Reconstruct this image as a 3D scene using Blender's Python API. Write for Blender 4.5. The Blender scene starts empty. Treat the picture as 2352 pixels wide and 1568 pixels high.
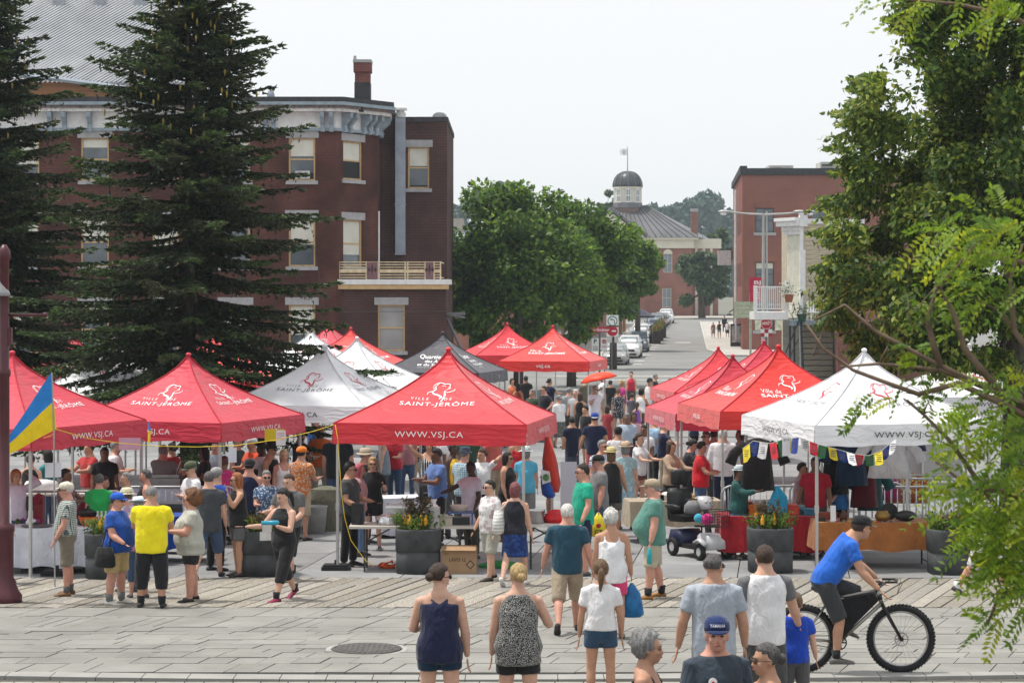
import bpy, math, random
import numpy as np
from mathutils import Vector, Matrix
random.seed(7)
rng = np.random.default_rng(7)
S = bpy.context.scene
COL = S.collection
R = math.radians

# ---------------------------------------------------------------- camera, sky, sun, exposure
F, HX, HY, ZC = 5174.0, 1176.0, 665.0, 4.6      # survey frame of the photograph (2352 wide)
cam = bpy.data.cameras.new('camera')
camo = bpy.data.objects.new('camera', cam)
COL.objects.link(camo)
camo.location = (0, 0, ZC)
camo.rotation_euler = (R(90), 0, 0)
cam.sensor_width = 36
cam.lens = 36 * F / 2352
cam.shift_y = -(784 - HY) / 2352
cam.clip_start = 0.5
cam.clip_end = 6000
cam.dof.use_dof = True
cam.dof.focus_distance = 36
cam.dof.aperture_fstop = 9
S.camera = camo

w = bpy.data.worlds.new('World')
S.world = w
w.use_nodes = True
nt = w.node_tree
bg = nt.nodes['Background']
sky = nt.nodes.new('ShaderNodeTexSky')
sky.sky_type = 'NISHITA'
sky.sun_disc = False
sky.sun_elevation = R(70)
sky.sun_rotation = R(-78)
sky.dust_density = 5
mx = nt.nodes.new('ShaderNodeMixRGB')
mx.inputs[0].default_value = 0.86
mx.inputs[2].default_value = (9.7, 9.9, 10.0, 1)     # thin white overcast
nt.links.new(sky.outputs[0], mx.inputs[1])
nt.links.new(mx.outputs[0], bg.inputs[0])
bg.inputs[1].default_value = 0.10

sun = bpy.data.lights.new('sun', 'SUN')
suno = bpy.data.objects.new('sun', sun)
COL.objects.link(suno)
sun.energy = 3.6
sun.angle = R(4)
sun.color = (1.0, 0.95, 0.87)
SD = Vector((-0.33, 0.07, 0.94)).normalized()            # towards the sun
suno.rotation_euler = SD.to_track_quat('Z', 'Y').to_euler()
S.view_settings.view_transform = 'Standard'
S.view_settings.look = 'None'
S.view_settings.exposure = 0.17
S.view_settings.gamma = 1.0

# ---------------------------------------------------------------- survey helpers
GY = [-60, 26, 36, 90, 160, 200, 285, 340, 900, 3000]
GZ = [0.83, 0.40, 0.0, -0.35, -0.7, -0.2, 0.95, 1.3, 3.0, 3.0]
def G(Y): return float(np.interp(Y, GY, GZ))
def at(x, y, Y): return Vector(((x - HX) * Y / F, Y, ZC - (y - HY) * Y / F))
def solveY(y, h=0.0):
    lo, hi = 6.0, 400.0
    for _ in range(50):
        m = (lo + hi) / 2
        if HY + F * (ZC - G(m) - h) / m > y: lo = m
        else: hi = m
    return lo
def gx(x, Y): return (x - HX) * Y / F
def gnd(x, y):
    Y = solveY(y); return Vector((gx(x, Y), Y, G(Y)))

# ---------------------------------------------------------------- mesh builder
class B:
    def __init__(s): s.v = []; s.f = []; s.m = []; s.T = None
    def add(s, v, f, mi=0):
        o = len(s.v)
        if s.T is not None: v = [tuple(s.T @ Vector(p)) for p in v]
        s.v.extend(v); s.f.extend([tuple(i + o for i in q) for q in f]); s.m.extend([mi] * len(f)); return s
    def box(s, c, d, rz=0, mi=0, rx=0, ry=0):
        x, y, z = d[0] / 2, d[1] / 2, d[2] / 2
        p = [(-x,-y,-z),(x,-y,-z),(x,y,-z),(-x,y,-z),(-x,-y,z),(x,-y,z),(x,y,z),(-x,y,z)]
        if rz or rx or ry:
            M = Matrix.Rotation(rz,3,'Z') @ Matrix.Rotation(ry,3,'Y') @ Matrix.Rotation(rx,3,'X')
            p = [M @ Vector(q) for q in p]
        return s.add([(q[0]+c[0], q[1]+c[1], q[2]+c[2]) for q in p],
                     [(0,3,2,1),(4,5,6,7),(0,1,5,4),(1,2,6,5),(2,3,7,6),(3,0,4,7)], mi)
    def bb(s, x0, x1, y0, y1, z0, z1, mi=0):
        return s.box(((x0+x1)/2,(y0+y1)/2,(z0+z1)/2),(abs(x1-x0),abs(y1-y0),abs(z1-z0)),mi=mi)
    def loft(s, rings, mi=0, cap=True):
        n = len(rings[0]); v = [tuple(p) for r in rings for p in r]; f = []
        for i in range(len(rings)-1):
            for j in range(n):
                a = i*n+j; b = i*n+(j+1) % n
                f.append((a, b, b+n, a+n))
        if cap:
            f.append(tuple(range(n-1,-1,-1))); k = (len(rings)-1)*n
            f.append(tuple(k+j for j in range(n)))
        return s.add(v, f, mi)
    def tube(s, pts, r, n=8, mi=0, flat=1.0, up=None):
        pts = [Vector(p) for p in pts]
        if not isinstance(r, (list, tuple)): r = [r]*len(pts)
        rings = []; a = None
        for i, p in enumerate(pts):
            t = (pts[min(i+1,len(pts)-1)] - pts[max(i-1,0)])
            t = t.normalized() if t.length > 1e-9 else Vector((0,0,1))
            if a is None:
                u = Vector(up) if up else (Vector((1,0,0)) if abs(t.x) < .9 else Vector((0,1,0)))
                a = (u - t*u.dot(t)).normalized()
            else:
                a = a - t*a.dot(t)
                a = a.normalized() if a.length > 1e-6 else Vector((1,0,0))
            b = t.cross(a)
            rings.append([p + a*(math.cos(k*2*math.pi/n)*r[i]) + b*(math.sin(k*2*math.pi/n)*r[i]*flat) for k in range(n)])
        return s.loft(rings, mi)
    def ell(s, c, r, n=10, m=7, M=None, mi=0):
        c = Vector(c); rings = []
        for i in range(m):
            ph = -math.pi/2 + math.pi*(i+.35)/(m-.3)
            ph = max(-1.5, min(1.5, ph))
            q = []
            for k in range(n):
                p = Vector((math.cos(ph)*math.cos(2*math.pi*k/n)*r[0], math.cos(ph)*math.sin(2*math.pi*k/n)*r[1], math.sin(ph)*r[2]))
                if M: p = M @ p
                q.append(c+p)
            rings.append(q)
        return s.loft(rings, mi)
    def lathe(s, prof, n=16, c=(0,0,0), mi=0, sx=1, sy=1):
        return s.loft([[(c[0]+r*sx*math.cos(2*math.pi*k/n), c[1]+r*sy*math.sin(2*math.pi*k/n), c[2]+z) for k in range(n)] for r, z in prof], mi)
    def ext(s, poly, d, mi=0):
        """polygon (3d points) pushed by vector d"""
        n = len(poly); d = Vector(d)
        v = [tuple(Vector(p)) for p in poly] + [tuple(Vector(p)+d) for p in poly]
        f = [tuple(range(n)), tuple(range(2*n-1, n-1, -1))] + [(i, i+n, (i+1) % n+n, (i+1) % n) for i in range(n)]
        return s.add(v, f, mi)
    def mesh(s, name, mats, smooth=False):
        me = bpy.data.meshes.new(name)
        me.from_pydata([tuple(p) for p in s.v], [], s.f)
        for m in (mats if isinstance(mats, (list, tuple)) else [mats]): me.materials.append(m)
        if len(me.materials) > 1: me.polygons.foreach_set('material_index', s.m)
        if smooth: me.polygons.foreach_set('use_smooth', [True]*len(me.polygons))
        me.update(); return me
    def build(s, name, mats, parent=None, smooth=False, loc=None, rz=0):
        return obj(name, s.mesh(name, mats, smooth), parent, loc, rz)

def obj(name, me, parent=None, loc=None, rz=0):
    o = bpy.data.objects.new(name, me); COL.objects.link(o)
    if parent is not None: o.parent = parent
    if loc is not None: o.location = loc
    if rz: o.rotation_euler = (0, 0, rz)
    return o
def tag(o, label, cat, group=None):
    o['label'] = label; o['category'] = cat
    if group: o['group'] = group
    return o
def struct(o): o['kind'] = 'structure'; return o
def stuff(o): o['kind'] = 'stuff'; return o
def thing(name, label, cat, loc=(0,0,0), rz=0, group=None):
    o = obj(name, None, None, loc, rz); o.empty_display_size = .2
    return tag(o, label, cat, group)
def dup(root, loc, rz, label, group=None):
    def cp(o, par):
        c = o.copy(); COL.objects.link(c); c.parent = par
        for ch in list(o.children): cp(ch, c)
        return c
    r = cp(root, None); r.location = loc; r.rotation_euler = (0,0,rz); r['label'] = label
    if group: r['group'] = group
    return r

# ---------------------------------------------------------------- materials
MC = {}
def _new(name):
    m = bpy.data.materials.new(name); m.use_nodes = True
    return m, m.node_tree, m.node_tree.nodes['Principled BSDF']
def _c(c): return (c[0], c[1], c[2], 1)
def pm(name, col, rough=.75, var=.2, sc=6, bump=0, metal=0, bsc=None, trans=0, spec=.3, stretch=None, coat=0):
    """plain material with mottled colour and fine relief"""
    key = ('pm', name)
    if key in MC: return MC[key]
    m, t, b = _new(name); n, L = t.nodes, t.links
    tc = n.new('ShaderNodeTexCoord'); src = tc.outputs['Object']
    if stretch:
        mp = n.new('ShaderNodeMapping'); mp.inputs['Scale'].default_value = stretch
        L.new(src, mp.inputs[0]); src = mp.outputs[0]
    no = n.new('ShaderNodeTexNoise'); no.inputs['Scale'].default_value = sc; no.inputs['Detail'].default_value = 5
    L.new(src, no.inputs['Vector'])
    cr = n.new('ShaderNodeValToRGB')
    cr.color_ramp.elements[0].position = .3; cr.color_ramp.elements[1].position = .7
    cr.color_ramp.elements[0].color = _c([x*(1-var) for x in col]); cr.color_ramp.elements[1].color = _c([min(1,x*(1+var)) for x in col])
    L.new(no.outputs[0], cr.inputs[0]); L.new(cr.outputs[0], b.inputs['Base Color'])
    b.inputs['Roughness'].default_value = rough; b.inputs['Metallic'].default_value = metal
    b.inputs['Specular IOR Level'].default_value = spec
    if coat: b.inputs['Coat Weight'].default_value = coat
    if bump:
        n2 = n.new('ShaderNodeTexNoise'); n2.inputs['Scale'].default_value = bsc or sc*4; n2.inputs['Detail'].default_value = 6
        L.new(src, n2.inputs['Vector'])
        bp = n.new('ShaderNodeBump'); bp.inputs['Strength'].default_value = bump; bp.inputs['Distance'].default_value = .02
        L.new(n2.outputs[0], bp.inputs['Height']); L.new(bp.outputs[0], b.inputs['Normal'])
    MC[key] = m; return m
def leafmat(name, col, var=.35, tr=.35):
    key = ('lf', name)
    if key in MC: return MC[key]
    m, t, b = _new(name); n, L = t.nodes, t.links
    g = n.new('ShaderNodeNewGeometry')
    cr = n.new('ShaderNodeValToRGB')
    cr.color_ramp.elements[0].color = _c([x*(1-var) for x in col]); cr.color_ramp.elements[1].color = _c([x*(1+var) for x in col])
    L.new(g.outputs['Random Per Island'], cr.inputs[0]); L.new(cr.outputs[0], b.inputs['Base Color'])
    b.inputs['Roughness'].default_value = .5; b.inputs['Specular IOR Level'].default_value = .3
    if tr:
        ts = n.new('ShaderNodeBsdfTranslucent'); mixs = n.new('ShaderNodeMixShader'); mixs.inputs[0].default_value = tr
        hs = n.new('ShaderNodeHueSaturation'); hs.inputs['Value'].default_value = 1.5; hs.inputs['Hue'].default_value = .485
        L.new(cr.outputs[0], hs.inputs['Color']); L.new(hs.outputs[0], ts.inputs[0])
        L.new(b.outputs[0], mixs.inputs[1]); L.new(ts.outputs[0], mixs.inputs[2])
        L.new(mixs.outputs[0], n['Material Output'].inputs[0])
    MC[key] = m; return m
def brick(name, c1, c2, mortar, bw=.21, bh=.07, dirt=.35):
    key = ('br', name)
    if key in MC: return MC[key]
    m, t, b = _new(name); n, L = t.nodes, t.links
    tc = n.new('ShaderNodeTexCoord'); sp = n.new('ShaderNodeSeparateXYZ'); L.new(tc.outputs['Object'], sp.inputs[0])
    ad = n.new('ShaderNodeMath'); ad.operation = 'ADD'; L.new(sp.outputs[0], ad.inputs[0]); L.new(sp.outputs[1], ad.inputs[1])
    cb = n.new('ShaderNodeCombineXYZ'); L.new(ad.outputs[0], cb.inputs[0]); L.new(sp.outputs[2], cb.inputs[1])
    br = n.new('ShaderNodeTexBrick'); L.new(cb.outputs[0], br.inputs['Vector'])
    br.inputs['Scale'].default_value = 1; br.inputs['Brick Width'].default_value = bw; br.inputs['Row Height'].default_value = bh
    br.inputs['Mortar Size'].default_value = .008; br.inputs['Color1'].default_value = _c(c1); br.inputs['Color2'].default_value = _c(c2)
    br.inputs['Mortar'].default_value = _c(mortar); br.inputs['Bias'].default_value = -.1
    no = n.new('ShaderNodeTexNoise'); no.inputs['Scale'].default_value = .7; no.inputs['Detail'].default_value = 6
    L.new(tc.outputs['Object'], no.inputs['Vector'])
    mr = n.new('ShaderNodeMapRange'); mr.inputs[1].default_value = .3; mr.inputs[2].default_value = .7
    mr.inputs[3].default_value = 1-dirt; mr.inputs[4].default_value = 1+dirt*.6; L.new(no.outputs[0], mr.inputs[0])
    mu = n.new('ShaderNodeMixRGB'); mu.blend_type = 'MULTIPLY'; mu.inputs[0].default_value = 1
    L.new(br.outputs['Color'], mu.inputs[1]); L.new(mr.outputs[0], mu.inputs[2]); L.new(mu.outputs[0], b.inputs['Base Color'])
    b.inputs['Roughness'].default_value = .85; b.inputs['Specular IOR Level'].default_value = .2
    bp = n.new('ShaderNodeBump'); bp.inputs['Strength'].default_value = .5; bp.inputs['Distance'].default_value = .01; bp.invert = True
    L.new(br.outputs['Fac'], bp.inputs['Height']); L.new(bp.outputs[0], b.inputs['Normal'])
    MC[key] = m; return m
def glass(name='window_glass', col=(.10,.12,.14), rough=.06):
    key = ('gl', name)
    if key in MC: return MC[key]
    m = pm(name, col, rough, .25, 1.5, spec=.7); MC[key] = m; return m
def fab(col, kind='plain', col2=(.8,.8,.8), sc=1.0):
    key = ('fab', tuple(round(x,3) for x in col), kind, tuple(col2), sc)
    if key in MC: return MC[key]
    m, t, b = _new('fabric_'+kind); n, L = t.nodes, t.links
    tc = n.new('ShaderNodeTexCoord'); src = tc.outputs['Object']
    b.inputs['Roughness'].default_value = .85; b.inputs['Specular IOR Level'].default_value = .15
    if 'Sheen Weight' in b.inputs: b.inputs['Sheen Weight'].default_value = .15
    no = n.new('ShaderNodeTexNoise'); no.inputs['Scale'].default_value = 5; no.inputs['Detail'].default_value = 4
    L.new(src, no.inputs['Vector'])
    cr = n.new('ShaderNodeValToRGB')
    cr.color_ramp.elements[0].position = .3; cr.color_ramp.elements[1].position = .7
    cr.color_ramp.elements[0].color = _c([x*.86 for x in col]); cr.color_ramp.elements[1].color = _c([min(1,x*1.1) for x in col])
    L.new(no.outputs[0], cr.inputs[0]); out = cr.outputs[0]
    fac = None
    if kind in ('plaid', 'stripev', 'stripeh'):
        sp = n.new('ShaderNodeSeparateXYZ'); L.new(src, sp.inputs[0])
        def wv(o, fr):
            a = n.new('ShaderNodeMath'); a.operation = 'MULTIPLY'; a.inputs[1].default_value = fr; L.new(o, a.inputs[0])
            c = n.new('ShaderNodeMath'); c.operation = 'FRACT'; L.new(a.outputs[0], c.inputs[0])
            g = n.new('ShaderNodeMath'); g.operation = 'GREATER_THAN'; g.inputs[1].default_value = .62; L.new(c.outputs[0], g.inputs[0]); return g.outputs[0]
        if kind == 'stripeh': fac = wv(sp.outputs[2], 20*sc)
        elif kind == 'stripev': fac = wv(sp.outputs[0], 22*sc)
        else:
            a = n.new('ShaderNodeMath'); a.operation = 'MAXIMUM'
            L.new(wv(sp.outputs[0], 24*sc), a.inputs[0]); L.new(wv(sp.outputs[2], 24*sc), a.inputs[1]); fac = a.outputs[0]
    elif kind in ('dots', 'floral'):
        vo = n.new('ShaderNodeTexVoronoi'); vo.inputs['Scale'].default_value = (55 if kind == 'dots' else 16)*sc
        L.new(src, vo.inputs['Vector'])
        g = n.new('ShaderNodeMath'); g.operation = 'LESS_THAN'; g.inputs[1].default_value = .42; L.new(vo.outputs['Distance'], g.inputs[0]); fac = g.outputs[0]
    if fac is not None:
        mi = n.new('ShaderNodeMixRGB'); mi.inputs[2].default_value = _c(col2); L.new(fac, mi.inputs[0]); L.new(out, mi.inputs[1]); out = mi.outputs[0]
    L.new(out, b.inputs['Base Color'])
    mp = n.new('ShaderNodeMapping'); mp.inputs['Scale'].default_value = (1.3, 1.3, .7); mp.inputs['Rotation'].default_value = (0, .5, 0); L.new(src, mp.inputs[0])
    n2 = n.new('ShaderNodeTexNoise'); n2.inputs['Scale'].default_value = 11; n2.inputs['Detail'].default_value = 2.5; n2.inputs['Distortion'].default_value = .8
    L.new(mp.outputs[0], n2.inputs['Vector'])
    bp = n.new('ShaderNodeBump'); bp.inputs['Strength'].default_value = .6; bp.inputs['Distance'].default_value = .04
    L.new(n2.outputs[0], bp.inputs['Height']); L.new(bp.outputs[0], b.inputs['Normal'])
    MC[key] = m; return m
def flat(name, col, rough=.6, metal=0): return pm(name, col, rough, .06, 20, metal=metal)

# text: flat letters, filled, fitted to a width and a height
TC = {}
def text2d(s, W, H, sp=1.0, bold=0.0):
    key = (s, sp, bold)
    if key not in TC:
        cu = bpy.data.curves.new('t', 'FONT'); cu.body = s; cu.space_character = sp; cu.offset = bold; cu.resolution_u = 3
        o = bpy.data.objects.new('t', cu); COL.objects.link(o)
        bpy.context.view_layer.update()
        dg = bpy.context.evaluated_depsgraph_get()
        me = o.evaluated_get(dg).to_mesh()
        v = np.array([p.co[:2] for p in me.vertices]); f = [tuple(p.vertices) for p in me.polygons]
        o.evaluated_get(dg).to_mesh_clear()
        bpy.data.objects.remove(o); bpy.data.curves.remove(cu)
        TC[key] = (v, f)
    v, f = TC[key]
    lo, hi = v.min(0), v.max(0)
    q = (v-lo)/(hi-lo); q = np.c_[(q[:,0]-.5)*W, q[:,1]*H]
    return q, f
def ribbon2d(pts, w):
    """a stroke of varying width as quads in 2d"""
    P = [np.array(p, float) for p in pts]; v = []; f = []
    # resample with catmull-rom
    Q = []
    for i in range(len(P)-1):
        p0, p1, p2, p3 = P[max(i-1,0)], P[i], P[i+1], P[min(i+2,len(P)-1)]
        for t in np.linspace(0, 1, 5)[:-1]:
            Q.append(.5*((2*p1)+(-p0+p2)*t+(2*p0-5*p1+4*p2-p3)*t*t+(-p0+3*p1-3*p2+p3)*t**3))
    Q.append(P[-1]); n = len(Q)
    for i, q in enumerate(Q):
        d = Q[min(i+1,n-1)]-Q[max(i-1,0)]; d = d/(np.linalg.norm(d)+1e-9); nn = np.array((-d[1], d[0]))
        ww = w*(.35+.65*math.sin(math.pi*(i+.5)/n)); v += [q+nn*ww/2, q-nn*ww/2]
        if i: f.append((2*i-2, 2*i-1, 2*i+1, 2*i))
    return np.array(v), f
def sign_text(s, W, H, loc, mat, parent, rz=0, name='lettering', sp=1.0, bold=0.0):
    """flat lettering standing upright, facing -Y"""
    q, f = text2d(s, W, H, sp, bold)
    me = bpy.data.meshes.new(name); me.from_pydata([(a, 0, b) for a, b in q], [], f); me.materials.append(mat)
    return obj(name, me, parent, loc, rz)
# ================================================================ GROUND
def slabmat(name, col, var=.22, sc=3, rough=.85):
    m, t, b = _new(name); n, L = t.nodes, t.links
    oi = n.new('ShaderNodeObjectInfo'); tc = n.new('ShaderNodeTexCoord')
    no = n.new('ShaderNodeTexNoise'); no.inputs['Scale'].default_value = sc; no.inputs['Detail'].default_value = 8; no.inputs['Roughness'].default_value = .7
    L.new(tc.outputs['Object'], no.inputs['Vector'])
    ad = n.new('ShaderNodeMath'); ad.operation = 'ADD'; L.new(oi.outputs['Random'], ad.inputs[0]); L.new(no.outputs[0], ad.inputs[1])
    cr = n.new('ShaderNodeValToRGB'); cr.color_ramp.elements[0].position = .3; cr.color_ramp.elements[1].position = 1.6/1.7
    cr.color_ramp.elements[0].color = _c([x*(1-var) for x in col]); cr.color_ramp.elements[1].color = _c([x*(1+var) for x in col])
    mr = n.new('ShaderNodeMath'); mr.operation = 'MULTIPLY'; mr.inputs[1].default_value = .6; L.new(ad.outputs[0], mr.inputs[0])
    L.new(mr.outputs[0], cr.inputs[0])
    n3 = n.new('ShaderNodeTexNoise'); n3.inputs['Scale'].default_value = 90; n3.inputs['Detail'].default_value = 2; L.new(tc.outputs['Object'], n3.inputs['Vector'])
    mm = n.new('ShaderNodeMixRGB'); mm.blend_type = 'MULTIPLY'; mm.inputs[0].default_value = .35; L.new(cr.outputs[0], mm.inputs[1]); L.new(n3.outputs[0], mm.inputs[2])
    ge = n.new('ShaderNodeNewGeometry'); n4 = n.new('ShaderNodeTexNoise'); n4.inputs['Scale'].default_value = .9; n4.inputs['Detail'].default_value = 7; n4.inputs['Roughness'].default_value = .65; L.new(ge.outputs['Position'], n4.inputs['Vector'])
    m4 = n.new('ShaderNodeMapRange'); m4.inputs[1].default_value = .35; m4.inputs[2].default_value = .65; m4.inputs[3].default_value = .8; m4.inputs[4].default_value = 1.1; L.new(n4.outputs[0], m4.inputs[0])
    m5 = n.new('ShaderNodeMixRGB'); m5.blend_type = 'MULTIPLY'; m5.inputs[0].default_value = 1; L.new(mm.outputs[0], m5.inputs[1]); L.new(m4.outputs[0], m5.inputs[2]); L.new(m5.outputs[0], b.inputs['Base Color'])
    b.inputs['Roughness'].default_value = rough; b.inputs['Specular IOR Level'].default_value = .25
    bp = n.new('ShaderNodeBump'); bp.inputs['Strength'].default_value = .25; bp.inputs['Distance'].default_value = .01
    L.new(n3.outputs[0], bp.inputs['Height']); L.new(bp.outputs[0], b.inputs['Normal'])
    return m
def sheet(name, mat, xs, ys, dz, xf=None):
    b = B(); v = []; f = []
    for Y in ys:
        for x in xs: v.append(((xf(x, Y) if xf else x), Y, G(Y)+dz))
    nx = len(xs)
    for j in range(len(ys)-1):
        for i in range(nx-1): f.append((j*nx+i, j*nx+i+1, (j+1)*nx+i+1, (j+1)*nx+i))
    b.add(v, f); return b.build(name, mat)
M_ASPH = pm('asphalt_worn', (.205,.205,.20), .9, .16, .35, bump=.25, bsc=60)
M_SOIL = pm('dry_ground', (.16,.16,.13), .95, .25, .05)
M_JOINT = pm('joint_sand', (.085,.08,.072), .95, .3, 9)
M_GREY = pm('concrete_grey', (.33,.33,.32), .9, .14, 2, bump=.2)
M_CURB = pm('concrete_curb', (.42,.41,.38), .9, .15, 2, bump=.2)
M_PAINTW = pm('road_paint', (.7,.7,.68), .8, .2, 3)
struct(sheet('ground', M_SOIL, [-900,-300,-60,60,300,900], [-60,0,26,36,60,90,125,160,180,200,240,285,340,600,900,3000], -.16))
def fanx(u, Y): return u + (Y-31)*(.25+.0155*u)

# foreground stone paving
pav = struct(sheet('stone_paving', M_JOINT, [-16,-8,0,8,18], [-2,10,20,24,26,28,30,31.3], -.035))
M_SLAB = slabmat('paving_stone', (.30,.293,.272), .07)
rows = []; Y = 31.28
for d in (1.15, .2, 1.1, .5, .28, .62): rows.append((Y-d, Y)); Y -= d
k = 0
while Y > 24.75:
    d = random.choice((.42,.42,.5,.34,.6)); rows.append((Y-d, Y)); Y -= d
rest = B(); cnt = 0
for ri, (y0, y1) in enumerate(rows):
    u = -9.2 + random.random()*.6
    while u < 9.5:
        big = ri in (0, 2)
        wd = (random.choice((.72,.72,.2)) if big else random.choice((.42,.55,.7,.85,.36)))
        g = .008
        us = (u+g, u+wd-g); z = random.uniform(-.004,.004)
        P = []
        for (a, yy) in ((us[0],y0+g),(us[1],y0+g),(us[1],y1-g),(us[0],y1-g)): P.append((fanx(a,yy), yy, G(yy)+z+random.uniform(-.002,.002)))
        xm = fanx((us[0]+us[1])/2, (y0+y1)/2); lim = (y0)*1240/F
        if abs(xm) < lim and cnt < 300:
            b = B(); c = Vector(P[0]); b.ext([tuple(Vector(p)-c-Vector((0,0,.05))) for p in P][::-1], (0,0,.05))
            b.build('paving_slab', M_SLAB, pav, loc=c); cnt += 1
        else: rest.ext([(p[0],p[1],p[2]-.05) for p in P][::-1], (0,0,.05))
        u += wd
stuff(rest.build('outer_paving_slabs', M_SLAB, pav))
# pale border course and small setts at the very front
cb = B()
for i in range(40):
    x0 = -10+i*.5; Yb = lambda x: 24.55+.012*(x+1)**2*(1 if x < 3 else .6)
    P = [(x0,Yb(x0)-.34),(x0+.49,Yb(x0+.49)-.34),(x0+.49,min(24.72,Yb(x0+.49)-.02)),(x0,min(24.72,Yb(x0)-.02))]
    cb.ext([(p[0],p[1],G(p[1])-.04) for p in P][::-1], (0,0,.045))
cb.build('border_course', pm('pale_concrete', (.29,.285,.27), .9, .1, 3), pav)
st = B()
yy = 24.1
while yy > 20:
    x = -8 + random.random()*.2
    while x < 8:
        wd = random.uniform(.2,.32); st.ext([(p[0],p[1],G(p[1])-.04) for p in ((x,yy-.13),(x+wd-.015,yy-.13),(x+wd-.015,yy),(x,yy))][::-1], (0,0,.04)); x += wd
    yy -= .145
stuff(st.build('small_setts', pm('sett_stone', (.3,.285,.25), .9, .2, 5), pav))

# boardwalk of grey weathered planks
bw = struct(sheet('boardwalk', M_JOINT, [-16,-8,0,8,18], [31.3,33,35,36.05], -.06))
woods = [pm('weathered_plank_%d' % i, c, .9, .3, 3, bump=.6, bsc=6, stretch=(22,1.2,1)) for i, c in
         enumerate(((.29,.265,.225),(.24,.22,.185),(.33,.305,.265),(.26,.245,.22)))]
u = -10.5
while u < 10.5:
    wd = random.uniform(.2,.27); g = .012
    def pl(ya, yb, m):
        b = B(); c = Vector((fanx(u,33.6),33.6,G(33.6)))
        P = []
        for a, yy in ((u+g,ya),(u+wd-g,ya),(u+wd-g,yb),(u+g,yb)): P.append(Vector((fanx(a,yy)+random.uniform(-.006,.006),yy,G(yy)+random.uniform(-.006,.01)-.05))-c)
        b.ext(P[::-1], (0,0,.05)); b.build('plank', m, bw, loc=c)
    cut = random.random()
    if cut < .45:
        ym = random.uniform(32.2,35); pl(31.33, ym-.01, random.choice(woods)); pl(ym+.01, 35.97, random.choice(woods))
    else: pl(31.33, 35.97, random.choice(woods))
    u += wd
# plaza of large grey slabs under the tents
pz = struct(sheet('plaza', M_JOINT, [-30,-15,0,15,30], [36,45,60,75], -.03))
M_PZ = slabmat('plaza_concrete', (.30,.305,.31), .15, 1.5)
prest = B(); n = 0
for j in range(21):
    for i in range(-16, 17):
        y0, y1 = 36.02+j*1.8, 36.02+j*1.8+1.785; x0 = i*1.8
        P = [(x0+.008+(y0-36)*.12,y0),(x0+1.79+(y0-36)*.12,y0),(x0+1.79+(y1-36)*.12,y1),(x0+.008+(y1-36)*.12,y1)]
        P = [(p[0],p[1],G(p[1])-.04) for p in P]; xm = x0+.9+(y0-36)*.12
        if abs(xm) < y0*1200/F+.9 and n < 230:
            b = B(); c = Vector(P[0]); b.ext([tuple(Vector(p)-c) for p in P][::-1], (0,0,.04)); b.build('plaza_slab', M_PZ, pz, loc=c); n += 1
        else: prest.ext(P[::-1], (0,0,.04))
stuff(prest.build('outer_plaza_slabs', M_PZ, pz))
# cross street and the street running away
struct(sheet('street', M_ASPH, [-60,-20,0,20,60], [73.9,90,110,130,160,180,200,240,284], -.05))
LC = lambda Y: 5.8+.1*(Y-156)       # left kerb of the street
RCx = lambda Y: 15.4+.076*(Y-174)   # right kerb
def kerbed(name, pts, mat, h=.13):
    """raised pavement: polygon strip given by (xl, xr, Y)"""
    b = B(); v = []; f = []
    for xl, xr, Y in pts: v += [(xl,Y,G(Y)-.2),(xl,Y,G(Y)-.05+h),(xr,Y,G(Y)-.05+h),(xr,Y,G(Y)-.2)]
    for i in range(len(pts)-1):
        for a in range(3): f.append((4*i+a, 4*i+a+4, 4*i+a+5, 4*i+a+1)[::-1])
    f.append((0,1,2,3)[::-1]); k = 4*(len(pts)-1); f.append((k,k+1,k+2,k+3))
    b.add(v, f); return b.build(name, mat)
M_WALK = pm('pavement_pale', (.40,.38,.35), .9, .12, .6, bump=.2)
ys = [154,160,175,190,200,220,240,262]
struct(kerbed('pavement_left', [(-40,LC(y),y) for y in ys], M_WALK))
struct(kerbed('kerb_left', [(LC(y)+.02,LC(y)+.22,y) for y in ys], M_CURB, .145))
ys2 = [174,185,200,220,240,268]
struct(kerbed('pavement_right', [(RCx(y)+(1.5 if y == 174 else 0),RCx(y)+14,y) for y in ys2], M_WALK))
struct(kerbed('kerb_right', [(RCx(y)-.24+(1.4 if y == 174 else 0),RCx(y)-.02+(1.45 if y == 174 else 0),y) for y in ys2], M_CURB, .145))
struct(kerbed('verge', [(20.5,60,y) for y in (149,160,173)], pm('lawn_green', (.07,.12,.03), .95, .3, 2), .1))
struct(kerbed('far_pavement', [(-40,120,y) for y in (284.2,292,300)], M_WALK))
def stripe(name, x0, x1, y0, y1):
    b = B(); b.add([(x0,y0,G(y0)-.044),(x1,y0,G(y0)-.044),(x1,y1,G(y1)-.044),(x0,y1,G(y1)-.044)], [(0,1,2,3)])
    o = b.build(name, M_PAINTW); return struct(o)
for (x0,x1,y0) in ((2.5,12.5,136),(3.5,8,129.5),(8.2,13,129),(5,15,121),(9.5,13.5,116),(14,26,134)): stripe('road_marking', x0, x1, y0, y0+.45)
for i in range(9):
    y0 = 161+i*5.4; stripe('road_marking', LC(y0)+2.2, LC(y0)+3.0, y0, y0+.5)
for i in range(4): stripe('road_marking', 12.2+i*2.6, 13.6+i*2.6, 204, 204.8)

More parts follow.
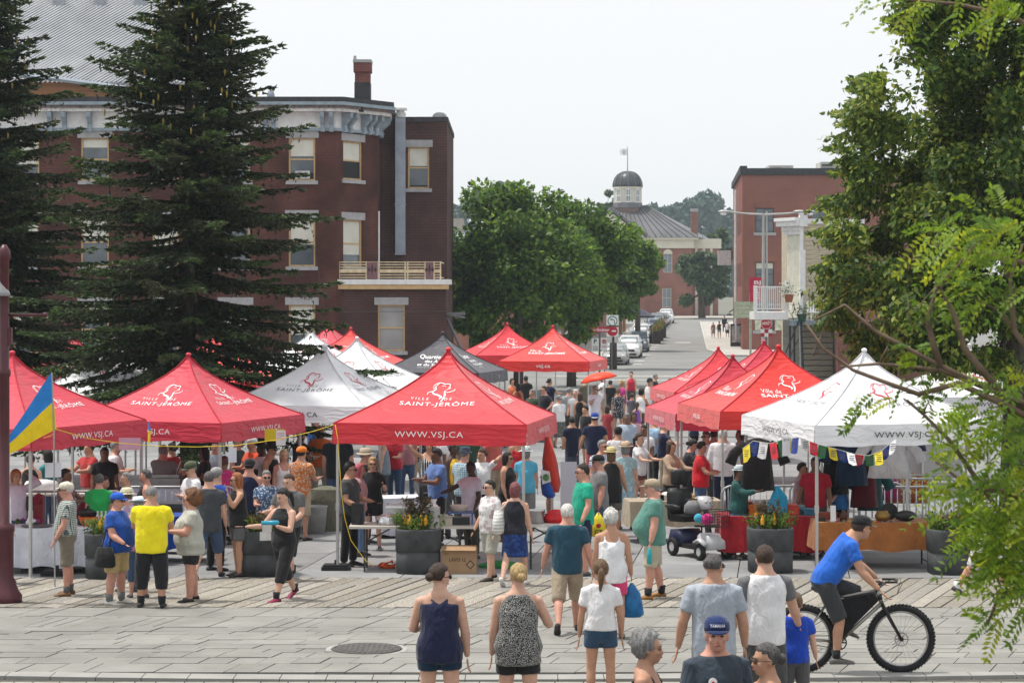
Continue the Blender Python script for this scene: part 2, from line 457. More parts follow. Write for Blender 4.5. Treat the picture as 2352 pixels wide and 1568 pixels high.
# manhole cover in the paving
mh = gnd(842, 1491)
t = thing('manhole_cover', 'round dark iron manhole cover set flush in the stone paving', 'manhole cover', mh)
M_IRON = pm('cast_iron', (.10,.095,.09), .6, .3, 12, bump=.5, bsc=40, metal=.5)
b = B(); b.lathe([(.48,.003),(.48,.008),(.42,.008),(.42,.003)], 32); b.build('concrete_collar', M_GREY, t)
b = B(); b.lathe([(.41,0),(.41,.02),(.38,.02),(.375,.014)], 32); b.build('frame_ring', M_IRON, t)
b = B(); b.lathe([(.37,0),(.37,.019),(.01,.019)], 32); o = b.build('lid', M_IRON, t)
b = B()
for i in range(-5,6):
    for j in range(-5,6):
        if i*i+j*j < 27: b.box((i*.062,j*.062,.022), (.04,.04,.008))
stuff(b.build('raised_studs', pm('worn_iron', (.17,.16,.15), .45, .2, 20, metal=.6), t))

# ================================================================ BUILDINGS
class Bld:
    def __init__(s, name, label, cat, loc): s.r = thing(name, label, cat, loc); s.L = Vector(loc)
    def T(s, x, y, z, rz=0): return Matrix.Translation(Vector((x,y,z))-s.L) @ Matrix.Rotation(rz,4,'Z')
    def part(s, name, mats, fn, parent=None, smooth=False, T=None):
        b = B(); b.T = T if T is not None else Matrix.Translation(-s.L); fn(b); return b.build(name, mats, parent or s.r, smooth)
    def wall(s, T, W, H, ops, mat, th=.35, name='wall'):
        xs = sorted({0, W, *[o[0] for o in ops], *[o[1] for o in ops]}); zs = sorted({0, H, *[o[2] for o in ops], *[o[3] for o in ops]})
        b = B(); b.T = T
        for i in range(len(xs)-1):
            run = None
            for j in range(len(zs)-1):
                cx, cz = (xs[i]+xs[i+1])/2, (zs[j]+zs[j+1])/2
                hole = any(o[0] < cx < o[1] and o[2] < cz < o[3] for o in ops)
                if hole:
                    if run is not None: b.bb(xs[i],xs[i+1],0,th,run,zs[j]); run = None
                elif run is None: run = zs[j]
            if run is not None: b.bb(xs[i],xs[i+1],0,th,run,zs[-1])
        return b.build(name, mat, s.r)
    def win(s, T, x0, x1, z0, z1, fm, lintel=None, blind=0, dark=0, mull=0, gl=None, name='window', sill=None, label=None):
        w = .07; b = B(); b.T = T; zm = (z0+z1)/2; y0, y1 = .06, .16
        b.bb(x0,x0+w,y0,y1,z0,z1); b.bb(x1-w,x1,y0,y1,z0,z1); b.bb(x0+w,x1-w,y0,y1,z0,z0+w); b.bb(x0+w,x1-w,y0,y1,z1-w,z1)
        b.bb(x0+w,x1-w,y0+.03,y1,zm-.03,zm+.03)
        for k in range(mull): xx = x0+(x1-x0)*(k+1)/(mull+1); b.bb(xx-.02,xx+.02,y0+.03,y1,z0+w,zm-.03); b.bb(xx-.02,xx+.02,y0+.03,y1,zm+.03,z1-w)
        f = b.build(name, fm, s.r)
        if label: f['label'] = label
        for (za, zb, mt) in ((z0+w, zm-.03, gl or glass()), (zm+.03, z1-w, gl or glass())):
            b = B(); b.T = T; b.bb(x0+w,x1-w,.13,.14,za,zb); b.build('pane', mt, f)
        if blind:
            b = B(); b.T = T; zb = z1-w-(z1-z0-2*w)*blind; b.bb(x0+w+.01,x1-w-.01,.115,.125,max(zb,zm+.03),z1-w)
            if zb < zm-.03: b.bb(x0+w+.01,x1-w-.01,.115,.125,zb,zm-.03)
            b.build('blind', pm('window_blind', (.62,.62,.55), .8, .08, 2), f)
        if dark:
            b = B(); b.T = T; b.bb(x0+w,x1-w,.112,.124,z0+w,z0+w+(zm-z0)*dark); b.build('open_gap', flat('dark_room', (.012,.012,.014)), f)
        if lintel:
            b = B(); b.T = T; b.bb(x0-.15,x1+.15,-.04,.34,z1,z1+.32); b.build('lintel', lintel, f)
            b = B(); b.T = T; b.bb(x0-.12,x1+.12,-.09,.3,z0-.16,z0); b.build('sill', lintel, f)
        return f
M_BR1 = brick('dark_red_brick', (.10,.028,.02), (.075,.022,.017), (.10,.07,.06), dirt=.5)
M_BR1b = brick('darker_brick', (.075,.028,.025), (.055,.022,.02), (.13,.10,.09), dirt=.35)  # darker brick tone for the wing and ground floor
M_BR2 = brick('orange_red_brick', (.27,.085,.06), (.22,.07,.05), (.3,.2,.17), dirt=.12)
M_BR3 = brick('courthouse_brick', (.30,.115,.085), (.26,.10,.075), (.26,.18,.15), dirt=.2)
M_TAN = pm('tan_window_paint', (.55,.38,.19), .7, .15, 6)
M_STONE = pm('grey_lintel_stone', (.36,.36,.37), .85, .12, 5, bump=.2)
M_WHITE = pm('white_paint_old', (.72,.72,.72), .7, .1, 3)
M_BLUEG = pm('bluegrey_paint', (.27,.33,.38), .6, .15, 4)
M_ROOF = pm('black_roofing', (.04,.04,.045), .7, .3, 5)
M_METAL = pm('grey_sheet_metal', (.30,.34,.40), .45, .15, 2, metal=.3)
PI = math.pi

# --- three storey brick hotel on the left
Y0 = 96.0; base = -.45
hx = lambda x, Y=Y0: gx(x, Y)
hz = lambda y, Y=Y0: ZC-(y-HY)*Y/F
H = Bld('brick_hotel', 'dark red brick three-storey building with white bracketed cornice and tan windows', 'building', (-12, 98, base))
xl = hx(-140); xr = hx(771); top = hz(235)
Tm = H.T(xl, Y0, base); W = xr-xl
rowsW = [(hz(415),hz(317)),(hz(612),hz(500)),(hz(812),hz(700))]
colsW = [(-98,-38),(30,90),(186,250),(350,410),(508,574),(663,724)]
ops = [(hx(a)-xl, hx(c)-xl, z0-base, z1-base) for a, c in colsW for z0, z1 in rowsW]
H.wall(Tm, W, hz(300)-base, ops, M_BR1)
for i, (a, c) in enumerate(colsW):
    for j, (z0, z1) in enumerate(rowsW):
        f = H.win(Tm, hx(a)-xl, hx(c)-xl, z0-base, z1-base, M_TAN, M_STONE, blind=(.45,.42,.3,.55,.2,.62)[(i*5+j*2) % 6], dark=(.28 if (i == 5 and j == 0) else 0))
        if i == 5 and j == 0:
            b = B(); b.T = Tm; xa = hx(678)-xl; b.bb(xa,xa+.62,.02,.1,z0-base+.08,z0-base+.42); b.build('window_fan', pm('fan_plastic', (.55,.55,.53), .5), f)
            b = B(); b.T = Tm
            for cx in (xa+.17, xa+.45): b.ext([(cx+.12*math.cos(q*PI/6), .018, z0-base+.25+.12*math.sin(q*PI/6)) for q in range(12)], (0,-.012,0))
            b.build('fan_grille', flat('fan_dark', (.2,.2,.2)), f)
# chamfered corner bay
cx0, cy0 = xr, Y0; cx1, cy1 = hx(866,98.6), 98.6
ang = math.atan2(cy1-cy0, cx1-cx0); Wc = math.hypot(cx1-cx0, cy1-cy0)
Tc = H.T(cx0, cy0, base, ang)
kx = lambda x: Wc*(x-771)/(866-771)
cw = [(hz(413,97),hz(325,97)),(hz(614,97),hz(505,97))]
ops = [(kx(788), kx(832), z0-base, z1-base) for z0, z1 in cw]
H.wall(Tc, Wc, hz(304,97)-base, ops, M_BR1, name='corner_wall')
H.win(Tc, kx(788), kx(832), cw[0][0]-base, cw[0][1]-base, M_TAN, M_STONE, blind=.5, dark=.85)
H.win(Tc, kx(788), kx(832), cw[1][0]-base, cw[1][1]-base, M_TAN, M_STONE, blind=.75)
H.part('side_wall', M_BR1, lambda b: b.bb(cx1-.3, cx1, 98.7, 106, base, hz(304,98)))
# cornice, parapet, brackets
ztop, zw0, zw1 = hz(228), hz(301), hz(258)
def band(b, z0, z1, out, mi=0):
    n = Vector((math.sin(ang), -math.cos(ang), 0)); c0 = Vector((cx0,cy0,0)); c1 = Vector((cx1,cy1,0))
    e1 = math.tan(ang/2)*out
    pts = [Vector((xl,Y0-out,0)), Vector((xr+e1,Y0-out,0)), c1+n*out+Vector((out*.3,0,0)), Vector((cx1+out*.6,106,0)), Vector((cx1-.4,106,0)), Vector((cx1-.45,98.9,0)), Vector((xr-.2,Y0+.4,0)), Vector((xl,Y0+.4,0))]
    b.ext([(p.x,p.y,z0) for p in pts][::-1], (0,0,z1-z0), mi)
H.part('frieze', M_WHITE, lambda b: band(b, zw0+.12, zw1, .06))
H.part('frieze_moulding', M_BLUEG, lambda b: band(b, zw0, zw0+.12, .14))
H.part('cornice_soffit', pm('peeling_white', (.6,.58,.57), .8, .3, 8), lambda b: band(b, zw1, zw1+.14, .55))
H.part('cornice_brown_band', pm('mottled_brown', (.16,.13,.12), .8, .5, 9), lambda b: band(b, zw1+.14, zw1+.26, .62))  # mottled dark brown band between soffit and gutter
H.part('gutter', M_BLUEG, lambda b: band(b, zw1+.26, ztop-.16, .72))
H.part('roof_edge', M_ROOF, lambda b: band(b, ztop-.16, ztop+.05, .66))
H.part('roof', M_ROOF, lambda b: b.bb(xl, cx1-.45, Y0+.4, 112, ztop-.5, ztop-.1))
bk = B()
prof = [(0,0),(-.16,0),(-.2,.15),(-.14,.3),(-.3,.45),(-.48,.6),(-.5,.82),(0,.82)]
bk.ext([(-.09,p,q) for p, q in prof], (.18,0,0)); bkm = bk.mesh('bracket', M_BLUEG)
def brk(x, y, a): obj('bracket', bkm, H.r, Vector((x,y,zw1-.84))-H.L, a)
for px in (118,150,208,316,339,398,462,486,610,629,742,762): brk(hx(px), Y0-.06, 0)
for q in (.14,.28,.6,.74,.9): brk(cx0+(cx1-cx0)*q+math.sin(ang)*.06, cy0+(cy1-cy0)*q-math.cos(ang)*.06, ang)
brk(cx1+.05, 98.9, ang+PI/4); brk(cx1+.06, 99.6, PI/2)
# chimney
zc0, zc1 = ztop-.3, hz(139,98)
H.part('chimney', [brick('chimney_brick', (.22,.06,.05), (.17,.05,.04), (.2,.15,.13), dirt=.4), M_ROOF, M_STONE],
       lambda b: (b.bb(hx(815,98),hx(849,98),98,98.8,zc0+1.2,zc1-.5), b.bb(hx(814,98),hx(850,98),97.95,98.85,zc0,zc0+1.2,1), b.bb(hx(812,98),hx(852,98),97.9,98.9,zc1-.5,zc1-.1), b.bb(hx(811,98),hx(853,98),97.85,98.95,zc1-.1,zc1+.03,2), b.bb(hx(812,98),hx(818,98),98,98.2,zc1+.03,zc1+.2,2)))
H.part('roof_vent', M_METAL, lambda b: (b.lathe([(.17,0),(.17,.5),(.12,.65)], 12, (hx(622,99),99,ztop-.05)), b.bb(hx(641,99),hx(648,99),99,99.15,ztop-.05,ztop+.3)))
# set-back wing
wy = 101.0; wxl = cx1-.2; wxr = gx(1027,wy); wt = hz(280,wy)
Tw = H.T(wxl, wy, base)
wz = (hz(433,wy), hz(338,wy)); wx0, wx1 = gx(937,wy)-wxl, gx(986,wy)-wxl
H.wall(Tw, wxr-wxl, wt-base, [(wx0,wx1,wz[0]-base,wz[1]-base)], M_BR1b, name='wing_wall')
H.win(Tw, wx0, wx1, wz[0]-base, wz[1]-base, M_TAN, M_STONE, blind=.45, dark=.08)
H.part('wing_side_wall', M_BR1b, lambda b: b.bb(wxr-.35, wxr-.003, wy+.36, 112, base, wt))
H.part('wing_parapet', M_ROOF, lambda b: (b.bb(wxl,wxr+.04,wy-.05,wy+.5,wt,wt+.22), b.bb(wxr-.4,wxr+.04,wy+.5,112,wt,wt+.22), b.bb(wxl,wxr-.4,wy+.5,112,wt-.3,wt)))
dx0, dx1 = gx(908,wy-.4), gx(931,wy-.4)
H.part('air_duct', M_METAL, lambda b: [b.bb(dx0,dx1,wy-.45,wy-.03,z0,z1) for z0, z1 in ((hz(585,wy),hz(470,wy)),(hz(470,wy)+.01,hz(340,wy)),(hz(340,wy)+.01,hz(272,wy)))])
H.part('duct_seams', M_METAL, lambda b: [b.bb(dx0-.02,dx1+.02,wy-.47,wy-.02,hz(q,wy)-.03,hz(q,wy)+.03) for q in (584,470,340)])
H.part('duct_cowl', pm('pale_cowl', (.6,.6,.58), .5), lambda b: b.lathe([(.24,0),(.24,.2),(.18,.22),(.18,.3),(.3,.32),(.28,.42),(.1,.5)], 16, ((dx0+dx1)/2,wy-.24,hz(272,wy)+.02)))
H.part('satellite_dish', pm('dish_grey', (.42,.44,.45), .5), lambda b: b.ext([(gx(1008,wy)+.3*math.cos(q*PI/8), wy+.3, wt+.25+.2*math.sin(q*PI/8)) for q in range(16)], (.05,.05,.02)))
# ground-floor projection with balcony on top
py = 96.4; pxl, pxr = hx(748,py), hx(1025,py); pt = hz(664,py)
Tp = H.T(pxl, py, base); pw = (hz(806,py)-base, hz(700,py)-base)
H.wall(Tp, pxr-pxl, pt-base, [(hx(868,py)-pxl,hx(930,py)-pxl,pw[0],pw[1])], M_BR1b, name='ground_floor_wall', th=.3)
H.win(Tp, hx(868,py)-pxl, hx(930,py)-pxl, pw[0], pw[1], M_TAN, M_STONE, gl=pm('milky_glass', (.33,.33,.33), .2, .2, 1))
H.part('ground_floor_side', M_BR1b, lambda b: b.bb(pxr-.3, pxr-.003, py+.32, wy+6, base, pt))
H.part('terrace_slab', M_WHITE, lambda b: b.bb(pxl-.1, pxr+.12, py-.3, wy-.02, pt+.2, pt+.42))
H.part('terrace_fascia', M_TAN, lambda b: b.bb(pxl-.1, pxr+.1, py-.25, py+.3, pt, pt+.2))
rail = B(); zr0 = pt+.5; zr1 = hz(602,py); ry = py-.15
xa, xb = hx(779,py), hx(1012,py)
for zz in np.linspace(zr0, zr1, 7): rail.bb(xa,xb,ry-.015,ry+.015,zz-.02,zz+.02)
rail.bb(xa,xb,ry-.03,ry+.03,(zr0*.55+zr1*.45)-.06,(zr0*.55+zr1*.45)+.02)
for q in (779,842,869,931,937,977,997,1012): rail.bb(hx(q,py)-.03,hx(q,py)+.03,ry-.035,ry+.035,pt+.42,zr1+.03)
for zz in (zr0,zr1): rail.bb(xb-.02,xb+.02,ry,wy-.2,zz-.02,zz+.02)
rail.T = Matrix.Translation(-H.L)
rail.v = [tuple(Vector(p)-H.L) for p in rail.v]; rail.build('balcony_railing', pm('cream_rail', (.66,.55,.36), .6), H.r)
for a, c in ((842,869),(977,997)):
    o = H.part('rail_panel', pm('mauve_panel', (.2,.11,.12), .7), lambda b: b.bb(hx(a,py)+.02,hx(c,py)-.02,ry-.06,ry-.04,zr0-.05,zr1))
    fl = B(); mid = (hx(a,py)+hx(c,py))/2; zc = (zr0+zr1)/2; fl.T = Matrix.Translation(-H.L)
    fl.ext([(mid,ry-.061,zc+.3),(mid-.05,ry-.061,zc+.05),(mid,ry-.061,zc-.25),(mid+.05,ry-.061,zc+.05)], (0,-.004,0))
    for sg in (-1,1): fl.ext([(mid+sg*.05,ry-.061,zc),(mid+sg*.16,ry-.061,zc+.12),(mid+sg*.2,ry-.061,zc-.02),(mid+sg*.14,ry-.061,zc-.1)], (0,-.004,0))
    fl.build('lily_emblem', flat('dark_mauve', (.06,.03,.04)), o)
H.part('downpipe', M_WHITE, lambda b: b.tube([(cx1+.08,98.6,hz(480)),(cx1+.08,98.6,pt+.4)], .04, 8))
H.part('facade_cable', flat('cable_grey', (.12,.11,.11)), lambda b: (b.tube([(hx(680),Y0-.02,hz(640)),(hx(720),Y0-.03,hz(560)),(hx(738),Y0-.02,hz(660)),(hx(744),Y0-.02,hz(710))], .012, 5), b.tube([(pxl,py-.02,hz(716,py)),(pxr,py-.02,hz(715,py))], .012, 5)))
# fire stair seen beside the wing
H.part('steel_stair', flat('stair_grey', (.16,.16,.17), .5, .4), lambda b: (b.tube([(gx(1026,97),97,hz(722,97)),(gx(1068,97),97,hz(730,97))], .05, 6), b.tube([(gx(1026,97),97,hz(728,97)),(gx(1060,97),97,hz(802,97))], .06, 6), b.tube([(gx(1020,97),97,hz(802,97)),(gx(1062,97),97,hz(803,97))], .04, 6), b.bb(gx(1020,97),gx(1066,97),97,99,hz(724,97),hz(718,97))))

# --- theatre with metal mesh front behind the hotel
ty = 132.0
TH = Bld('theatre', 'tall grey metal mesh theatre roof behind the brick building and the spruces', 'building', (gx(200,ty), ty, -.5))
tz = lambda y: ZC-(y-HY)*ty/F
tx = lambda x: gx(x, ty)
TH.part('mesh_backing', pm('grey_mesh_back', (.2,.21,.235), .6, .1, .2), lambda b: b.ext([(tx(-200),ty,tz(150)),(tx(130),ty,tz(180)),(tx(440),ty,tz(222)),(tx(440),ty+6,tz(-60)),(tx(-200),ty+6,tz(-60))], (0,.4,0)))
mb = B(); mb.T = Matrix.Translation(-TH.L)
for i in range(104):
    a = -560+i*10.8
    pts = []
    for q in (0,1):
        yb = 190 if q == 0 else -50
        xx = a + (0 if q == 0 else 330)
        pts.append((xx, yb))
    (xa_, ya_), (xb_, yb_) = pts
    def cl(x, y): return Vector((tx(x), ty-.12+6*(185-y)/245, tz(y)))
    # clip to x range of the panel
    t0, t1 = 0.0, 1.0
    if xa_ < -190: t0 = (-190-xa_)/330
    if xb_ > 438: t1 = (438-xa_)/330
    if t0 < t1:
        P0 = cl(xa_+330*t0, ya_+(yb_-ya_)*t0); P1 = cl(xa_+330*t1, ya_+(yb_-ya_)*t1)
        mb.tube([P0, P1], .055, 4)
stuff(mb.build('mesh_slats', pm('pale_mesh_slat', (.72,.73,.75), .5, .1, 1), TH.r))
TH.part('mesh_struts', pm('strut_grey', (.3,.32,.36), .6), lambda b: [b.bb(tx(q)-.35,tx(q)+.35,ty+4.6,ty+4.9,tz(48),tz(-50)) for q in (98,197,292,385)])
TH.part('mesh_lower_edge', M_METAL, lambda b: b.tube([(tx(-200),ty-.2,tz(150)),(tx(130),ty-.2,tz(182)),(tx(440),ty-.2,tz(224))], .16, 6))
TH.part('timber_band', pm('warm_timber', (.30,.13,.05), .7, .15, 1, stretch=(.2,1,8)), lambda b: b.ext([(tx(-200),ty+.5,tz(160)),(tx(-200),ty+.5,tz(260)),(tx(440),ty+.5,tz(260)),(tx(440),ty+.5,tz(226)),(tx(130),ty+.5,tz(186))], (0,1,0)))
TH.part('wall', M_GREY, lambda b: b.bb(tx(-200), tx(440), ty+1, ty+20, -.5, tz(255)))

# --- brick building on the right of the street
ry0 = 185.0
RB = Bld('brick_block', 'orange-red brick block with black parapet and dark windows at the street corner', 'building', (24, 190, -.55))
rz_ = lambda y, Y=ry0: ZC-(y-HY)*Y/F
rx_ = lambda x, Y=ry0: gx(x, Y)
rbx = rx_(1705); rt = rz_(402); rb0 = -.55
Tr = RB.T(rbx, ry0, rb0); RW = 15.5
rw = [(1735,1778,534,478),(1735,1778,657,602),(1733,1778,759,690),(1862,1905,534,478),(1862,1905,657,602),(1862,1910,759,690)]
ops = [(rx_(a)-rbx, rx_(c)-rbx, rz_(d)-rb0, rz_(e)-rb0) for a, c, d, e in rw]
RB.wall(Tr, RW, rt-rb0, ops, M_BR2)
M_DKF = flat('dark_window_frame', (.05,.05,.055))
for i, (a, c, d, e) in enumerate(rw):
    f = RB.win(Tr, rx_(a)-rbx, rx_(c)-rbx, rz_(d)-rb0, rz_(e)-rb0, M_DKF, None, blind=.25 if i % 3 == 1 else 0, mull=1)
    o = RB.part('sill', M_STONE, lambda b: b.bb(rx_(a)-.15, rx_(c)+.15, ry0-.1, ry0-.005, rz_(d)-.25, rz_(d)), parent=f)
    if i % 3 < 2: RB.part('brick_lintel', brick('lintel_brick', (.27,.09,.06), (.24,.08,.055), (.28,.2,.16), .08, .4), lambda b: b.bb(rx_(a)-.2, rx_(c)+.2, ry0-.03, ry0-.004, rz_(e)+.02, rz_(e)+.5), parent=f)
la = math.atan2(30, 2.2); Ll = math.hypot(30, 2.2)
Tl = RB.T(rbx+2.2, ry0+30, rb0, la+PI)
lops = []
for d, e in ((534,478),(657,602),(770,706)):
    for k in range(6): lops.append((2.2+k*4.6, 4.4+k*4.6, rz_(d)-rb0, rz_(e)-rb0))
RB.wall(Tl, Ll, rt-rb0+.2, lops, M_BR2, name='street_wall')
for o_ in lops: RB.win(Tl, *o_, M_DKF, None, mull=1)
RB.part('parapet', M_ROOF, lambda b: (b.bb(rbx-.12, rx_(1935), ry0-.15, ry0+.5, rt, rt+.55), b.bb(rx_(1935)+.01, rbx+RW, ry0-.14, ry0+.5, rt, rt+1.0)))
b = B(); b.T = Tl; b.bb(-.1,Ll,-.18,.4,rt-rb0+.2,rt-rb0+.75); b.build('street_parapet', M_ROOF, RB.r)
RB.part('roof', M_ROOF, lambda b: b.bb(rbx+2.6, rbx+RW, ry0+.5, ry0+30, rt-.4, rt))
M_AC = pm('air_unit_grey', (.5,.5,.47), .6, .1, 2)
for (a, c, e, zt) in ((1767,1822,380,0),(1885,1940,372,0)):
    o = RB.part('air_unit', M_AC, lambda b: b.bb(rx_(a,188), rx_(c,188), 188, 191, rt, rz_(e,188)))
    RB.part('louvre', flat('louvre_dark', (.08,.08,.08)), lambda b: [b.bb(rx_(a,188)+.1, (rx_(a,188)+rx_(c,188))/2, 187.96, 188.02, rz_(e,188)-.35-.3*q, rz_(e,188)-.2-.3*q) for q in range(3)], parent=o)
RB.part('roof_box', M_AC, lambda b: (b.bb(rx_(1823,188), rx_(1842,188), 188.5, 190, rt, rz_(388,188)), b.bb(rx_(1843,188), rx_(1884,188), 188.6, 190, rt, rz_(391,188))))
RB.part('stone_base', M_STONE, lambda b: (b.bb(rbx-.06, rbx+RW, ry0-.12, ry0-.01, rb0, rz_(815)), b.bb(rbx-.05, rbx+RW, ry0-.1, ry0-.01, rz_(700)-.05, rz_(700)+.1)))
RB.part('shop_panel', pm('shop_poster', (.55,.58,.45), .6, .4, 3), lambda b: (b.bb(rx_(1734), rx_(1757), ry0-.02, ry0+.02, rz_(758), rz_(735)), b.bb(rx_(1780), rx_(1797), ry0-.05, ry0-.02, rz_(758), rz_(735))))
RB.part('projecting_sign', pm('blank_sign_grey', (.6,.6,.6), .6), lambda b: b.bb(rx_(1649,200), rx_(1679,200), 200, 200.3, rz_(609,200), rz_(575,200)))
RB.part('downpipe', M_WHITE, lambda b: b.tube([(rbx-.05,ry0+5,rt-1),(rbx-.05,ry0+5,rb0+1)], .1, 6))
RB.part('wall_lamp', M_ROOF, lambda b: (b.tube([(rbx,ry0+2,rz_(718)),(rbx-.6,ry0+2,rz_(712)),(rbx-.9,ry0+2,rz_(718))], .05, 5), b.lathe([(.12,.2),(.3,0)], 8, (rbx-.9,ry0+2,rz_(726)))))

# --- clapboard house with balcony and black stair
by = 122.0
bz = lambda y, Y=by: ZC-(y-HY)*Y/F
bx = lambda x, Y=by: gx(x, Y)
BH = Bld('clapboard_house', 'weathered beige clapboard house with white cornice beside the brick block', 'house', (bx(1850), by+3, -.55))
M_CLAP = pm('beige_clapboard', (.46,.40,.30), .8, .3, 3, stretch=(.6,1,6), bump=.2)
M_CLAPW = pm('white_shingle', (.66,.64,.55), .8, .1, 3)
x0, x1 = bx(1841), bx(1985)
zt, zb = bz(512), -.5
n = 36; step = (zt-zb)/n
cbm = B(); cbm.ext([(0,0,0),(0,-.035,0),(0,-.01,step*1.02),(0,.01,step*1.02)], (x1-x0,0,0)); cme = cbm.mesh('clapboard', M_CLAP)
BH.part('wall', M_CLAP, lambda b: b.bb(x0, x1, by, by+9, zb, zt))
for i in range(n): obj('clapboard', cme, BH.r, Vector((x0,by-.002,zb+i*step))-BH.L)
# street side, slanting away to the left
fx0, fy0 = bx(1808,by+1.4), by+1.4
sh = math.atan2(by-fy0, x0-fx0); SW = math.hypot(by-fy0, x0-fx0)
Ts = BH.T(fx0, fy0, zb, sh)
b = B(); b.T = Ts; b.bb(0,SW-.03,0,.3,0,zt-zb-.4); b.build('street_wall', M_CLAPW, BH.r)
shb = B(); shb.T = Ts
for i in range(26):
    for k in range(6): shb.box((.06+(SW-.16)*(k+.5)/6, -.012, (zt-zb)*.5+i*.115), ((SW-.16)/6-.015, .02, .1), rx=.08)
stuff(shb.build('wall_shingles', M_CLAPW, BH.r))
BH.part('corner_board', M_WHITE, lambda b: (b.bb(x0-.09, x0+.09, by-.08, by+.1, zb, zt), b.bb(x0-.02, x0+.2, by-.14, by-.085, bz(668), bz(574))))
def corn(b):
    for k, (o_, z0, z1) in enumerate(((.12,-.62,-.4),(.2,-.4,-.15),(.42,-.15,.12),(.5,.12,.3))):
        b.T = BH.T(fx0,fy0,zt,sh); b.bb(-o_-.1,SW+o_*.3,-o_,.3,z0,z1)
BH.part('street_cornice', M_WHITE, corn)
BH.part('side_cornice', M_WHITE, lambda b: (b.bb(x0+.1, x1, by-.12, by+.1, zt-.05, zt+.22), b.bb(x0-.12, x0+.3, by-.22, by+.3, zt-.2, zt+.42)))
BH.part('roof', M_ROOF, lambda b: b.bb(x0+.3, x1, by+.1, by+9, zt, zt+.12))
BH.part('back_annex', pm('dark_boards', (.12,.08,.06), .9, .4, 4, stretch=(8,1,.5)), lambda b: b.bb(x0+1.7, x1, by-.4, by-.05, bz(690), bz(585)))
BH.part('brick_base', brick('low_brick', (.22,.07,.05), (.18,.06,.05), (.2,.15,.13)), lambda b: b.bb(bx(1925,by-3), bx(1925,by-3)+5, by-3, by-1, zb, bz(735)))
# white balcony
M_PW = pm('balcony_white', (.78,.78,.77), .6, .06, 4)
ya = by-1.2; bl, br_ = bx(1735,ya), bx(1808,ya); zf, zr = bz(716,ya), bz(657,ya)
o = BH.part('balcony', M_PW, lambda b: (b.bb(bl-.05,br_+.05,ya-.05,by+1.3,zf-.42,zf), b.bb(bl,br_,ya,ya+.07,zr-.07,zr), b.bb(bl,br_,ya,ya+.07,zf+.12,zf+.19)))
for q in range(15): BH.part('baluster', M_PW, lambda b: b.bb(bl+.1+(br_-bl-.2)*q/14-.025, bl+.1+(br_-bl-.2)*q/14+.025, ya+.01, ya+.06, zf+.19, zr-.07), parent=o)
BH.part('corner_post', M_PW, lambda b: b.bb(bl-.08,bl+.1,ya-.02,ya+.16,zf,zr+.04), parent=o); BH.part('corner_post', M_PW, lambda b: b.bb(br_-.1,br_+.1,ya-.02,ya+.16,zf,zr+.3), parent=o)
# deck, black railing and stair
M_BLK = flat('black_iron', (.02,.02,.022), .5)
dxl, dxr = bx(1815,ya), bx(1935,ya); dz = bz(735,ya)
o = BH.part('deck', M_BLUEG, lambda b: b.bb(dxl,dxr,ya-.2,by-.05,dz-.3,dz))
rb_ = B(); rb_.T = Matrix.Translation(-BH.L)
for zz in (dz+.1, bz(682,ya)): rb_.bb(bx(1858,ya),dxr,ya-.2,ya-.16,zz-.02,zz+.02)
for q in range(14): xq = bx(1858,ya)+(dxr-bx(1858,ya))*q/13; rb_.bb(xq-.012,xq+.012,ya-.195,ya-.165,dz,bz(682,ya))
for xq in (bx(1822,ya), bx(1834,ya)):
    rb_.tube([(xq,ya-.1,dz),(xq-.1,ya-.15,dz+.3),(xq+.05,ya-.2,dz+.6),(xq,ya-.1,dz+.95)], .025, 5)
rb_.build('deck_railing', M_BLK, o)
for q in range(11):
    zz = dz-.28-.3*q; BH.part('stair_tread', M_BLK, lambda b: b.bb(bx(1840,ya)+.05*q*0, bx(1912,ya), ya-.35-.22*q*.35, ya-.1-.22*q*.35, zz-.05, zz), parent=o)
BH.part('stair_stringer', M_BLK, lambda b: (b.tube([(bx(1838,ya),ya-.3,dz),(bx(1838,ya),ya-1.1,dz-3.3)], .07, 5), b.tube([(bx(1914,ya),ya-.3,dz),(bx(1914,ya),ya-1.1,dz-3.3)], .07, 5), b.tube([(bx(1832,ya),ya-.3,dz-.1),(bx(1788,ya),ya-.8,dz-2.4)], .04, 5), b.tube([(bx(1832,ya),ya-.3,dz-1),(bx(1788,ya),ya-.8,dz-3.1)], .03, 5)), parent=o)
BH.part('deck_post', M_BLK, lambda b: [b.bb(bx(q,ya)-.05,bx(q,ya)+.05,ya-.15,ya-.05,zb,dz-.3) for q in (1814,1824,1915)], parent=o)
BH.part('under_balcony_wall', pm('grey_beige_wall', (.35,.34,.3), .8), lambda b: b.bb(bx(1800,by), bx(1838,by), by+.2, by+.4, zb, bz(730)))  # plain grey-beige wall below the balcony

# --- old courthouse with the dome
cy = 300.0
qz = lambda y, Y=cy: ZC-(y-HY)*Y/F
qx = lambda x, Y=cy: gx(x, Y)
CH = Bld('domed_courthouse', 'red brick courthouse with slate hip roof and a domed white cupola', 'building', (qx(1490), cy+6, 1.0))
M_SLATE = pm('seam_roof_grey', (.13,.13,.14), .45, .25, .3, metal=.3)
M_CREAM = pm('cream_trim', (.62,.60,.50), .7, .06, 1)
cxl, cxr = qx(1330), qx(1590); cb0 = 1.0; eave = qz(546)
Tq = CH.T(cxl, cy, cb0)
wins = [(1524,1544,626,583),(1521,1542,706,662),(1440,1458,626,583),(1440,1458,706,662)]
ops = [(qx(a)-cxl,qx(c)-cxl,qz(d)-cb0,qz(e)-cb0) for a, c, d, e in wins]
CH.wall(Tq, cxr-cxl, eave-1.4-cb0, ops, M_BR3, th=.5)
for o_ in ops: CH.win(Tq, *o_, M_CREAM, None, mull=1, blind=.0, gl=pm('grey_glass', (.25,.29,.32), .15, .2, .5))
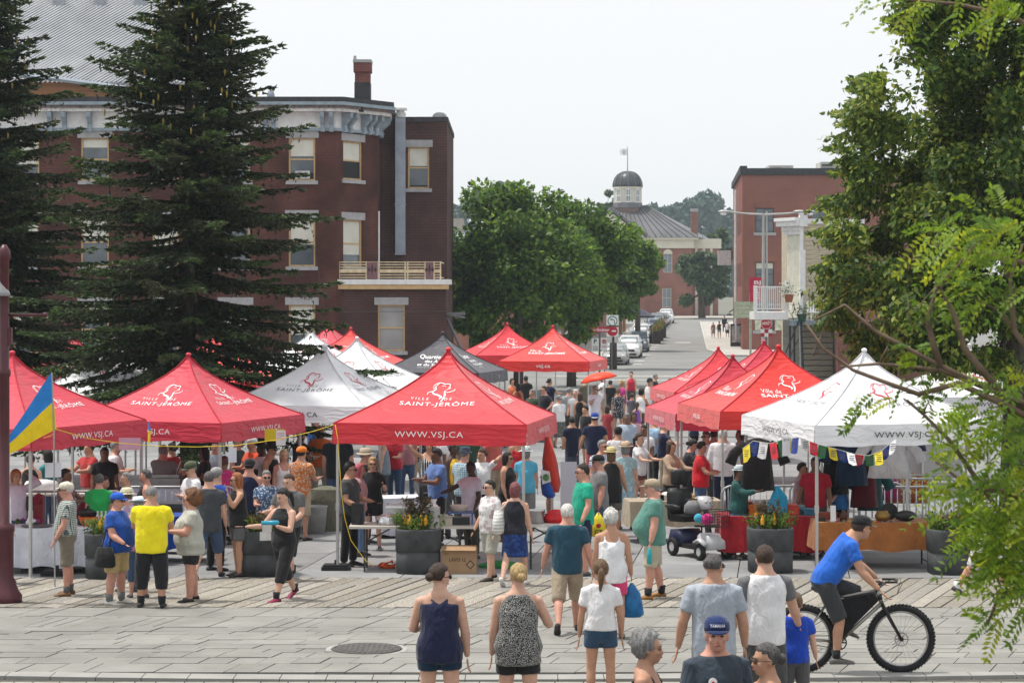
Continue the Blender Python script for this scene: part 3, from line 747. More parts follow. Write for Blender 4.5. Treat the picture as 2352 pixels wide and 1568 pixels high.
CH.part('arch_head', M_CREAM, lambda b: [b.ext([((qx(1534)+.62*math.cos(q*PI/8)), cy-.05, qz(583)+.62*math.sin(q*PI/8)) for q in range(9)], (0,-.08,0)) for _ in (0,)])
CH.part('right_wall', M_BR3, lambda b: b.bb(cxr-.5, cxr+3.6, cy+1.5, cy+16, cb0, eave-1.4))
CH.part('entablature', M_CREAM, lambda b: (b.bb(cxl-.2,cxr+.2,cy-.3,cy+16,eave-1.4,eave-.25), b.bb(cxl-.5,cxr+.8,cy-.7,cy+16,eave-.25,eave), b.bb(cxr+.2,cxr+4,cy+1.3,cy+16,eave-1.4,eave-.1)))
CH.part('side_pilasters', M_CREAM, lambda b: [b.bb(cxr+q,cxr+q+.35,cy+1.42,cy+1.5,cb0,eave-1.4) for q in (.5,1.5,2.5)])
rtop = qz(472, cy+7); rl, rr = qx(1408,cy+7), qx(1486,cy+7)
CH.part('roof', M_SLATE, lambda b: b.add([(cxl-.7,cy-.8,eave+.01),(cxr+1,cy-.8,eave+.01),(cxr+4,cy+15,eave+.01),(cxl-.7,cy+15,eave+.01),(rl,cy+7,rtop),(rr,cy+7,rtop)],
        [(0,1,5,4),(1,2,5),(2,3,4,5),(3,0,4),(3,2,1,0)]))
sm = B(); sm.T = Matrix.Translation(-CH.L)
for q in range(16):
    f_ = (q+.5)/16; xb_ = cxl-.7+(cxr+1-cxl+.7)*f_; xt_ = rl+(rr-rl)*f_
    sm.tube([(xb_,cy-.82,eave+.05),(xt_,cy+6.98,rtop+.04)], .06, 4)
stuff(sm.build('roof_seams', pm('seam_dark', (.06,.06,.065), .5), CH.r))
CH.part('pediment', M_CREAM, lambda b: b.ext([(qx(1330),cy-2,eave+.05),(qx(1480),cy-2,eave+.05),(qx(1400),cy-2,qz(487,cy-2))], (0,2.6,0)))
CH.part('pediment_roof', M_SLATE, lambda b: (b.ext([(qx(1400),cy-2.3,qz(483,cy-2)),(qx(1484),cy-2.3,eave+.05),(qx(1484),cy-2.3,eave+.45),(qx(1400),cy-2.3,qz(483,cy-2)+.4)], (0,6,0))))
cux, cuy = qx(1441.5,cy+7), cy+7.0; r0 = (qx(1474,cy+7)-qx(1409,cy+7))/2
zl = lambda y: qz(y, cuy)
CH.part('cupola_base', [M_SLATE, pm('cupola_brown', (.2,.13,.12), .7)], lambda b: (b.lathe([(r0*1.02,zl(520)),(r0*1.02,zl(478))], 8, (cux,cuy,0), 1), b.lathe([(r0*1.08,zl(478)),(r0*1.02,zl(466))], 8, (cux,cuy,0))))
CH.part('cupola_drum', M_CREAM, lambda b: b.lathe([(r0*.96,zl(466)),(r0*.96,zl(434)),(r0*1.04,zl(434)),(r0*1.04,zl(430))], 16, (cux,cuy,0)))
for k in range(7):
    a = -PI/2+(k-3)*PI/4.2; o = CH.part('cupola_window', M_PW, lambda b: b.box((0,0,0),(.66,.12,1.95)), T=CH.T(cux+math.cos(a)*r0*.955, cuy+math.sin(a)*r0*.955, zl(450), a+PI/2))
    CH.part('pane', glass('cupola_glass', (.3,.33,.36)), lambda b: [b.box((sx*.15,-.065,sz*.42),(.24,.03,.7)) for sx in (-1,1) for sz in (-1,1)], parent=o, T=CH.T(cux+math.cos(a)*r0*.955, cuy+math.sin(a)*r0*.955, zl(450), a+PI/2))
prof = [(r0*1.03*math.cos(t_)**.8, zl(430)+(zl(394)-zl(430))*math.sin(t_)) for t_ in np.linspace(0, 1.5, 10)]
CH.part('dome', pm('dome_lead', (.06,.068,.075), .4, .3, .5, metal=.4), lambda b: b.lathe(prof, 24, (cux,cuy,0)), smooth=True)
CH.part('dome_ribs', M_SLATE, lambda b: [b.tube([(cux+math.cos(a)*(r+.03), cuy+math.sin(a)*(r+.03), z) for r, z in prof], .07, 4) for a in np.linspace(0, 2*PI, 13)[:-1]])
CH.part('flagpole', M_STONE, lambda b: b.tube([(cux,cuy,zl(395)),(cux,cuy,zl(337))], [.08,.04], 6))
b = B(); b.T = Matrix.Translation(-CH.L)
gr = [(cux-.05-(q/6)*1.0, cuy+.12*math.sin(q*1.3), zl(341)-.12*q/6-.05*math.sin(q)) for q in range(7)]
b.loft([[(p[0],p[1]-.008,p[2]),(p[0],p[1]+.008,p[2]),(p[0],p[1]+.008,p[2]-.85),(p[0],p[1]-.008,p[2]-.85)] for p in gr]); fo = b.build('roof_flag', pm('white_flag', (.78,.78,.78), .8), CH.r)
CH.part('flag_mark', flat('flag_grey', (.45,.45,.47)), lambda b: (b.bb(cux-.8,cux-.3,cuy-.19,cuy-.17,zl(341)-.45,zl(341)-.35), b.bb(cux-.7,cux-.35,cuy-.19,cuy-.17,zl(341)-.65,zl(341)-.55)), parent=fo)
CH.part('chimney', [M_BR3, M_STONE], lambda b: (b.bb(qx(1588,cy+3),qx(1603,cy+3),cy+3,cy+4,eave,qz(486,cy+3)), b.bb(qx(1587,cy+3),qx(1604,cy+3),cy+2.95,cy+4.05,qz(486,cy+3),qz(479,cy+3),1)))
CH.part('dormer', M_SLATE, lambda b: b.ext([(qx(1532,cy+4),cy+4,qz(528,cy+4)),(qx(1580,cy+4),cy+4,qz(545,cy+4)),(qx(1548,cy+4),cy+4,qz(520,cy+4))], (0,3,0)))
CH.part('snow_guards', M_ROOF, lambda b: [b.bb(qx(1480)+q*.7,qx(1480)+q*.7+.05,cy-.75,cy-.7,eave,eave+.35) for q in range(13)])

# --- low grey building glimpsed between the hotel and the street trees
LB = Bld('low_shop', 'low grey-roofed building with rooftop box beyond the brick hotel', 'building', (gx(1050,170), 172, -.6))
lz = lambda y: ZC-(y-HY)*170/F
LB.part('wall', M_BR1, lambda b: b.bb(gx(960,170), gx(1110,170), 170, 180, -.6, lz(566)))
LB.part('green_fascia', pm('green_fascia', (.05,.1,.09), .6), lambda b: b.bb(gx(960,170)-.1, gx(1110,170), 169.8, 180, lz(566), lz(557)))
LB.part('roof', M_METAL, lambda b: b.ext([(gx(960,170),169.7,lz(557)),(gx(1112,170),169.7,lz(557)),(gx(1112,170),172,lz(533)),(gx(960,170),172,lz(533))], (0,.3,.05)))
LB.part('roof_box', pm('box_beige', (.42,.38,.33), .8), lambda b: (b.bb(gx(1010,172), gx(1064,172), 172, 175, lz(533), lz(500)), b.bb(gx(1078,172), gx(1092,172), 172, 173, lz(540), lz(522))))
# --- dim shop fronts and terrace under the street trees
SF = Bld('street_shops', 'row of dim brick shop fronts under the street trees', 'building', (0, 200, -.3))
SF.part('wall', M_BR3, lambda b: b.ext([(-14,166,-.5),(2.5,166,-.5),(12.3,260,-.5),(-14,260,-.5)][::-1], (0,0,7)))
SF.part('awning', pm('awning_grey', (.3,.28,.3), .7), lambda b: (b.box((9.0,222,4.0),(2,14,.25),rz=-.1), b.box((9.3,222,4.5),(1.4,12,.2),rz=-.1)))
for q in range(8): SF.part('window', glass(), lambda b: b.box((3.6+.1*q*9,176+q*9.0,1.9),(.1,4.5,2.4),rz=-.104))
for q in (0,7,14): SF.part('post', pm('timber_post', (.3,.17,.07), .8), lambda b: b.bb(9.9+.1*q,10.2+.1*q,216+q,216.4+q,-.2,4.4))
# ================================================================ TREES
def leafcloud(name, C, D, N, Ln, Wd, mats, mi, parent, shape='leaf'):
    """C centres, D long axes, N normals (unit), one small folded blade each"""
    n = len(C); D = D/np.linalg.norm(D, axis=1, keepdims=True)
    N = N - D*np.sum(N*D, axis=1, keepdims=True); N /= np.linalg.norm(N, axis=1, keepdims=True)+1e-9
    Sd = np.cross(D, N); L2 = (Ln/2)[:,None]; W2 = (Wd/2)[:,None]
    if shape == 'leaf':
        V = np.stack([C-D*L2, C+Sd*W2+N*W2*.25, C+D*L2, C-Sd*W2+N*W2*.25], 1); k = 4
    else:
        V = np.stack([C-D*L2-Sd*W2, C-D*L2+Sd*W2, C+D*L2], 1); k = 3
    me = bpy.data.meshes.new(name)
    me.vertices.add(n*k); me.vertices.foreach_set('co', V.reshape(-1).astype(np.float32))
    me.loops.add(n*k); me.loops.foreach_set('vertex_index', np.arange(n*k, dtype=np.int32))
    me.polygons.add(n); me.polygons.foreach_set('loop_start', np.arange(0, n*k, k, dtype=np.int32))
    for m in mats: me.materials.append(m)
    me.polygons.foreach_set('material_index', np.asarray(mi, dtype=np.int32))
    me.update(calc_edges=True); me.validate()
    return obj(name, me, parent)
def unit(a): return a/(np.linalg.norm(a, axis=1, keepdims=True)+1e-9)
M_BARK = pm('bark_grey', (.09,.075,.06), .95, .4, 7, bump=.6, stretch=(3,3,.5))
M_BARKD = pm('bark_dark', (.045,.038,.032), .95, .4, 7, bump=.6, stretch=(3,3,.5))

def spruce(label, loc, Ht, Rb, z0, seed):
    r = np.random.default_rng(seed)
    t = thing('spruce_tree', label, 'tree', loc, 0)
    b = B(); b.tube([(0,0,-.1),(.02,0,.6),(0,.02,Ht*.5),(0,0,Ht)], [.26,.2,.12,.02], 10); b.build('trunk', M_BARKD, t, True)
    br = B(); C = []; D = []; N = []; Ls = []; mi = []
    z = z0
    while z < Ht-.15:
        f = (z-z0)/(Ht-z0); Rm = Rb*(1-f)**.78*(1 if f > .08 else .85)
        nb = int(r.integers(8, 11)) if f < .85 else 6
        for k in range(nb):
            az = r.uniform(0, 2*PI); Lb = Rm*r.uniform(.5, 1.12)*(1+.1*math.sin(az*2+z*2.1))+.12; zb = z+r.uniform(-.16,.16)
            if f > .04 and r.random() < .05: Lb *= 1.18
            rise = .35*f+r.uniform(-.16,.1); droop = .30*(1-f)
            m = max(4, int(Lb/.16)); dr = np.array((math.cos(az), math.sin(az), 0)); sd = np.array((-dr[1], dr[0], 0))
            pts = []
            for q in range(m+1):
                s_ = q/m; x = Lb*s_
                pts.append(dr*x+np.array((0,0,zb+x*rise-droop*Lb*(s_**1.2)+.42*droop*Lb*s_**3)))
            if Lb > .5: br.tube([tuple(p) for p in pts[::2]] if m > 5 else [tuple(p) for p in pts], [.035*(1-.85*i/max(1,len(pts[::2] if m > 5 else pts)-1)) for i in range(len(pts[::2] if m > 5 else pts))], 4)
            tone = r.random()
            for q in range(1, m+1):
                s_ = q/m; p = pts[q]; dirb = unit((pts[q]-pts[q-1])[None])[0]
                if s_ < .12 and f < .7: continue
                tl = (.16+.42*(1-s_)*min(1,Lb/1.6))*r.uniform(.7,1.2)
                for sg in (-1, 1, 0):
                    if sg == 0 and q < m: continue
                    td = dirb*(.75 if sg else 1)+sd*sg*.85+np.array((0,0,r.uniform(-.34,-.02))); td /= np.linalg.norm(td)
                    ln = tl if sg else .18; nn = max(6, int(ln/.019))
                    ss = r.uniform(0, 1, nn)
                    c = p+td*(ss*ln)[:,None]; c[:,2] -= .22*ln*ss**2
                    a = r.normal(size=(nn,3)); a[:,2] = np.abs(a[:,2])*.4-.05
                    d = td*1.15+unit(a)*.85
                    C.append(c+unit(d)*.03); D.append(d); N.append(r.normal(size=(nn,3))); Ls.append(r.uniform(.10,.19,nn))
                    mi.append(np.where(r.random(nn) < .25+.5*(s_ > .75), 1, 0) if tone < .75 else np.where(r.random(nn) < .5, 2, 0))
            # hanging shoots near the trunk side
            if f < .8 and Lb > .8:
                for q in range(2, m):
                    if r.random() < .55:
                        nn = 9; ss = r.uniform(0,1,nn); ln = r.uniform(.15,.4)
                        c = pts[q]+np.array((0,0,-1))*(ss*ln)[:,None]+r.normal(size=(nn,3))*.02
                        d = np.array((0,0,-1.))+r.normal(size=(nn,3))*.45
                        C.append(c); D.append(d); N.append(r.normal(size=(nn,3))); Ls.append(r.uniform(.06,.11,nn)); mi.append(np.zeros(nn, int))
        z += r.uniform(.17,.3)*(1 if f < .7 else .7)
    C = np.concatenate(C); D = np.concatenate(D); N = np.concatenate(N); Ls = np.concatenate(Ls); mi = np.concatenate(mi)
    mats = [leafmat('spruce_dark', (.032,.046,.02), .45, .15), leafmat('spruce_fresh', (.06,.105,.03), .4, .2), leafmat('spruce_olive', (.05,.06,.02), .4, .12)]
    br.build('branches', M_BARKD, t)
    stuff(leafcloud('crown', C, D, N, Ls, Ls*.42, mats, mi, t, 'tri'))
    # cones hanging in the top
    cn = B()
    for k in range(170):
        f = r.uniform(.55, .98); zz = z0+f*(Ht-z0); rr = Rb*(1-f)**.85*r.uniform(.5,1.0); az = r.uniform(0, 2*PI)
        x, y = rr*math.cos(az), rr*math.sin(az); zz += .2*f*rr
        cn.tube([(x,y,zz),(x+.004,y,zz-.06),(x,y,zz-.14)], [.012,.024,.008], 5)
    stuff(cn.build('cones', pm('cone_yellow', (.22,.17,.03), .8, .3, 9), t))
    return t
spruce('broad dark spruce with trunk rising in front of the brick hotel', Vector((gx(432,48), 48, G(48))), 12.3, 4.05, 2.2, 3)
spruce('dark spruce cut by the left picture edge beside the burgundy lamp post', Vector((gx(-40,53), 53, G(53))), 12.7, 4.1, 2.3, 11)

def broadleaf(label, name, loc, cz, rad, n, L, mats, wts, seed, trunk=.2, clusters=60, cr=(.5,1.0), holes=.0, flatn=.5, squash=.8, group=None, low=.35, ratio=.62, keep=None, kc=None):
    r = np.random.default_rng(seed)
    t = thing(name, label, 'tree', loc, 0, group)
    rad = np.array(rad, float); cc = np.array((0,0,cz))
    cl = []
    while len(cl) < clusters:
        p = r.normal(size=3); p /= np.linalg.norm(p); q = r.random()**.45
        p = p*q
        if kc:
            p = r.uniform(-1,1,3)
            if (np.abs(p)**3.5).sum() > 1: continue
        elif p[2] < -.1 and r.random() < .3: continue
        if kc and not kc(p): continue
        cl.append(p)
    cl = np.array(cl)*rad*.88+cc
    b = B(); zf = cz-rad[2]*low
    b.tube([(0,0,-.1),(.03,0,zf*.5),(0,.04,zf),(0,0,cz+rad[2]*.3)], [trunk*1.25,trunk,trunk*.85,trunk*.3], 9)
    for k in range(0, clusters, max(1, clusters//22)):
        p = cl[k]
        if keep is not None and not keep((p+np.array(loc))[None]+np.array((0,0,.5)))[0]: continue
        zs = r.uniform(zf*.9, min(p[2], cz) if p[2] > zf else zf); st = np.array((0,0,zs)); md = (st+p)/2+np.array((0,0,-.05*np.linalg.norm(p-st)))
        b.tube([tuple(st), tuple(md), tuple(p)], [trunk*.42, trunk*.28, trunk*.06], 5)
    b.build('trunk', M_BARK, t, True)
    per = n//clusters; C = []; D = []; N = []; mi = []
    for p in cl:
        R_ = r.uniform(*cr); d = unit(r.normal(size=(per,3))); rr = R_*r.random(per)**.42
        c = p+d*rr[:,None]*np.array((1,1,squash)); C.append(c)
        out = unit(c-cc); N.append(d*.6+out*.5+np.array((0,0,flatn))+r.normal(size=(per,3))*.45)
        dd = d*.5+out*.5+r.normal(size=(per,3))*.6; dd[:,2] -= .35; D.append(dd)
        w = np.array(wts)*r.uniform(.4,1.6,len(wts)); w /= w.sum(); mi.append(r.choice(len(wts), per, p=w))
    C = np.concatenate(C); D = np.concatenate(D); N = np.concatenate(N); mi = np.concatenate(mi)
    if keep is not None:
        kk = keep(C+np.array(loc)); C, D, N, mi = C[kk], D[kk], N[kk], mi[kk]
    Ls = L*r.uniform(.7,1.25,len(C))
    stuff(leafcloud('crown', C, D, unit(N), Ls, Ls*ratio, mats, mi, t)); return t
LM = [leafmat('maple_mid', (.095,.185,.022), .4, .45), leafmat('maple_deep', (.05,.11,.02), .4, .4), leafmat('maple_fresh', (.16,.26,.028), .35, .5)]
def bt(label, x, ytop, ybot, Y, wpx, n, seed, clusters=70, L=.3, mats=LM, wts=(3,3,1.6), name='street_tree', trunk=.22, **kw):
    X = gx(x, Y); zt = ZC-(ytop-HY)*Y/F; zb = ZC-(ybot-HY)*Y/F; g = G(Y); rz = (zt-zb)/2; rx = wpx/2*Y/F
    return broadleaf(label, name, Vector((X,Y,g)), (zt+zb)/2-g, (rx, rx*.9, rz), n, L, mats, wts, seed, trunk, clusters, (rx*.2,rx*.36), **kw)
bt('largest rounded maple beside the brick hotel above the black tent', 1190, 402, 800, 112, 360, 32000, 21, 105)
bt('maple close behind the red tent, just right of the largest one', 1312, 428, 790, 120, 300, 22000, 22, 75)
bt('lower maple standing over the parked cars', 1408, 486, 750, 150, 225, 14000, 23, 55, L=.36)
bt('small maple further up the street before the courthouse', 1464, 540, 712, 185, 135, 7500, 24, 34, L=.42)
bt('maple half hidden at the hotel wing corner', 1085, 560, 830, 114, 150, 9000, 25, 40)
FM = [leafmat('far_green', (.075,.125,.04), .3, .2), leafmat('far_deep', (.05,.09,.035), .3, .2)]
bt('tree in front of the right side of the courthouse', 1612, 560, 720, 285, 140, 5000, 26, 34, L=.7, mats=FM, wts=(1,1.4), trunk=.4)
bt('pale tree showing beside the cupola', 1390, 425, 560, 330, 60, 1100, 27, 18, L=.7, mats=FM, wts=(2,1), trunk=.25)
bt('bushy green tree behind the courthouse chimney', 1640, 505, 700, 320, 110, 3000, 28, 30, L=.8, mats=FM, wts=(2,1), trunk=.4)
# far wood on the hill
def wood(name, spots, Y, L, seed):
    r = np.random.default_rng(seed); C = []; N = []
    for x, yt, wpx in spots:
        p = at(x, yt, Y); R_ = wpx/2*Y/F; n = int(900*max(1,R_/9))
        for lobe in range(9):
            d0 = r.normal(size=3); d0 /= np.linalg.norm(d0); c0 = np.array((p.x,p.y,p.z-R_))+d0*R_*.6
            d = unit(r.normal(size=(n//9,3))); C.append(c0+d*(R_*.5*r.random(n//9)**.4)[:,None]); N.append(d+np.array((0,0,.4)))
        m = 500; C.append(np.c_[r.uniform(p.x-R_,p.x+R_,m), r.uniform(Y-4,Y+8,m), r.uniform(0,max(1,p.z-R_*.8),m)]); N.append(r.normal(size=(m,3)))
    C = np.concatenate(C); N = unit(np.concatenate(N)); n = len(C)
    o = leafcloud(name, C, r.normal(size=(n,3)), N, L*r.uniform(.6,1.3,n), L*.7*r.uniform(.6,1.2,n), [leafmat('wood_green', (.06,.115,.07), .3, .1), leafmat('wood_deep', (.04,.09,.06), .3, .1)], r.integers(0,2,n), None)
    return stuff(o)
tag(wood('distant_wood', [(1500,470,60),(1545,465,70),(1590,452,80),(1625,440,80),(1655,470,70),(1570,480,80),(1700,500,90),(1540,490,90)], 700, 2.2, 5), 'hazy blue-green wood on the rise behind the courthouse', 'trees')
tag(wood('distant_trees', [(1045,470,50),(1075,455,60),(1110,430,60),(1150,418,70),(1195,430,60),(1020,480,60),(980,490,60)], 620, 2.0, 6), 'hazy tree line showing between hotel and maples', 'trees')

# linden on the right
LD = [leafmat('linden_leaf', (.075,.14,.022), .35, .4), leafmat('linden_deep', (.042,.085,.018), .35, .35), leafmat('linden_bract', (.24,.30,.05), .25, .45)]
Yt = 45.0
def ldkeep(P):
    x = P[:,0]*F/P[:,1]+HX; y = HY-(P[:,2]-ZC)*F/P[:,1]
    lim = np.interp(y, [-200,60,120,170,230,330,380,420,470,500,560,600,650,700,760,830,900], [2060,2060,2085,1985,1955,1915,1925,1960,1880,1875,1900,1920,1850,1858,1905,1960,2010])
    rough = 16*np.sin(y*.09)+14*np.sin(y*.23+1)+rng.normal(size=len(x))*12
    hole = (np.abs(y-205) < 55) & (x < 2125) & (x > 2040-(y-150)*.2)
    return (x > lim+rough) & ~(hole & (rng.random(len(x)) < .93)) & (y < 862+10*np.sin(x*.05))
broadleaf('large linden with yellow-green bracts filling the upper right edge', 'linden_tree', Vector((gx(2330,Yt),Yt,G(Yt))), 7.6, (5.0,3.2,5.6), 128000, .158, LD, (3,2,2.2), 31, .26, 230, (.4,.8), low=.55, ratio=.5, keep=ldkeep, kc=lambda p: p[0] < .25)

# locust with feathery leaves close to the camera on the right
def locust():
    r = np.random.default_rng(44); Yl = 10.5
    t = thing('locust_tree', 'feathery locust branches with small bright leaflets hanging in from the right edge', 'tree', Vector((3.6,Yl,G(Yl))))
    base = Vector((3.6,Yl,G(Yl)))
    def lp(x, y, d=0): return tuple(at(x, y, Yl+d)-base)
    b = B()
    b.tube([(0,0,-.1),(-.05,0,1.2),(.02,.05,2.6),(0,0,4.2),(-.1,.1,6.5)], [.1,.085,.075,.06,.04], 9)
    limbs = [[(2700,1130,.2),(2450,1000,.1),(2300,905,0),(2140,830,0),(2010,760,0),(1940,700,0),(1870,735,0)],
             [(2700,1100,0),(2440,960,0),(2300,905,0),(2160,850,.1),(2020,835,.1),(1930,842,.1)],
             [(2440,1000,0),(2310,930,0),(2200,880,0),(2110,905,0),(2040,880,0),(1960,850,0),(1890,800,0),(1850,740,0)],
             [(2300,905,0),(2215,800,0),(2195,730,0),(2160,660,0),(2240,560,0)],
             [(2160,845,.0),(2130,740,0),(2150,660,0),(2210,600,0)],
             [(2420,880,0),(2330,760,0),(2320,640,0),(2350,560,0)],
             [(2430,1250,-.2),(2300,1180,-.1),(2180,1010,0),(2120,950,0),(2075,915,0)],
             [(2440,1420,-.1),(2330,1350,0),(2290,1380,0),(2268,1430,0)],
             [(2440,620,.2),(2330,600,.1),(2220,575,.1),(2130,560,.1)],
             [(2440,120,.2),(2330,40,.1),(2200,10,.1),(2030,-5,.1)],
             [(2440,1200,-.1),(2320,1130,-.1),(2230,1120,-.1),(2150,1060,-.1)]]
    for L_ in limbs:
        P = [lp(*p) for p in L_]; k = len(P); b.tube(P, [.015*(1-.84*i/(k-1))+.0025 for i in range(k)], 6)
    for k in range(26):
        L_ = limbs[int(r.integers(0, 7))]; i = int(r.integers(1, len(L_)-1)); x, y, d = L_[i]
        b.tube([lp(x,y,d), lp(x+r.uniform(-50,30), y+r.uniform(-70,40), d), lp(x+r.uniform(-110,30), y+r.uniform(-120,60), d)], [.006,.004,.0015], 5)
    b.build('branches', pm('locust_bark', (.17,.12,.085), .8, .35, 12), t, True)
    C = []; D = []; N = []; Ls = []; mi = []
    def leaf(x, y, d, ang, ln, droop):
        nl = 9; p = np.array(lp(x, y, d)); a = np.array((math.cos(ang), r.uniform(-.5,.5), math.sin(ang))); a /= np.linalg.norm(a)
        nrm = r.normal(size=3)*.5+np.array((0,-.5,.8)); sd = np.cross(a, nrm); sd /= np.linalg.norm(sd)
        tone = r.choice(3, p=(.5,.3,.2))
        for q in range(nl):
            s_ = (q+1)/nl; c = p+a*ln*s_+np.array((0,0,-droop*ln*s_*s_))
            for sg in (-1,1):
                l_ = .046*(1-.35*abs(s_-.5))*r.uniform(.85,1.15); dd = sd*sg+a*.45+np.array((0,0,-.25))
                C.append(c+dd/np.linalg.norm(dd)*l_*.5); D.append(dd); N.append(nrm+r.normal(size=3)*.35); Ls.append(l_); mi.append(tone)
        C.append(p+a*ln*1.1+np.array((0,0,-droop*ln))); D.append(a); N.append(nrm); Ls.append(.045); mi.append(tone)
    def patch(x0, x1, y0, y1, n, edge):
        k = 0
        while k < n:
            x, y = r.uniform(x0,x1), r.uniform(y0,y1)
            if edge(x, y): leaf(x, y, r.uniform(-.35,.35), r.uniform(PI*.55, PI*1.45), r.uniform(.12,.2), r.uniform(.2,.7)); k += 1
    patch(2120, 2480, 1000, 1260, 130, lambda x, y: x > np.interp(y, [1000,1080,1150,1200,1260], [2220,2190,2170,2230,2230]))
    patch(2180, 2480, 1170, 1400, 120, lambda x, y: x > np.interp(y, [1170,1230,1290,1400], [2250,2225,2265,2335]))
    patch(2150, 2480, 860, 1010, 60, lambda x, y: x > np.interp(y, [860,930,1010], [2230,2205,2250]))
    patch(2110, 2480, 480, 700, 85, lambda x, y: x > np.interp(y, [480,540,600,700], [2200,2140,2130,2250]))
    patch(2020, 2480, -60, 45, 60, lambda x, y: y < np.interp(x, [2020,2100,2300,2480], [-5,35,50,60]))
    for x, y in ((2095,800),(2110,830),(2135,850),(2150,880),(2080,860),(2160,800),(2200,760),(2130,900),(2175,920),(1985,900),(2010,905),(1975,935),(2060,915),(2268,1425),(2285,1400),(2275,1440),(2300,1420),(2240,700),(2165,700)): leaf(x, y, r.uniform(-.1,.1), r.uniform(PI*.7,PI*1.5), r.uniform(.09,.15), .4)
    n = len(C); Ls = np.array(Ls)
    stuff(leafcloud('crown', np.array(C), np.array(D), unit(np.array(N)), Ls, Ls*.42, [leafmat('locust_leaf', (.18,.28,.022), .25, .5), leafmat('locust_deep', (.10,.19,.02), .25, .45), leafmat('locust_yellow', (.28,.34,.025), .25, .5)], mi, t))
locust()
# ================================================================ TENTS
def tentcloth(name, col):
    m, t, b = _new(name); n, L = t.nodes, t.links
    tc = n.new('ShaderNodeTexCoord')
    no = n.new('ShaderNodeTexNoise'); no.inputs['Scale'].default_value = 1.3; no.inputs['Detail'].default_value = 3; L.new(tc.outputs['Object'], no.inputs['Vector'])
    cr = n.new('ShaderNodeValToRGB'); cr.color_ramp.elements[0].position = .3; cr.color_ramp.elements[1].position = .7
    cr.color_ramp.elements[0].color = _c([x*.89 for x in col]); cr.color_ramp.elements[1].color = _c([min(1,x*1.05) for x in col])
    L.new(no.outputs[0], cr.inputs[0]); L.new(cr.outputs[0], b.inputs['Base Color'])
    b.inputs['Roughness'].default_value = .55; b.inputs['Specular IOR Level'].default_value = .35
    b.inputs['Sheen Weight'].default_value = .25
    wv = n.new('ShaderNodeTexNoise'); wv.inputs['Scale'].default_value = 2.2; wv.inputs['Detail'].default_value = 2; wv.inputs['Distortion'].default_value = 1.2
    mp = n.new('ShaderNodeMapping'); mp.inputs['Scale'].default_value = (1,1,3.5); L.new(tc.outputs['Object'], mp.inputs[0]); L.new(mp.outputs[0], wv.inputs['Vector'])
    bp = n.new('ShaderNodeBump'); bp.inputs['Strength'].default_value = .55; bp.inputs['Distance'].default_value = .06
    L.new(wv.outputs[0], bp.inputs['Height']); L.new(bp.outputs[0], b.inputs['Normal'])
    ts = n.new('ShaderNodeBsdfTranslucent'); L.new(cr.outputs[0], ts.inputs[0])
    ms = n.new('ShaderNodeMixShader'); ms.inputs[0].default_value = .10
    L.new(b.outputs[0], ms.inputs[1]); L.new(ts.outputs[0], ms.inputs[2]); L.new(ms.outputs[0], n['Material Output'].inputs[0])
    return m
M_TR = tentcloth('red_canopy', (.66,.03,.045)); M_TR2 = tentcloth('bright_red_canopy', (.74,.035,.03)); M_TRP = tentcloth('faded_red_canopy', (.6,.028,.06))
M_TW = tentcloth('white_canopy', (.84,.85,.88)); M_TK = tentcloth('charcoal_canopy', (.045,.043,.06))
M_LW = flat('print_white', (.85,.83,.84)); M_LK = flat('print_black', (.03,.03,.035)); M_LR = flat('print_red', (.55,.03,.06)); M_LG = flat('print_grey', (.2,.2,.21))
M_POLE = pm('tent_pole', (.48,.48,.47), .45, .08, 4, metal=.4)
TW, ZE, ZV, RISE, PW = 1.6, 2.42, 2.08, 1.2, .66
def canz(r, u=0): return ZE+RISE*(1-r**PW)-.05*4*r*(1-r)*(1-u*u)
def canp(r, u, off=0.0):     # front face (-Y side)
    r = max(r, 1e-4); z = canz(r, u); d = (canz(r+.01,u)-canz(r-.01 if r > .012 else r,u))/(.01 if r <= .012 else .02)
    n = Vector((0, d/TW, 1)); n.normalize()
    return Vector((u*TW*r, -TW*r, z)) + Vector((0, n.y, n.z))*off
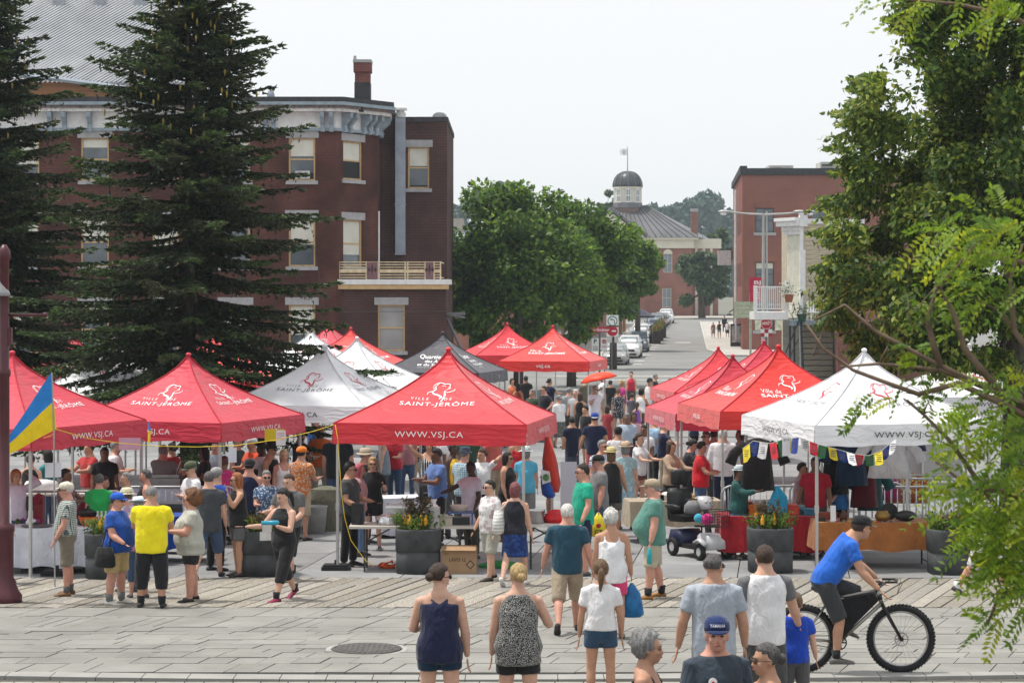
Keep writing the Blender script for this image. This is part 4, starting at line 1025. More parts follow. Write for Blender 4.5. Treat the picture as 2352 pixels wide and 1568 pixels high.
def tent_meshes(cloth, kind):
    D = {}
    b = B(); nu, nr = 12, 12
    for k in range(4):
        M = Matrix.Rotation(k*PI/2, 3, 'Z'); v = []; f = []
        for i in range(nr+1):
            r = (i/nr)**1.5
            for j in range(nu+1): v.append(tuple(M @ canp(r, -1+2*j/nu)))
        for i in range(nr):
            for j in range(nu): a = i*(nu+1)+j; f.append((a, a+nu+1, a+nu+2, a+1))
        b.add(v, f)
    b.ell((0,0,canz(0)-.02), (.055,.055,.04), 8, 5)
    D['canopy'] = b.mesh('canopy', cloth, True)
    b = B()
    for sx in (-1,1):
        for sy in (-1,1): b.tube([Vector((sx*TW*r, sy*TW*r, canz(r,1)+.006)) for r in np.linspace(.01,1,12)], .013, 5)
    D['seam'] = b.mesh('seam', {'w': pm('seam_white', (.5,.5,.53)), 'k': pm('seam_black', (.02,.02,.025))}.get(kind, pm('seam_red', (.38,.02,.035))))
    b = B(); v = []; f = []; n = 16; e = TW+.012
    for j in range(n+1):
        u = -1+2*j/n; wob = .012*math.sin(j*2.1)+.008*math.sin(j*3.7)
        v += [(u*e, -e, ZE+.012), (u*e, -e-wob*.6-.006, (ZE+ZV)/2), (u*e, -e-wob-.012, ZV+.014*math.sin(j*1.3))]
    for j in range(n):
        for q in (0,1): a = j*3+q; f.append((a, a+1, a+4, a+3))
    b.add(v, f); D['valance'] = b.mesh('valance', cloth, True)
    b = B(); b.box((0,0,(ZE-.04)/2), (.042,.042,ZE-.04)); b.box((0,0,.01), (.11,.11,.02)); b.box((0,0,1.05), (.056,.056,.12)); D['leg'] = b.mesh('leg', [M_POLE])
    b = B()
    for k in range(4):
        M = Matrix.Rotation(k*PI/2, 3, 'Z'); c = TW-.04
        for (p, q) in (((-c,-c,ZE-.08),(0,-c,ZV+.06)),((0,-c,ZV+.06),(c,-c,ZE-.08)),((-c,-c,ZV+.06),(0,-c,ZE-.08)),((0,-c,ZE-.08),(c,-c,ZV+.06))):
            b.tube([M @ Vector(p), M @ Vector(q)], .012, 4)
    D['truss'] = b.mesh('truss', M_POLE)
    # prints
    def onslope(items, mat, name):
        bb = B()
        for q, f in items:      # q: (x, s) with s = distance up the slope from reference r0 in metres
            bb.add([tuple(canp(*q_)) for q_ in q], f)
        return bb.mesh(name, mat)
    def place(q, f, r0, x0=0, off=.012):
        out = []
        for x, s in q:
            r = r0 - s/1.95; out.append((r, (x+x0)/(TW*max(r,.05)), off))
        return out, f
    ink, ink2 = {'w': (M_LK, M_LR), 'k': (M_LW, M_LW)}.get(kind, (M_LW, M_LW))
    if kind in ('r', 'w'):
        big = [text2d('SAINT-JÉRÔME', 1.26, .17, 1.1)]
        it = [place(*text2d('SAINT-JÉRÔME', 1.26, .185, 1.15), .66), place(*text2d('VILLE', .30, .075, 1.7), .545, -.32), place(*text2d('DE', .12, .075, 1.7), .545, .16)]
        D['lettering'] = onslope(it, M_LG if kind == 'w' else ink, 'lettering')
        D['web'] = None; q, f = text2d('WWW.VSJ.CA', 1.14, .125, 1.1); wcol = ink
    elif kind == 'm':
        it = [place(*text2d('SAINT-JÉRÔME', 1.3, .19, 1.0, .012), .70), place(*text2d('Ville de', .40, .14, 1.05), .60, -.42)]
        D['lettering'] = onslope(it, ink, 'lettering'); q, f = text2d('vsj.ca', .5, .15, 1.0, .008); wcol = ink
    else:
        it = [place(*text2d('Quartier', .75, .24, 1.0, .012), .52, -.12), place(*text2d('des Arts', .6, .17, 1.0, .01), .62, .02), place(*text2d('et du Savoir', .9, .17, 1.0, .01), .73, -.02), place(*text2d('SAINT-JÉRÔME', .45, .05, 1.0), .80, -.2)]
        D['lettering'] = onslope(it, ink, 'lettering'); q, f = text2d('Y', .08, .14); wcol = ink
    me = bpy.data.meshes.new('web_lettering')
    x0 = .55 if kind == 'k' else 0
    me.from_pydata([(a+x0, -e-.034, ZV+.1+c*1.0) for a, c in q], [], f); me.materials.append(wcol); D['web'] = me
    if kind != 'k':
        strokes = [([(1575,450),(1590,425),(1630,408),(1680,418),(1725,420),(1728,440),(1712,465)], 9), ([(1712,462),(1690,478),(1715,487),(1750,482),(1780,472),(1783,458)], 9),
                   ([(1630,410),(1600,440),(1607,465),(1575,482),(1545,490),(1537,512)], 10), ([(1578,482),(1600,502),(1640,512),(1672,530),(1658,548)], 22), ([(1690,485),(1702,510),(1696,540),(1680,572)], 17), ([(1655,434),(1675,430),(1692,438)], 6),
                   ([(1600,440),(1585,460),(1600,470)], 6), ([(1728,440),(1738,452),(1725,462)], 6)]
        it = []
        for p, w_ in strokes:
            q, f = ribbon2d([((x-1655)/545, (572-y)/545*1.75) for x, y in p], w_/545); it.append(place(q, f, .565, 0))
        D['emblem'] = onslope(it, M_LR if kind == 'w' else ink, 'emblem')
    return D
TM = {'red': tent_meshes(M_TR, 'r'), 'faded': tent_meshes(M_TRP, 'r'), 'bright': tent_meshes(M_TR2, 'm'), 'white': tent_meshes(M_TW, 'w'), 'black': tent_meshes(M_TK, 'k')}
TENTS = []
def tent(kind, x, s, rot, label, drop=0.0, zs=1.0):
    Y = F/s; X = gx(x, Y); D = TM[kind]
    t = thing('canopy_tent', label, 'tent', Vector((X,Y,G(Y)-.0)), R(rot), 'pop-up canopy tents of the market')
    up = Vector((0,0,-drop))
    obj('canopy', D['canopy'], t, up); obj('seam', D['seam'], t, up); obj('truss', D['truss'], t, up)
    for k in range(4):
        obj('valance', D['valance'], t, up, k*PI/2); obj('lettering', D['lettering'], t, up, k*PI/2); obj('web_lettering', D['web'], t, up, k*PI/2)
        if 'emblem' in D: obj('emblem', D['emblem'], t, up, k*PI/2)
    for sx in (-1,1):
        for sy in (-1,1):
            o = obj('leg', D['leg'], t, (sx*(TW-.05), sy*(TW-.05), 0)); o.scale = (1,1,(ZE-drop)/ZE)
    TENTS.append((t, X, Y, R(rot))); return t
tent('red', 1030, 135, -9.6, 'nearest red canopy tent over the folding table at centre')
tent('faded', 28, 136, -25, 'faded red tent at the left edge behind the blue and yellow flag', .05)
tent('faded', 433, 122, -22, 'faded red tent with its peak below the broad spruce', .18)
tent('white', 745, 110, -19, 'white tent between the two front red tents', .1)
tent('white', 820, 95, -18, 'white tent behind the first white one, below the hotel window', .05)
tent('black', 1017, 75, -15, 'charcoal tent with white lettering behind the central red peak', .1)
tent('bright', 1270, 66, -12.8, 'bright red tent beside the street sign post')
tent('red', 1165, 59, 13, 'red tent half hidden behind the bright red one by the signs')
tent('faded', 757, 60, -20, 'faded red tent farthest back against the hotel wall')
tent('bright', 806, 72, -18, 'red tent whose edge shows above the second white tent')
tent('white', 715, 78, -20, 'white tent mostly hidden by spruce twigs and the first white tent')
tent('bright', 490, 89, -10, 'bright red tent seen through the lower spruce branches')
tent('white', 262, 104, 0, 'white tent in the shade under the spruces')
tent('faded', 170, 92, 0, 'faded red tent glimpsed through the spruce twigs at left')
tent('white', 1985, 134, 15.7, 'nearest white tent on the right hung with prayer flags', .02)
tent('bright', 1788, 118, 10, 'bright red tent left of the white tent on the right', .05)
tent('faded', 1683, 106, 8, 'faded red tent with lower roof in the right row', .35)
tent('faded', 1755, 93, 8, 'pinkish red tent peak behind the right row below the stop sign', .15)
tent('red', 1650, 82, 8, 'red tent corner low behind the right row', .45)
tent('white', 2225, 96, 10, 'white tent behind the locust leaves at the right edge', .2)
tent('faded', 2415, 96, 10, 'red tent cut off at the right picture edge', .2)
# ================================================================ STREET FURNITURE AND VEHICLES
M_BURG = pm('burgundy_paint', (.075,.016,.022), .4, .15, 6, coat=.2)
L0 = gnd(10, 1383)
t = thing('lamp_post', 'burgundy cast lamp post with banner arm at the left edge', 'lamp post', L0)
b = B(); b.lathe([(.25,0),(.25,.1),(.2,.17),(.15,.3),(.13,.36),(.13,1.0),(.145,1.02),(.145,1.1),(.075,1.13),(.072,3.2),(.09,3.22),(.09,3.3),(.07,3.32),(.066,4.85),(.085,4.88),(.085,4.98),(.03,5.08)], 20); b.build('post', M_BURG, t, True)
b = B(); b.tube([(.06,0,4.08),(.56,0,4.08)], .022, 8); b.ell((.58,0,4.08), (.04,.04,.04), 8, 6); b.build('banner_arm', M_BURG, t, True)
b = B(); b.box((.085,0,3.78), (.05,.08,.24)); b.build('bracket_box', M_BURG, t)
b = B(); b.tube([(0,0,4.75),(-.3,0,4.8),(-.5,0,4.6)], .03, 8); b.build('lamp_arm', M_BURG, t)
b = B(); b.lathe([(.04,.3),(.08,.2),(.2,.06),(.22,0),(.2,0)], 14, (-.12,-.03,4.35)); b.build('lamp_shade', pm('lamp_grey', (.3,.3,.31), .4), t, True)

# planters
M_PLT = pm('dark_planter_concrete', (.062,.066,.07), .8, .3, 5, bump=.3)
def planter_mesh():
    b = B()
    def ring(w, z, n=32): return [(w*math.copysign(abs(math.cos(2*PI*k/n))**.55, math.cos(2*PI*k/n)), w*math.copysign(abs(math.sin(2*PI*k/n))**.55, math.sin(2*PI*k/n)), z) for k in range(n)]
    b.loft([ring(.355,0),(ring(.36,.34)),ring(.345,.35),ring(.345,.365),ring(.37,.375),ring(.375,.70),ring(.365,.725),ring(.34,.725),ring(.33,.64)]); return b.mesh('pot', M_PLT, True)
PLM = planter_mesh()
def plant_parts(t, r, tall, seed, z0=.62):
    g = np.random.default_rng(seed); C = []; D = []; mi = []
    for k in range(46):        # low leaves
        a = g.uniform(0,2*PI); d = g.uniform(.05,.33); p = np.array((math.cos(a)*d, math.sin(a)*d, z0+.05)); n = 14
        up_ = np.array((math.cos(a)*.5, math.sin(a)*.5, 1))
        s = g.random(n); C.append(p+up_*(s*.26)[:,None]+g.normal(size=(n,3))*.03); D.append(up_+g.normal(size=(n,3))*.7); mi.append(np.full(n, 0) if g.random() < .7 else np.full(n, 1))
    for k in range(26):        # tall dark centre
        a = g.uniform(0,2*PI); d = g.uniform(0,.13); p = np.array((math.cos(a)*d, math.sin(a)*d, z0)); n = 22
        s = g.random(n); C.append(p+np.array((math.cos(a)*.12,math.sin(a)*.12,tall))*(s)[:,None]+g.normal(size=(n,3))*.03); D.append(g.normal(size=(n,3))+np.array((0,0,.6))); mi.append(np.full(n, 2))
    C = np.concatenate(C); D = np.concatenate(D); mi = np.concatenate(mi); n = len(C); Ls = g.uniform(.05,.1,n)
    stuff(leafcloud('foliage', C, D, unit(g.normal(size=(n,3))), Ls, Ls*.45, [leafmat('planter_green', (.10,.18,.03)), leafmat('planter_deep', (.05,.09,.02)), leafmat('planter_bronze', (.075,.06,.03))], mi, t))
    b = B()
    for k in range(9):
        a = g.uniform(0,2*PI); d = g.uniform(.16,.3); x, y = math.cos(a)*d, math.sin(a)*d
        b.tube([(x,y,z0+.16),(x,y,z0+.24),(x,y,z0+.33)], [.028,.03,.005], 6)
    stuff(b.build('flowers', pm('flower_orange', (.75,.36,.02), .6, .2, 20), t))
PLX = [(251,1333,'partly hidden behind the blue T-shirt and yellow T-shirt pair', .05), (606,1328,'behind the striding woman in black', .25), (961,1322,'in front of the central folding table', .48), (1769,1320,'below the prayer flags on the right', .38), (2183,1324,'at the right end of the orange-brown cloth', .2)]
for i, (x, y, lab, tall) in enumerate(PLX):
    p = gnd(x, y-3); p.y += .36; p.z = G(p.y); p.x = gx(x, p.y)
    t = thing('planter', 'dark square concrete planter '+lab, 'planter', p, 0, 'concrete planters along the boardwalk')
    obj('pot', PLM, t); b = B(); b.lathe([(.33,.6),(.33,.63),(.02,.65)], 16); b.build('soil', pm('soil_dark', (.03,.022,.016), .95), t)
    b = B(); b.tube([(-.02,-.372,.53),(-.02,-.38,.53)], .012, 8); b.build('drain_hole', flat('hole_black', (.005,.005,.005)), t)
    f = thing('planter_flowers', 'leafy orange-flowered planting in the planter '+lab, 'plant', p); plant_parts(f, .35, tall+.1, 60+i)

# generic helpers for stall goods
def thing1(name, label, cat, loc, fn, mats, rz=0, smooth=False, group=None):
    b = B(); fn(b); o = b.build(name, mats, None, smooth, loc, rz); return tag(o, label, cat, group)
M_TBL = pm('plastic_table_top', (.5,.47,.43), .6, .06, 5); M_LEG = flat('table_leg_dark', (.06,.06,.065), .5, .3)
def cloth_mesh(b, w, d, h, drop, seed, wav=.03, top=True):
    rg = random.Random(seed); n = 18
    per = []
    for k in range(n): per.append((-w/2+w*k/n, -d/2, 0, -1))
    for k in range(8): per.append((w/2, -d/2+d*k/8, 1, 0))
    for k in range(n): per.append((w/2-w*k/n, d/2, 0, 1))
    for k in range(8): per.append((-w/2, d/2-d*k/8, -1, 0))
    ph = rg.random()*6
    top_ = [(x, y, h) for x, y, _, _ in per]; mid = []; low = []
    for i, (x, y, a, c) in enumerate(per):
        wv = wav*(math.sin(i*1.15+ph)+.6*math.sin(i*2.3+ph*2)); mid.append((x+a*(.03+wv*.5), y+c*(.03+wv*.5), h-drop*.5)); low.append((x+a*(.05+wv), y+c*(.05+wv), h-drop+.02*math.sin(i*.9+ph)))
    N = len(per); v = top_+mid+low; f = [tuple(range(N))]
    for r in range(2):
        for i in range(N): j = (i+1) % N; f.append((r*N+i, r*N+N+i, r*N+N+j, r*N+j))
    b.add(v, f)
def table(label, X, Y, w, d, h=.74, rz=0, cloth=None, drop=.6, clothlabel=None, topmat=None, seed=1):
    t = thing('folding_table', label, 'table', (X,Y,G(Y)), rz)
    b = B(); b.box((0,0,h-.02), (w,d,.04)); b.build('table_top', topmat or M_TBL, t)
    for sx in (-1,1):
        b = B(); b.tube([(sx*(w/2-.25),-d/2+.08,0),(sx*(w/2-.25),-d/2+.08,h-.04)], .016, 6); b.tube([(sx*(w/2-.25),-d/2+.08,.1),(sx*(w/2-.25),d/2-.08,.1)], .012, 6); b.tube([(sx*(w/2-.25),d/2-.08,0),(sx*(w/2-.25),d/2-.08,h-.04)], .016, 6)
        b.tube([(sx*(w/2-.25),0,.45),(sx*(w/2-.7),0,h-.05)], .012, 6); b.build('leg_frame', M_LEG, t)
    if cloth is not None:
        b = B(); cloth_mesh(b, w+.02, d+.02, h+.006, drop, seed); o = b.build('tablecloth', fab(cloth), None, False, (X,Y,G(Y)), rz); tag(o, clothlabel, 'tablecloth')
    return X, Y, G(Y)+h
# left stall
tx_, ty_, tz_ = table('long table under the white cloth at the left stall', gx(130,36.9), 36.9, 1.5, .75, .73, 0, (.62,.63,.70), .62, 'white cloth hanging in folds over the left stall table', seed=3)
M_ORB = pm('orange_plastic', (.75,.12,.015), .35, .05, 5); M_STEEL = pm('steel_pot', (.5,.5,.5), .25, .1, 8, metal=.9); M_BPL = flat('black_plastic', (.02,.02,.022), .4)
M_CLEAR = pm('pale_plastic', (.55,.57,.58), .25, .1, 10, spec=.6); M_FOIL = pm('foil', (.62,.62,.63), .25, .3, 15, bump=1, bsc=25, metal=.9)
thing1('mixing_bowl', 'orange plastic mixing bowl on the white cloth', 'bowl', (gx(203,36.95),36.95,tz_+.008), lambda b: b.lathe([(.09,0),(.13,.05),(.17,.15),(.175,.155),(.16,.15),(.1,.04)], 20), M_ORB, smooth=True)
thing1('cooking_pot', 'dark lidded cooking pot behind the orange bowl', 'pot', (gx(205,37.2),37.15,tz_+.008), lambda b: (b.lathe([(.17,0),(.18,.02),(.18,.2),(.19,.21),(.12,.25),(.03,.27),(.03,.3),(.01,.31)], 20)), M_BPL, smooth=True)
thing1('serving_tray', 'flat dark serving tray at the left of the white cloth', 'tray', (gx(85,36.8),36.8,tz_+.008), lambda b: b.lathe([(.2,0),(.26,.02),(.25,.025),(.18,.012)], 24), pm('tray_grey', (.12,.12,.12), .4), smooth=True)
for i, xx in enumerate((231,243,255,239)): thing1('water_bottle', ('clear bottle beside the dark pot, leftmost of the row','clear bottle second in the row beside the pot','clear bottle third in the row beside the pot','clear bottle set behind the bottle row')[i], 'bottle', (gx(xx-8,36.95)-.02*i,37.0+.12*(i == 3),tz_+.008), lambda b: b.lathe([(.035,0),(.036,.14),(.014,.18),(.014,.21),(.016,.215),(.016,.235)], 10), M_CLEAR, smooth=True)
thing1('coffee_machine', 'dark red coffee machine on the left stall', 'machine', (gx(83,37.6),37.6,G(37.6)+.68), lambda b: (b.box((0,0,.03),(.26,.3,.06)), b.box((.04,.05,.25),(.16,.2,.42)), b.tube([(.02,-.14,.42),(.04,0,.47),(.05,.14,.44)],.07,8)), pm('machine_red', (.2,.012,.02), .3))
thing1('storage_stand', 'dark stand holding the coffee machine behind the cloth table', 'stand', (gx(83,37.6),37.6,G(37.6)), lambda b: b.box((0,0,.34),(.6,.4,.68)), pm('stand_dark', (.05,.05,.05), .8))
fg = B()
for k in range(14): fg.ell((random.uniform(-.18,.18), random.uniform(-.1,.1), random.uniform(.02,.1)), (random.uniform(.02,.05),)*3, 7, 5, mi=k % 3)
tag(fg.build('flower_bunch', [pm('petal_violet', (.22,.03,.2)), pm('petal_white', (.7,.68,.66)), leafmat('bunch_green', (.06,.12,.03))], None, True, (gx(60,37),37.0,tz_+.008)), 'bunch of violet and white flowers on the left table', 'flowers')
# central folding table
cx_, cy_, cz_ = table('grey-topped folding table with dark legs at the central stall', gx(948,37.1), 37.1, 2.05, .75, .75)
thing1('coffee_maker', 'squat black coffee maker on the left end of the folding table', 'coffee maker', (gx(822,37.1),37.1,cz_), lambda b: (b.box((0,0,.17),(.2,.24,.34)), b.lathe([(.07,0),(.09,.08),(.08,.16)],12,(0,-.08,.02))), M_BPL)
thing1('foil_parcel', 'crumpled silver foil parcel on the folding table', 'parcel', (gx(890,37),37.0,cz_), lambda b: b.loft([[(math.cos(a)*r*(1+.2*math.sin(3*a+z*20)), math.sin(a)*r*.7, z) for a in np.linspace(0,2*PI,15)[:-1]] for r, z in ((.17,0),(.19,.05),(.16,.13),(.07,.18))]), M_FOIL)
t = thing('chafing_dish', 'steel chafing dish with open lid on the folding table', 'dish', (gx(925,37.4),37.35,cz_))
b = B(); b.box((0,0,.2),(.55,.36,.1)); [b.tube([(sx*.24,sy*.15,0),(sx*.24,sy*.15,.2)],.012,5) for sx in (-1,1) for sy in (-1,1)]; b.build('pan', M_STEEL, t)
b = B(); b.loft([[(x*s,y*s*.7,z) for x, y in ((-.28,-.27),(.28,-.27),(.28,.27),(-.28,.27))] for s, z in ((1,.255),(.97,.29),(.8,.33))]); b.tube([(-.06,0,.33),(0,0,.37),(.06,0,.33)],.012,5); b.build('lid', M_STEEL, t)
thing1('plate_stack', 'tall stack of white plates in a clear bag', 'plates', (gx(993,37),36.95,cz_), lambda b: ([b.lathe([(.12,0),(.135,.012),(.12,.013)],18,(0,0,i*.014)) for i in range(21)], b.loft([[(math.cos(a)*r+.02*math.sin(3*a), math.sin(a)*r, z) for a in np.linspace(0,2*PI,13)[:-1]] for r, z in ((.1,.3),(.04,.35),(.07,.42))])), pm('plate_white', (.75,.73,.74), .5))
thing1('food_box', 'clear plastic food box beside the plate stack', 'box', (gx(1024,37),37.0,cz_), lambda b: (b.box((0,0,.07),(.22,.2,.14)), b.box((0,0,.15),(.24,.22,.02))), pm('box_clear', (.4,.36,.3), .3))
thing1('serving_rack', 'blue-topped rack with a black tray at the right of the folding table', 'rack', (gx(1058,37),37.05,cz_), lambda b: (b.box((0,0,.06),(.3,.26,.12),mi=1), b.box((0,0,.2),(.4,.3,.02)), [b.box((sx*.19,sy*.13,.1),(.02,.02,.2)) for sx in (-1,1) for sy in (-1,1)]), [flat('rack_blue', (.05,.1,.25)), M_BPL])
thing1('food_tub', 'pale plastic tub of food on top of the blue rack', 'tub', (gx(1055,37),37.05,cz_+.212), lambda b: (b.lathe([(.12,0),(.14,.1),(.145,.11)],16,sx=1.1,sy=.8)), pm('tub_beige', (.5,.4,.35), .4), smooth=True)
thing1('bread_box', 'pink plastic tray near the chafing dish', 'tray', (gx(905,37.2),37.3,cz_), lambda b: (b.box((0,0,.05),(.3,.18,.1))), pm('tray_pink', (.5,.16,.33), .4))
# box and cable below
bxp = gnd(1055, 1317)
t = thing('cardboard_box', 'cardboard carton lettered LAVO 12 under the central table', 'box', (bxp.x, bxp.y+.16, bxp.z), R(-4))
b = B(); b.box((0,0,.2),(.56,.3,.4)); b.build('carton', pm('cardboard', (.36,.23,.13), .85, .1, 5), t)
for sg in (-1,1):
    b = B(); b.box((0,sg*.15,.41),(.56,.16,.006),rx=-sg*.35); b.build('flap', pm('cardboard', (.36,.23,.13)), t)
sign_text('LAVO 12', .27, .055, (-.02,-.153,.20), M_LK, t, bold=.01); sign_text('LAVO', .08, .02, (-.2,-.153,.31), M_LK, t)
b = B(); d_ = .05; b.T = Matrix.Translation((.19,-.152,.15)); b.ext([(0,0,-d_*1.5),(d_*1.5,0,0),(0,0,d_*1.5),(-d_*1.5,0,0)], (0,-.001,0)); b.ext([(0,-.0015,-d_*1.1),(d_*1.1,-.0015,0),(0,-.0015,d_*1.1),(-d_*1.1,-.0015,0)], (0,-.001,0), 1); b.build('hazard_mark', [M_LK, pm('cardboard', (.36,.23,.13))], t)
def cable(name, label, pts, r, col, seed=1, cat='cable'):
    b = B(); b.tube(pts, r, 6); o = b.build(name, pm(name+'_%.2f' % col[0], col, .5), None, True); return tag(o, label, cat)
p0 = gnd(888, 1306); rr = random.Random(5)
cable('extension_cord', 'heap of orange extension cord beside the planter', [(p0.x+.16*math.cos(k*.9)*rr.uniform(.5,1), p0.y+.1+.1*math.sin(k*.9)*rr.uniform(.5,1), p0.z+.015+.004*k*rr.random()) for k in range(34)], .012, (.75,.12,.02))
green = gnd(1150, 1312)
thing1('green_sack', 'crumpled green plastic sack under the central stall', 'sack', (green.x,green.y+.6,G(green.y+.6)), lambda b: b.loft([[(math.cos(a)*r*(1+.25*math.sin(4*a+z*30)), math.sin(a)*r*.6, z) for a in np.linspace(0,2*PI,17)[:-1]] for r, z in ((.3,0),(.32,.04),(.2,.09),(.06,.12))]), pm('sack_green', (.02,.22,.06), .5, .3, 8))
# right-hand table of the central stall
ax_, ay_, az_ = table('white table with pots at the right of the central stall', gx(1250,37.4), 37.4, .95, .65, .74, topmat=pm('white_table', (.6,.58,.54), .6))
thing1('stock_pot', 'steel stock pot on the white table', 'pot', (gx(1230,37.4),37.35,az_), lambda b: (b.lathe([(.13,0),(.15,.02),(.15,.2),(.165,.21),(.165,.22),(.14,.215)],20), b.tube([(.15,0,.15),(.2,0,.17),(.15,0,.19)],.01,5)), M_STEEL, smooth=True)
thing1('red_sack', 'shiny red plastic sack on the white table', 'sack', (gx(1278,37.5),37.45,az_), lambda b: b.loft([[(math.cos(a)*r*(1+.15*math.sin(3*a+z*20)), math.sin(a)*r*.6, z) for a in np.linspace(0,2*PI,17)[:-1]] for r, z in ((.2,0),(.24,.07),(.17,.16),(.05,.22))]), pm('sack_red', (.55,.015,.02), .3, .25, 8, bump=.6, bsc=14))
# rear tables
table('rear table with white cloth behind the blonde woman', gx(925,42.5), 42.5, 1.0, .7, .74, .3, (.62,.63,.72), .68, 'white cloth on the rear table under the central tent', seed=8)
bx2, by2, bz2 = table('beige-clothed food table under the right red tents', gx(1545,41.6), 41.6, 1.7, .75, .76, R(6), (.36,.30,.22), .45, 'beige cloth on the food table', seed=9)
for i, (xx, col) in enumerate(((1508,(.45,.2,.15)),(1530,(.6,.58,.55)),(1556,(.35,.18,.05)),(1578,(.5,.3,.12)))): thing1('food_tray', ('tray of red food on the beige cloth, leftmost','white tray second on the beige cloth','dark jar third on the beige cloth','tray of pastries at the right of the beige cloth')[i], 'tray', (gx(xx,41.6),41.5,bz2+.008), lambda b: (b.box((0,0,.05),(.24,.3,.1)), b.ell((0,0,.1),(.1,.13,.05),8,5)), pm('food_%d' % i, col, .5, .4, 12))
rx2, ry2, rz2 = table('red-clothed table piled with textiles behind the planter', gx(1765,38.9), 38.9, 1.7, .8, .74, 0, (.3,.012,.02), .6, 'dark red cloth under the textile piles', seed=11)
TXC = [(.05,.16,.25),(.3,.05,.03),(.6,.14,.02),(.25,.12,.15),(.1,.1,.12),(.4,.4,.42),(.55,.07,.05),(.12,.25,.3)]
for i in range(9):
    xx = 1690+i*21; thing1('folded_cloth', ('teal','dark red','orange','plum','charcoal','pale grey','bright red','turquoise','blue')[i]+' folded cloth on the red-clothed table', 'cloth', (gx(xx,38.9),38.8+.15*(i % 2),rz2+.008),
        lambda b: [b.box((rr.uniform(-.02,.02),0,.02+.035*q),(.22+rr.uniform(-.03,.03),.26,.032),rz=rr.uniform(-.2,.2)) for q in range(3+(i*7) % 4)], fab(TXC[i % 8]))
ox_, oy_, oz_ = table('craft table under the orange-brown cloth on the right', gx(2015,37.6), 37.6, 2.1, .8, .76, 0, (.34,.125,.035), .46, 'orange-brown cloth over the craft table', seed=13)
goods = [('brass_pot','round brass pot on the craft table',2025,'pot',lambda b: b.lathe([(.06,0),(.12,.03),(.13,.1),(.09,.15),(.1,.17)],16),pm('brass',(.25,.15,.04),.35,metal=.7)),
 ('handbag','black bag lying on the craft table',2078,'bag',lambda b: b.ell((0,0,.09),(.19,.1,.09),14,8),M_BPL), ('drum','round black drum standing behind the brass pot',2047,'drum',lambda b: b.ext([(.14*math.cos(a),.05,.14+.14*math.sin(a)) for a in np.linspace(0,2*PI,17)[:-1]],(0,.05,0)),M_BPL),
 ('leaflet_stand','white leaflet stand on the craft table',1912,'sign',lambda b: (b.box((0,0,.13),(.09,.012,.26),rx=-.15), b.box((0,-.03,.01),(.11,.1,.02))),M_PW),
 ('pill_box','small green box on the craft table',1985,'box',lambda b: b.box((0,0,.03),(.12,.08,.06)),pm('tin_green',(.02,.12,.05),.5)), ('paint_tin','small blue and white can on the craft table',1961,'can',lambda b: b.lathe([(.03,0),(.03,.1),(.01,.1)],12),pm('tin_blue',(.2,.3,.5),.4)),
 ('wooden_box','low reddish wooden box by the leaflet stand',1905,'box',lambda b: b.box((0,.1,.06),(.3,.16,.12)),pm('red_wood',(.25,.06,.03),.6)), ('dark_bottle','brown jug right of the leaflet stand',1936,'jug',lambda b: b.lathe([(.06,0),(.07,.1),(.03,.16),(.03,.19),(.01,.19)],12),pm('jug_brown',(.08,.025,.015),.5)),
 ('paper_roll','white paper roll at the front of the craft table',2005,'roll',lambda b: b.tube([(-.1,0,.025),(.1,0,.025)],.025,8),M_PW), ('purse','small dark purse on the left of the craft table',1885,'purse',lambda b: b.box((0,0,.03),(.13,.09,.06)),M_BPL)]
for nm, lab, xx, cat, fn, mt in goods: thing1(nm, lab, cat, (gx(xx,37.5),37.42+(.2 if nm in ('drum','wooden_box') else 0),oz_+.008), fn, mt, smooth=nm in ('brass_pot','handbag','dark_bottle'))
bd_ = B()
for k in range(60): bd_.ell((rr.uniform(-.5,.5), rr.uniform(-.12,.12), .012), (rr.uniform(.01,.03),rr.uniform(.01,.03),.012), 6, 4, mi=k % 4)
o = bd_.build('trinkets', [pm('bead_%d' % i, c, .4) for i, c in enumerate(((.5,.05,.03),(.6,.45,.05),(.04,.2,.3),(.3,.2,.12)))], None, True, (gx(1990,37.4),37.33,oz_+.008)); stuff(tag(o, 'scatter of small coloured trinkets along the craft table', 'trinkets'))
# stall behind the yellow T-shirt: blue cloth table
table('table with bright blue cloth behind the curly-haired woman', gx(412,38.4), 38.4, 1.0, .7, .78, 0, (.015,.06,.32), .55, 'bright blue cloth on the table by the charcoal T-shirt', seed=15)
table('rear table with pale cloth and warming trays at left', gx(375,42.0), 42.0, 1.2, .7, .95, 0, (.5,.55,.65), .9, 'pale blue cloth on the tall rear table', seed=17)
thing1('warming_tray', 'steel warming tray on the pale rear table', 'tray', (gx(380,42),42.0,G(42)+.958), lambda b: (b.box((0,0,.1),(.6,.4,.16)), b.box((0,0,.22),(.56,.36,.06)), b.tube([(.2,0,.25),(.3,-.1,.5)],.012,5)), M_STEEL)
table('rear counter with white roasters at far left', gx(110,41), 41.0, 1.7, .7, .95)
thing1('roaster_oven', 'white roaster oven on the far-left counter', 'oven', (gx(95,41),41.0,G(41)+.95), lambda b: (b.lathe([(.26,0),(.28,.05),(.28,.15),(.25,.2),(.1,.23)],18,sx=1.1,sy=.8)), pm('enamel_white',(.7,.7,.7),.3), smooth=True)
thing1('drinks_cooler', 'grey cooler box standing behind the folded-arms man', 'cooler', (gx(405,39.6),39.6,G(39.6)), lambda b: (b.box((0,0,.45),(.6,.4,.7)), b.box((0,0,.84),(.64,.44,.08)), [b.box((sx*.25,0,.05),(.06,.3,.1)) for sx in (-1,1)]), pm('cooler_grey',(.06,.065,.07),.6))
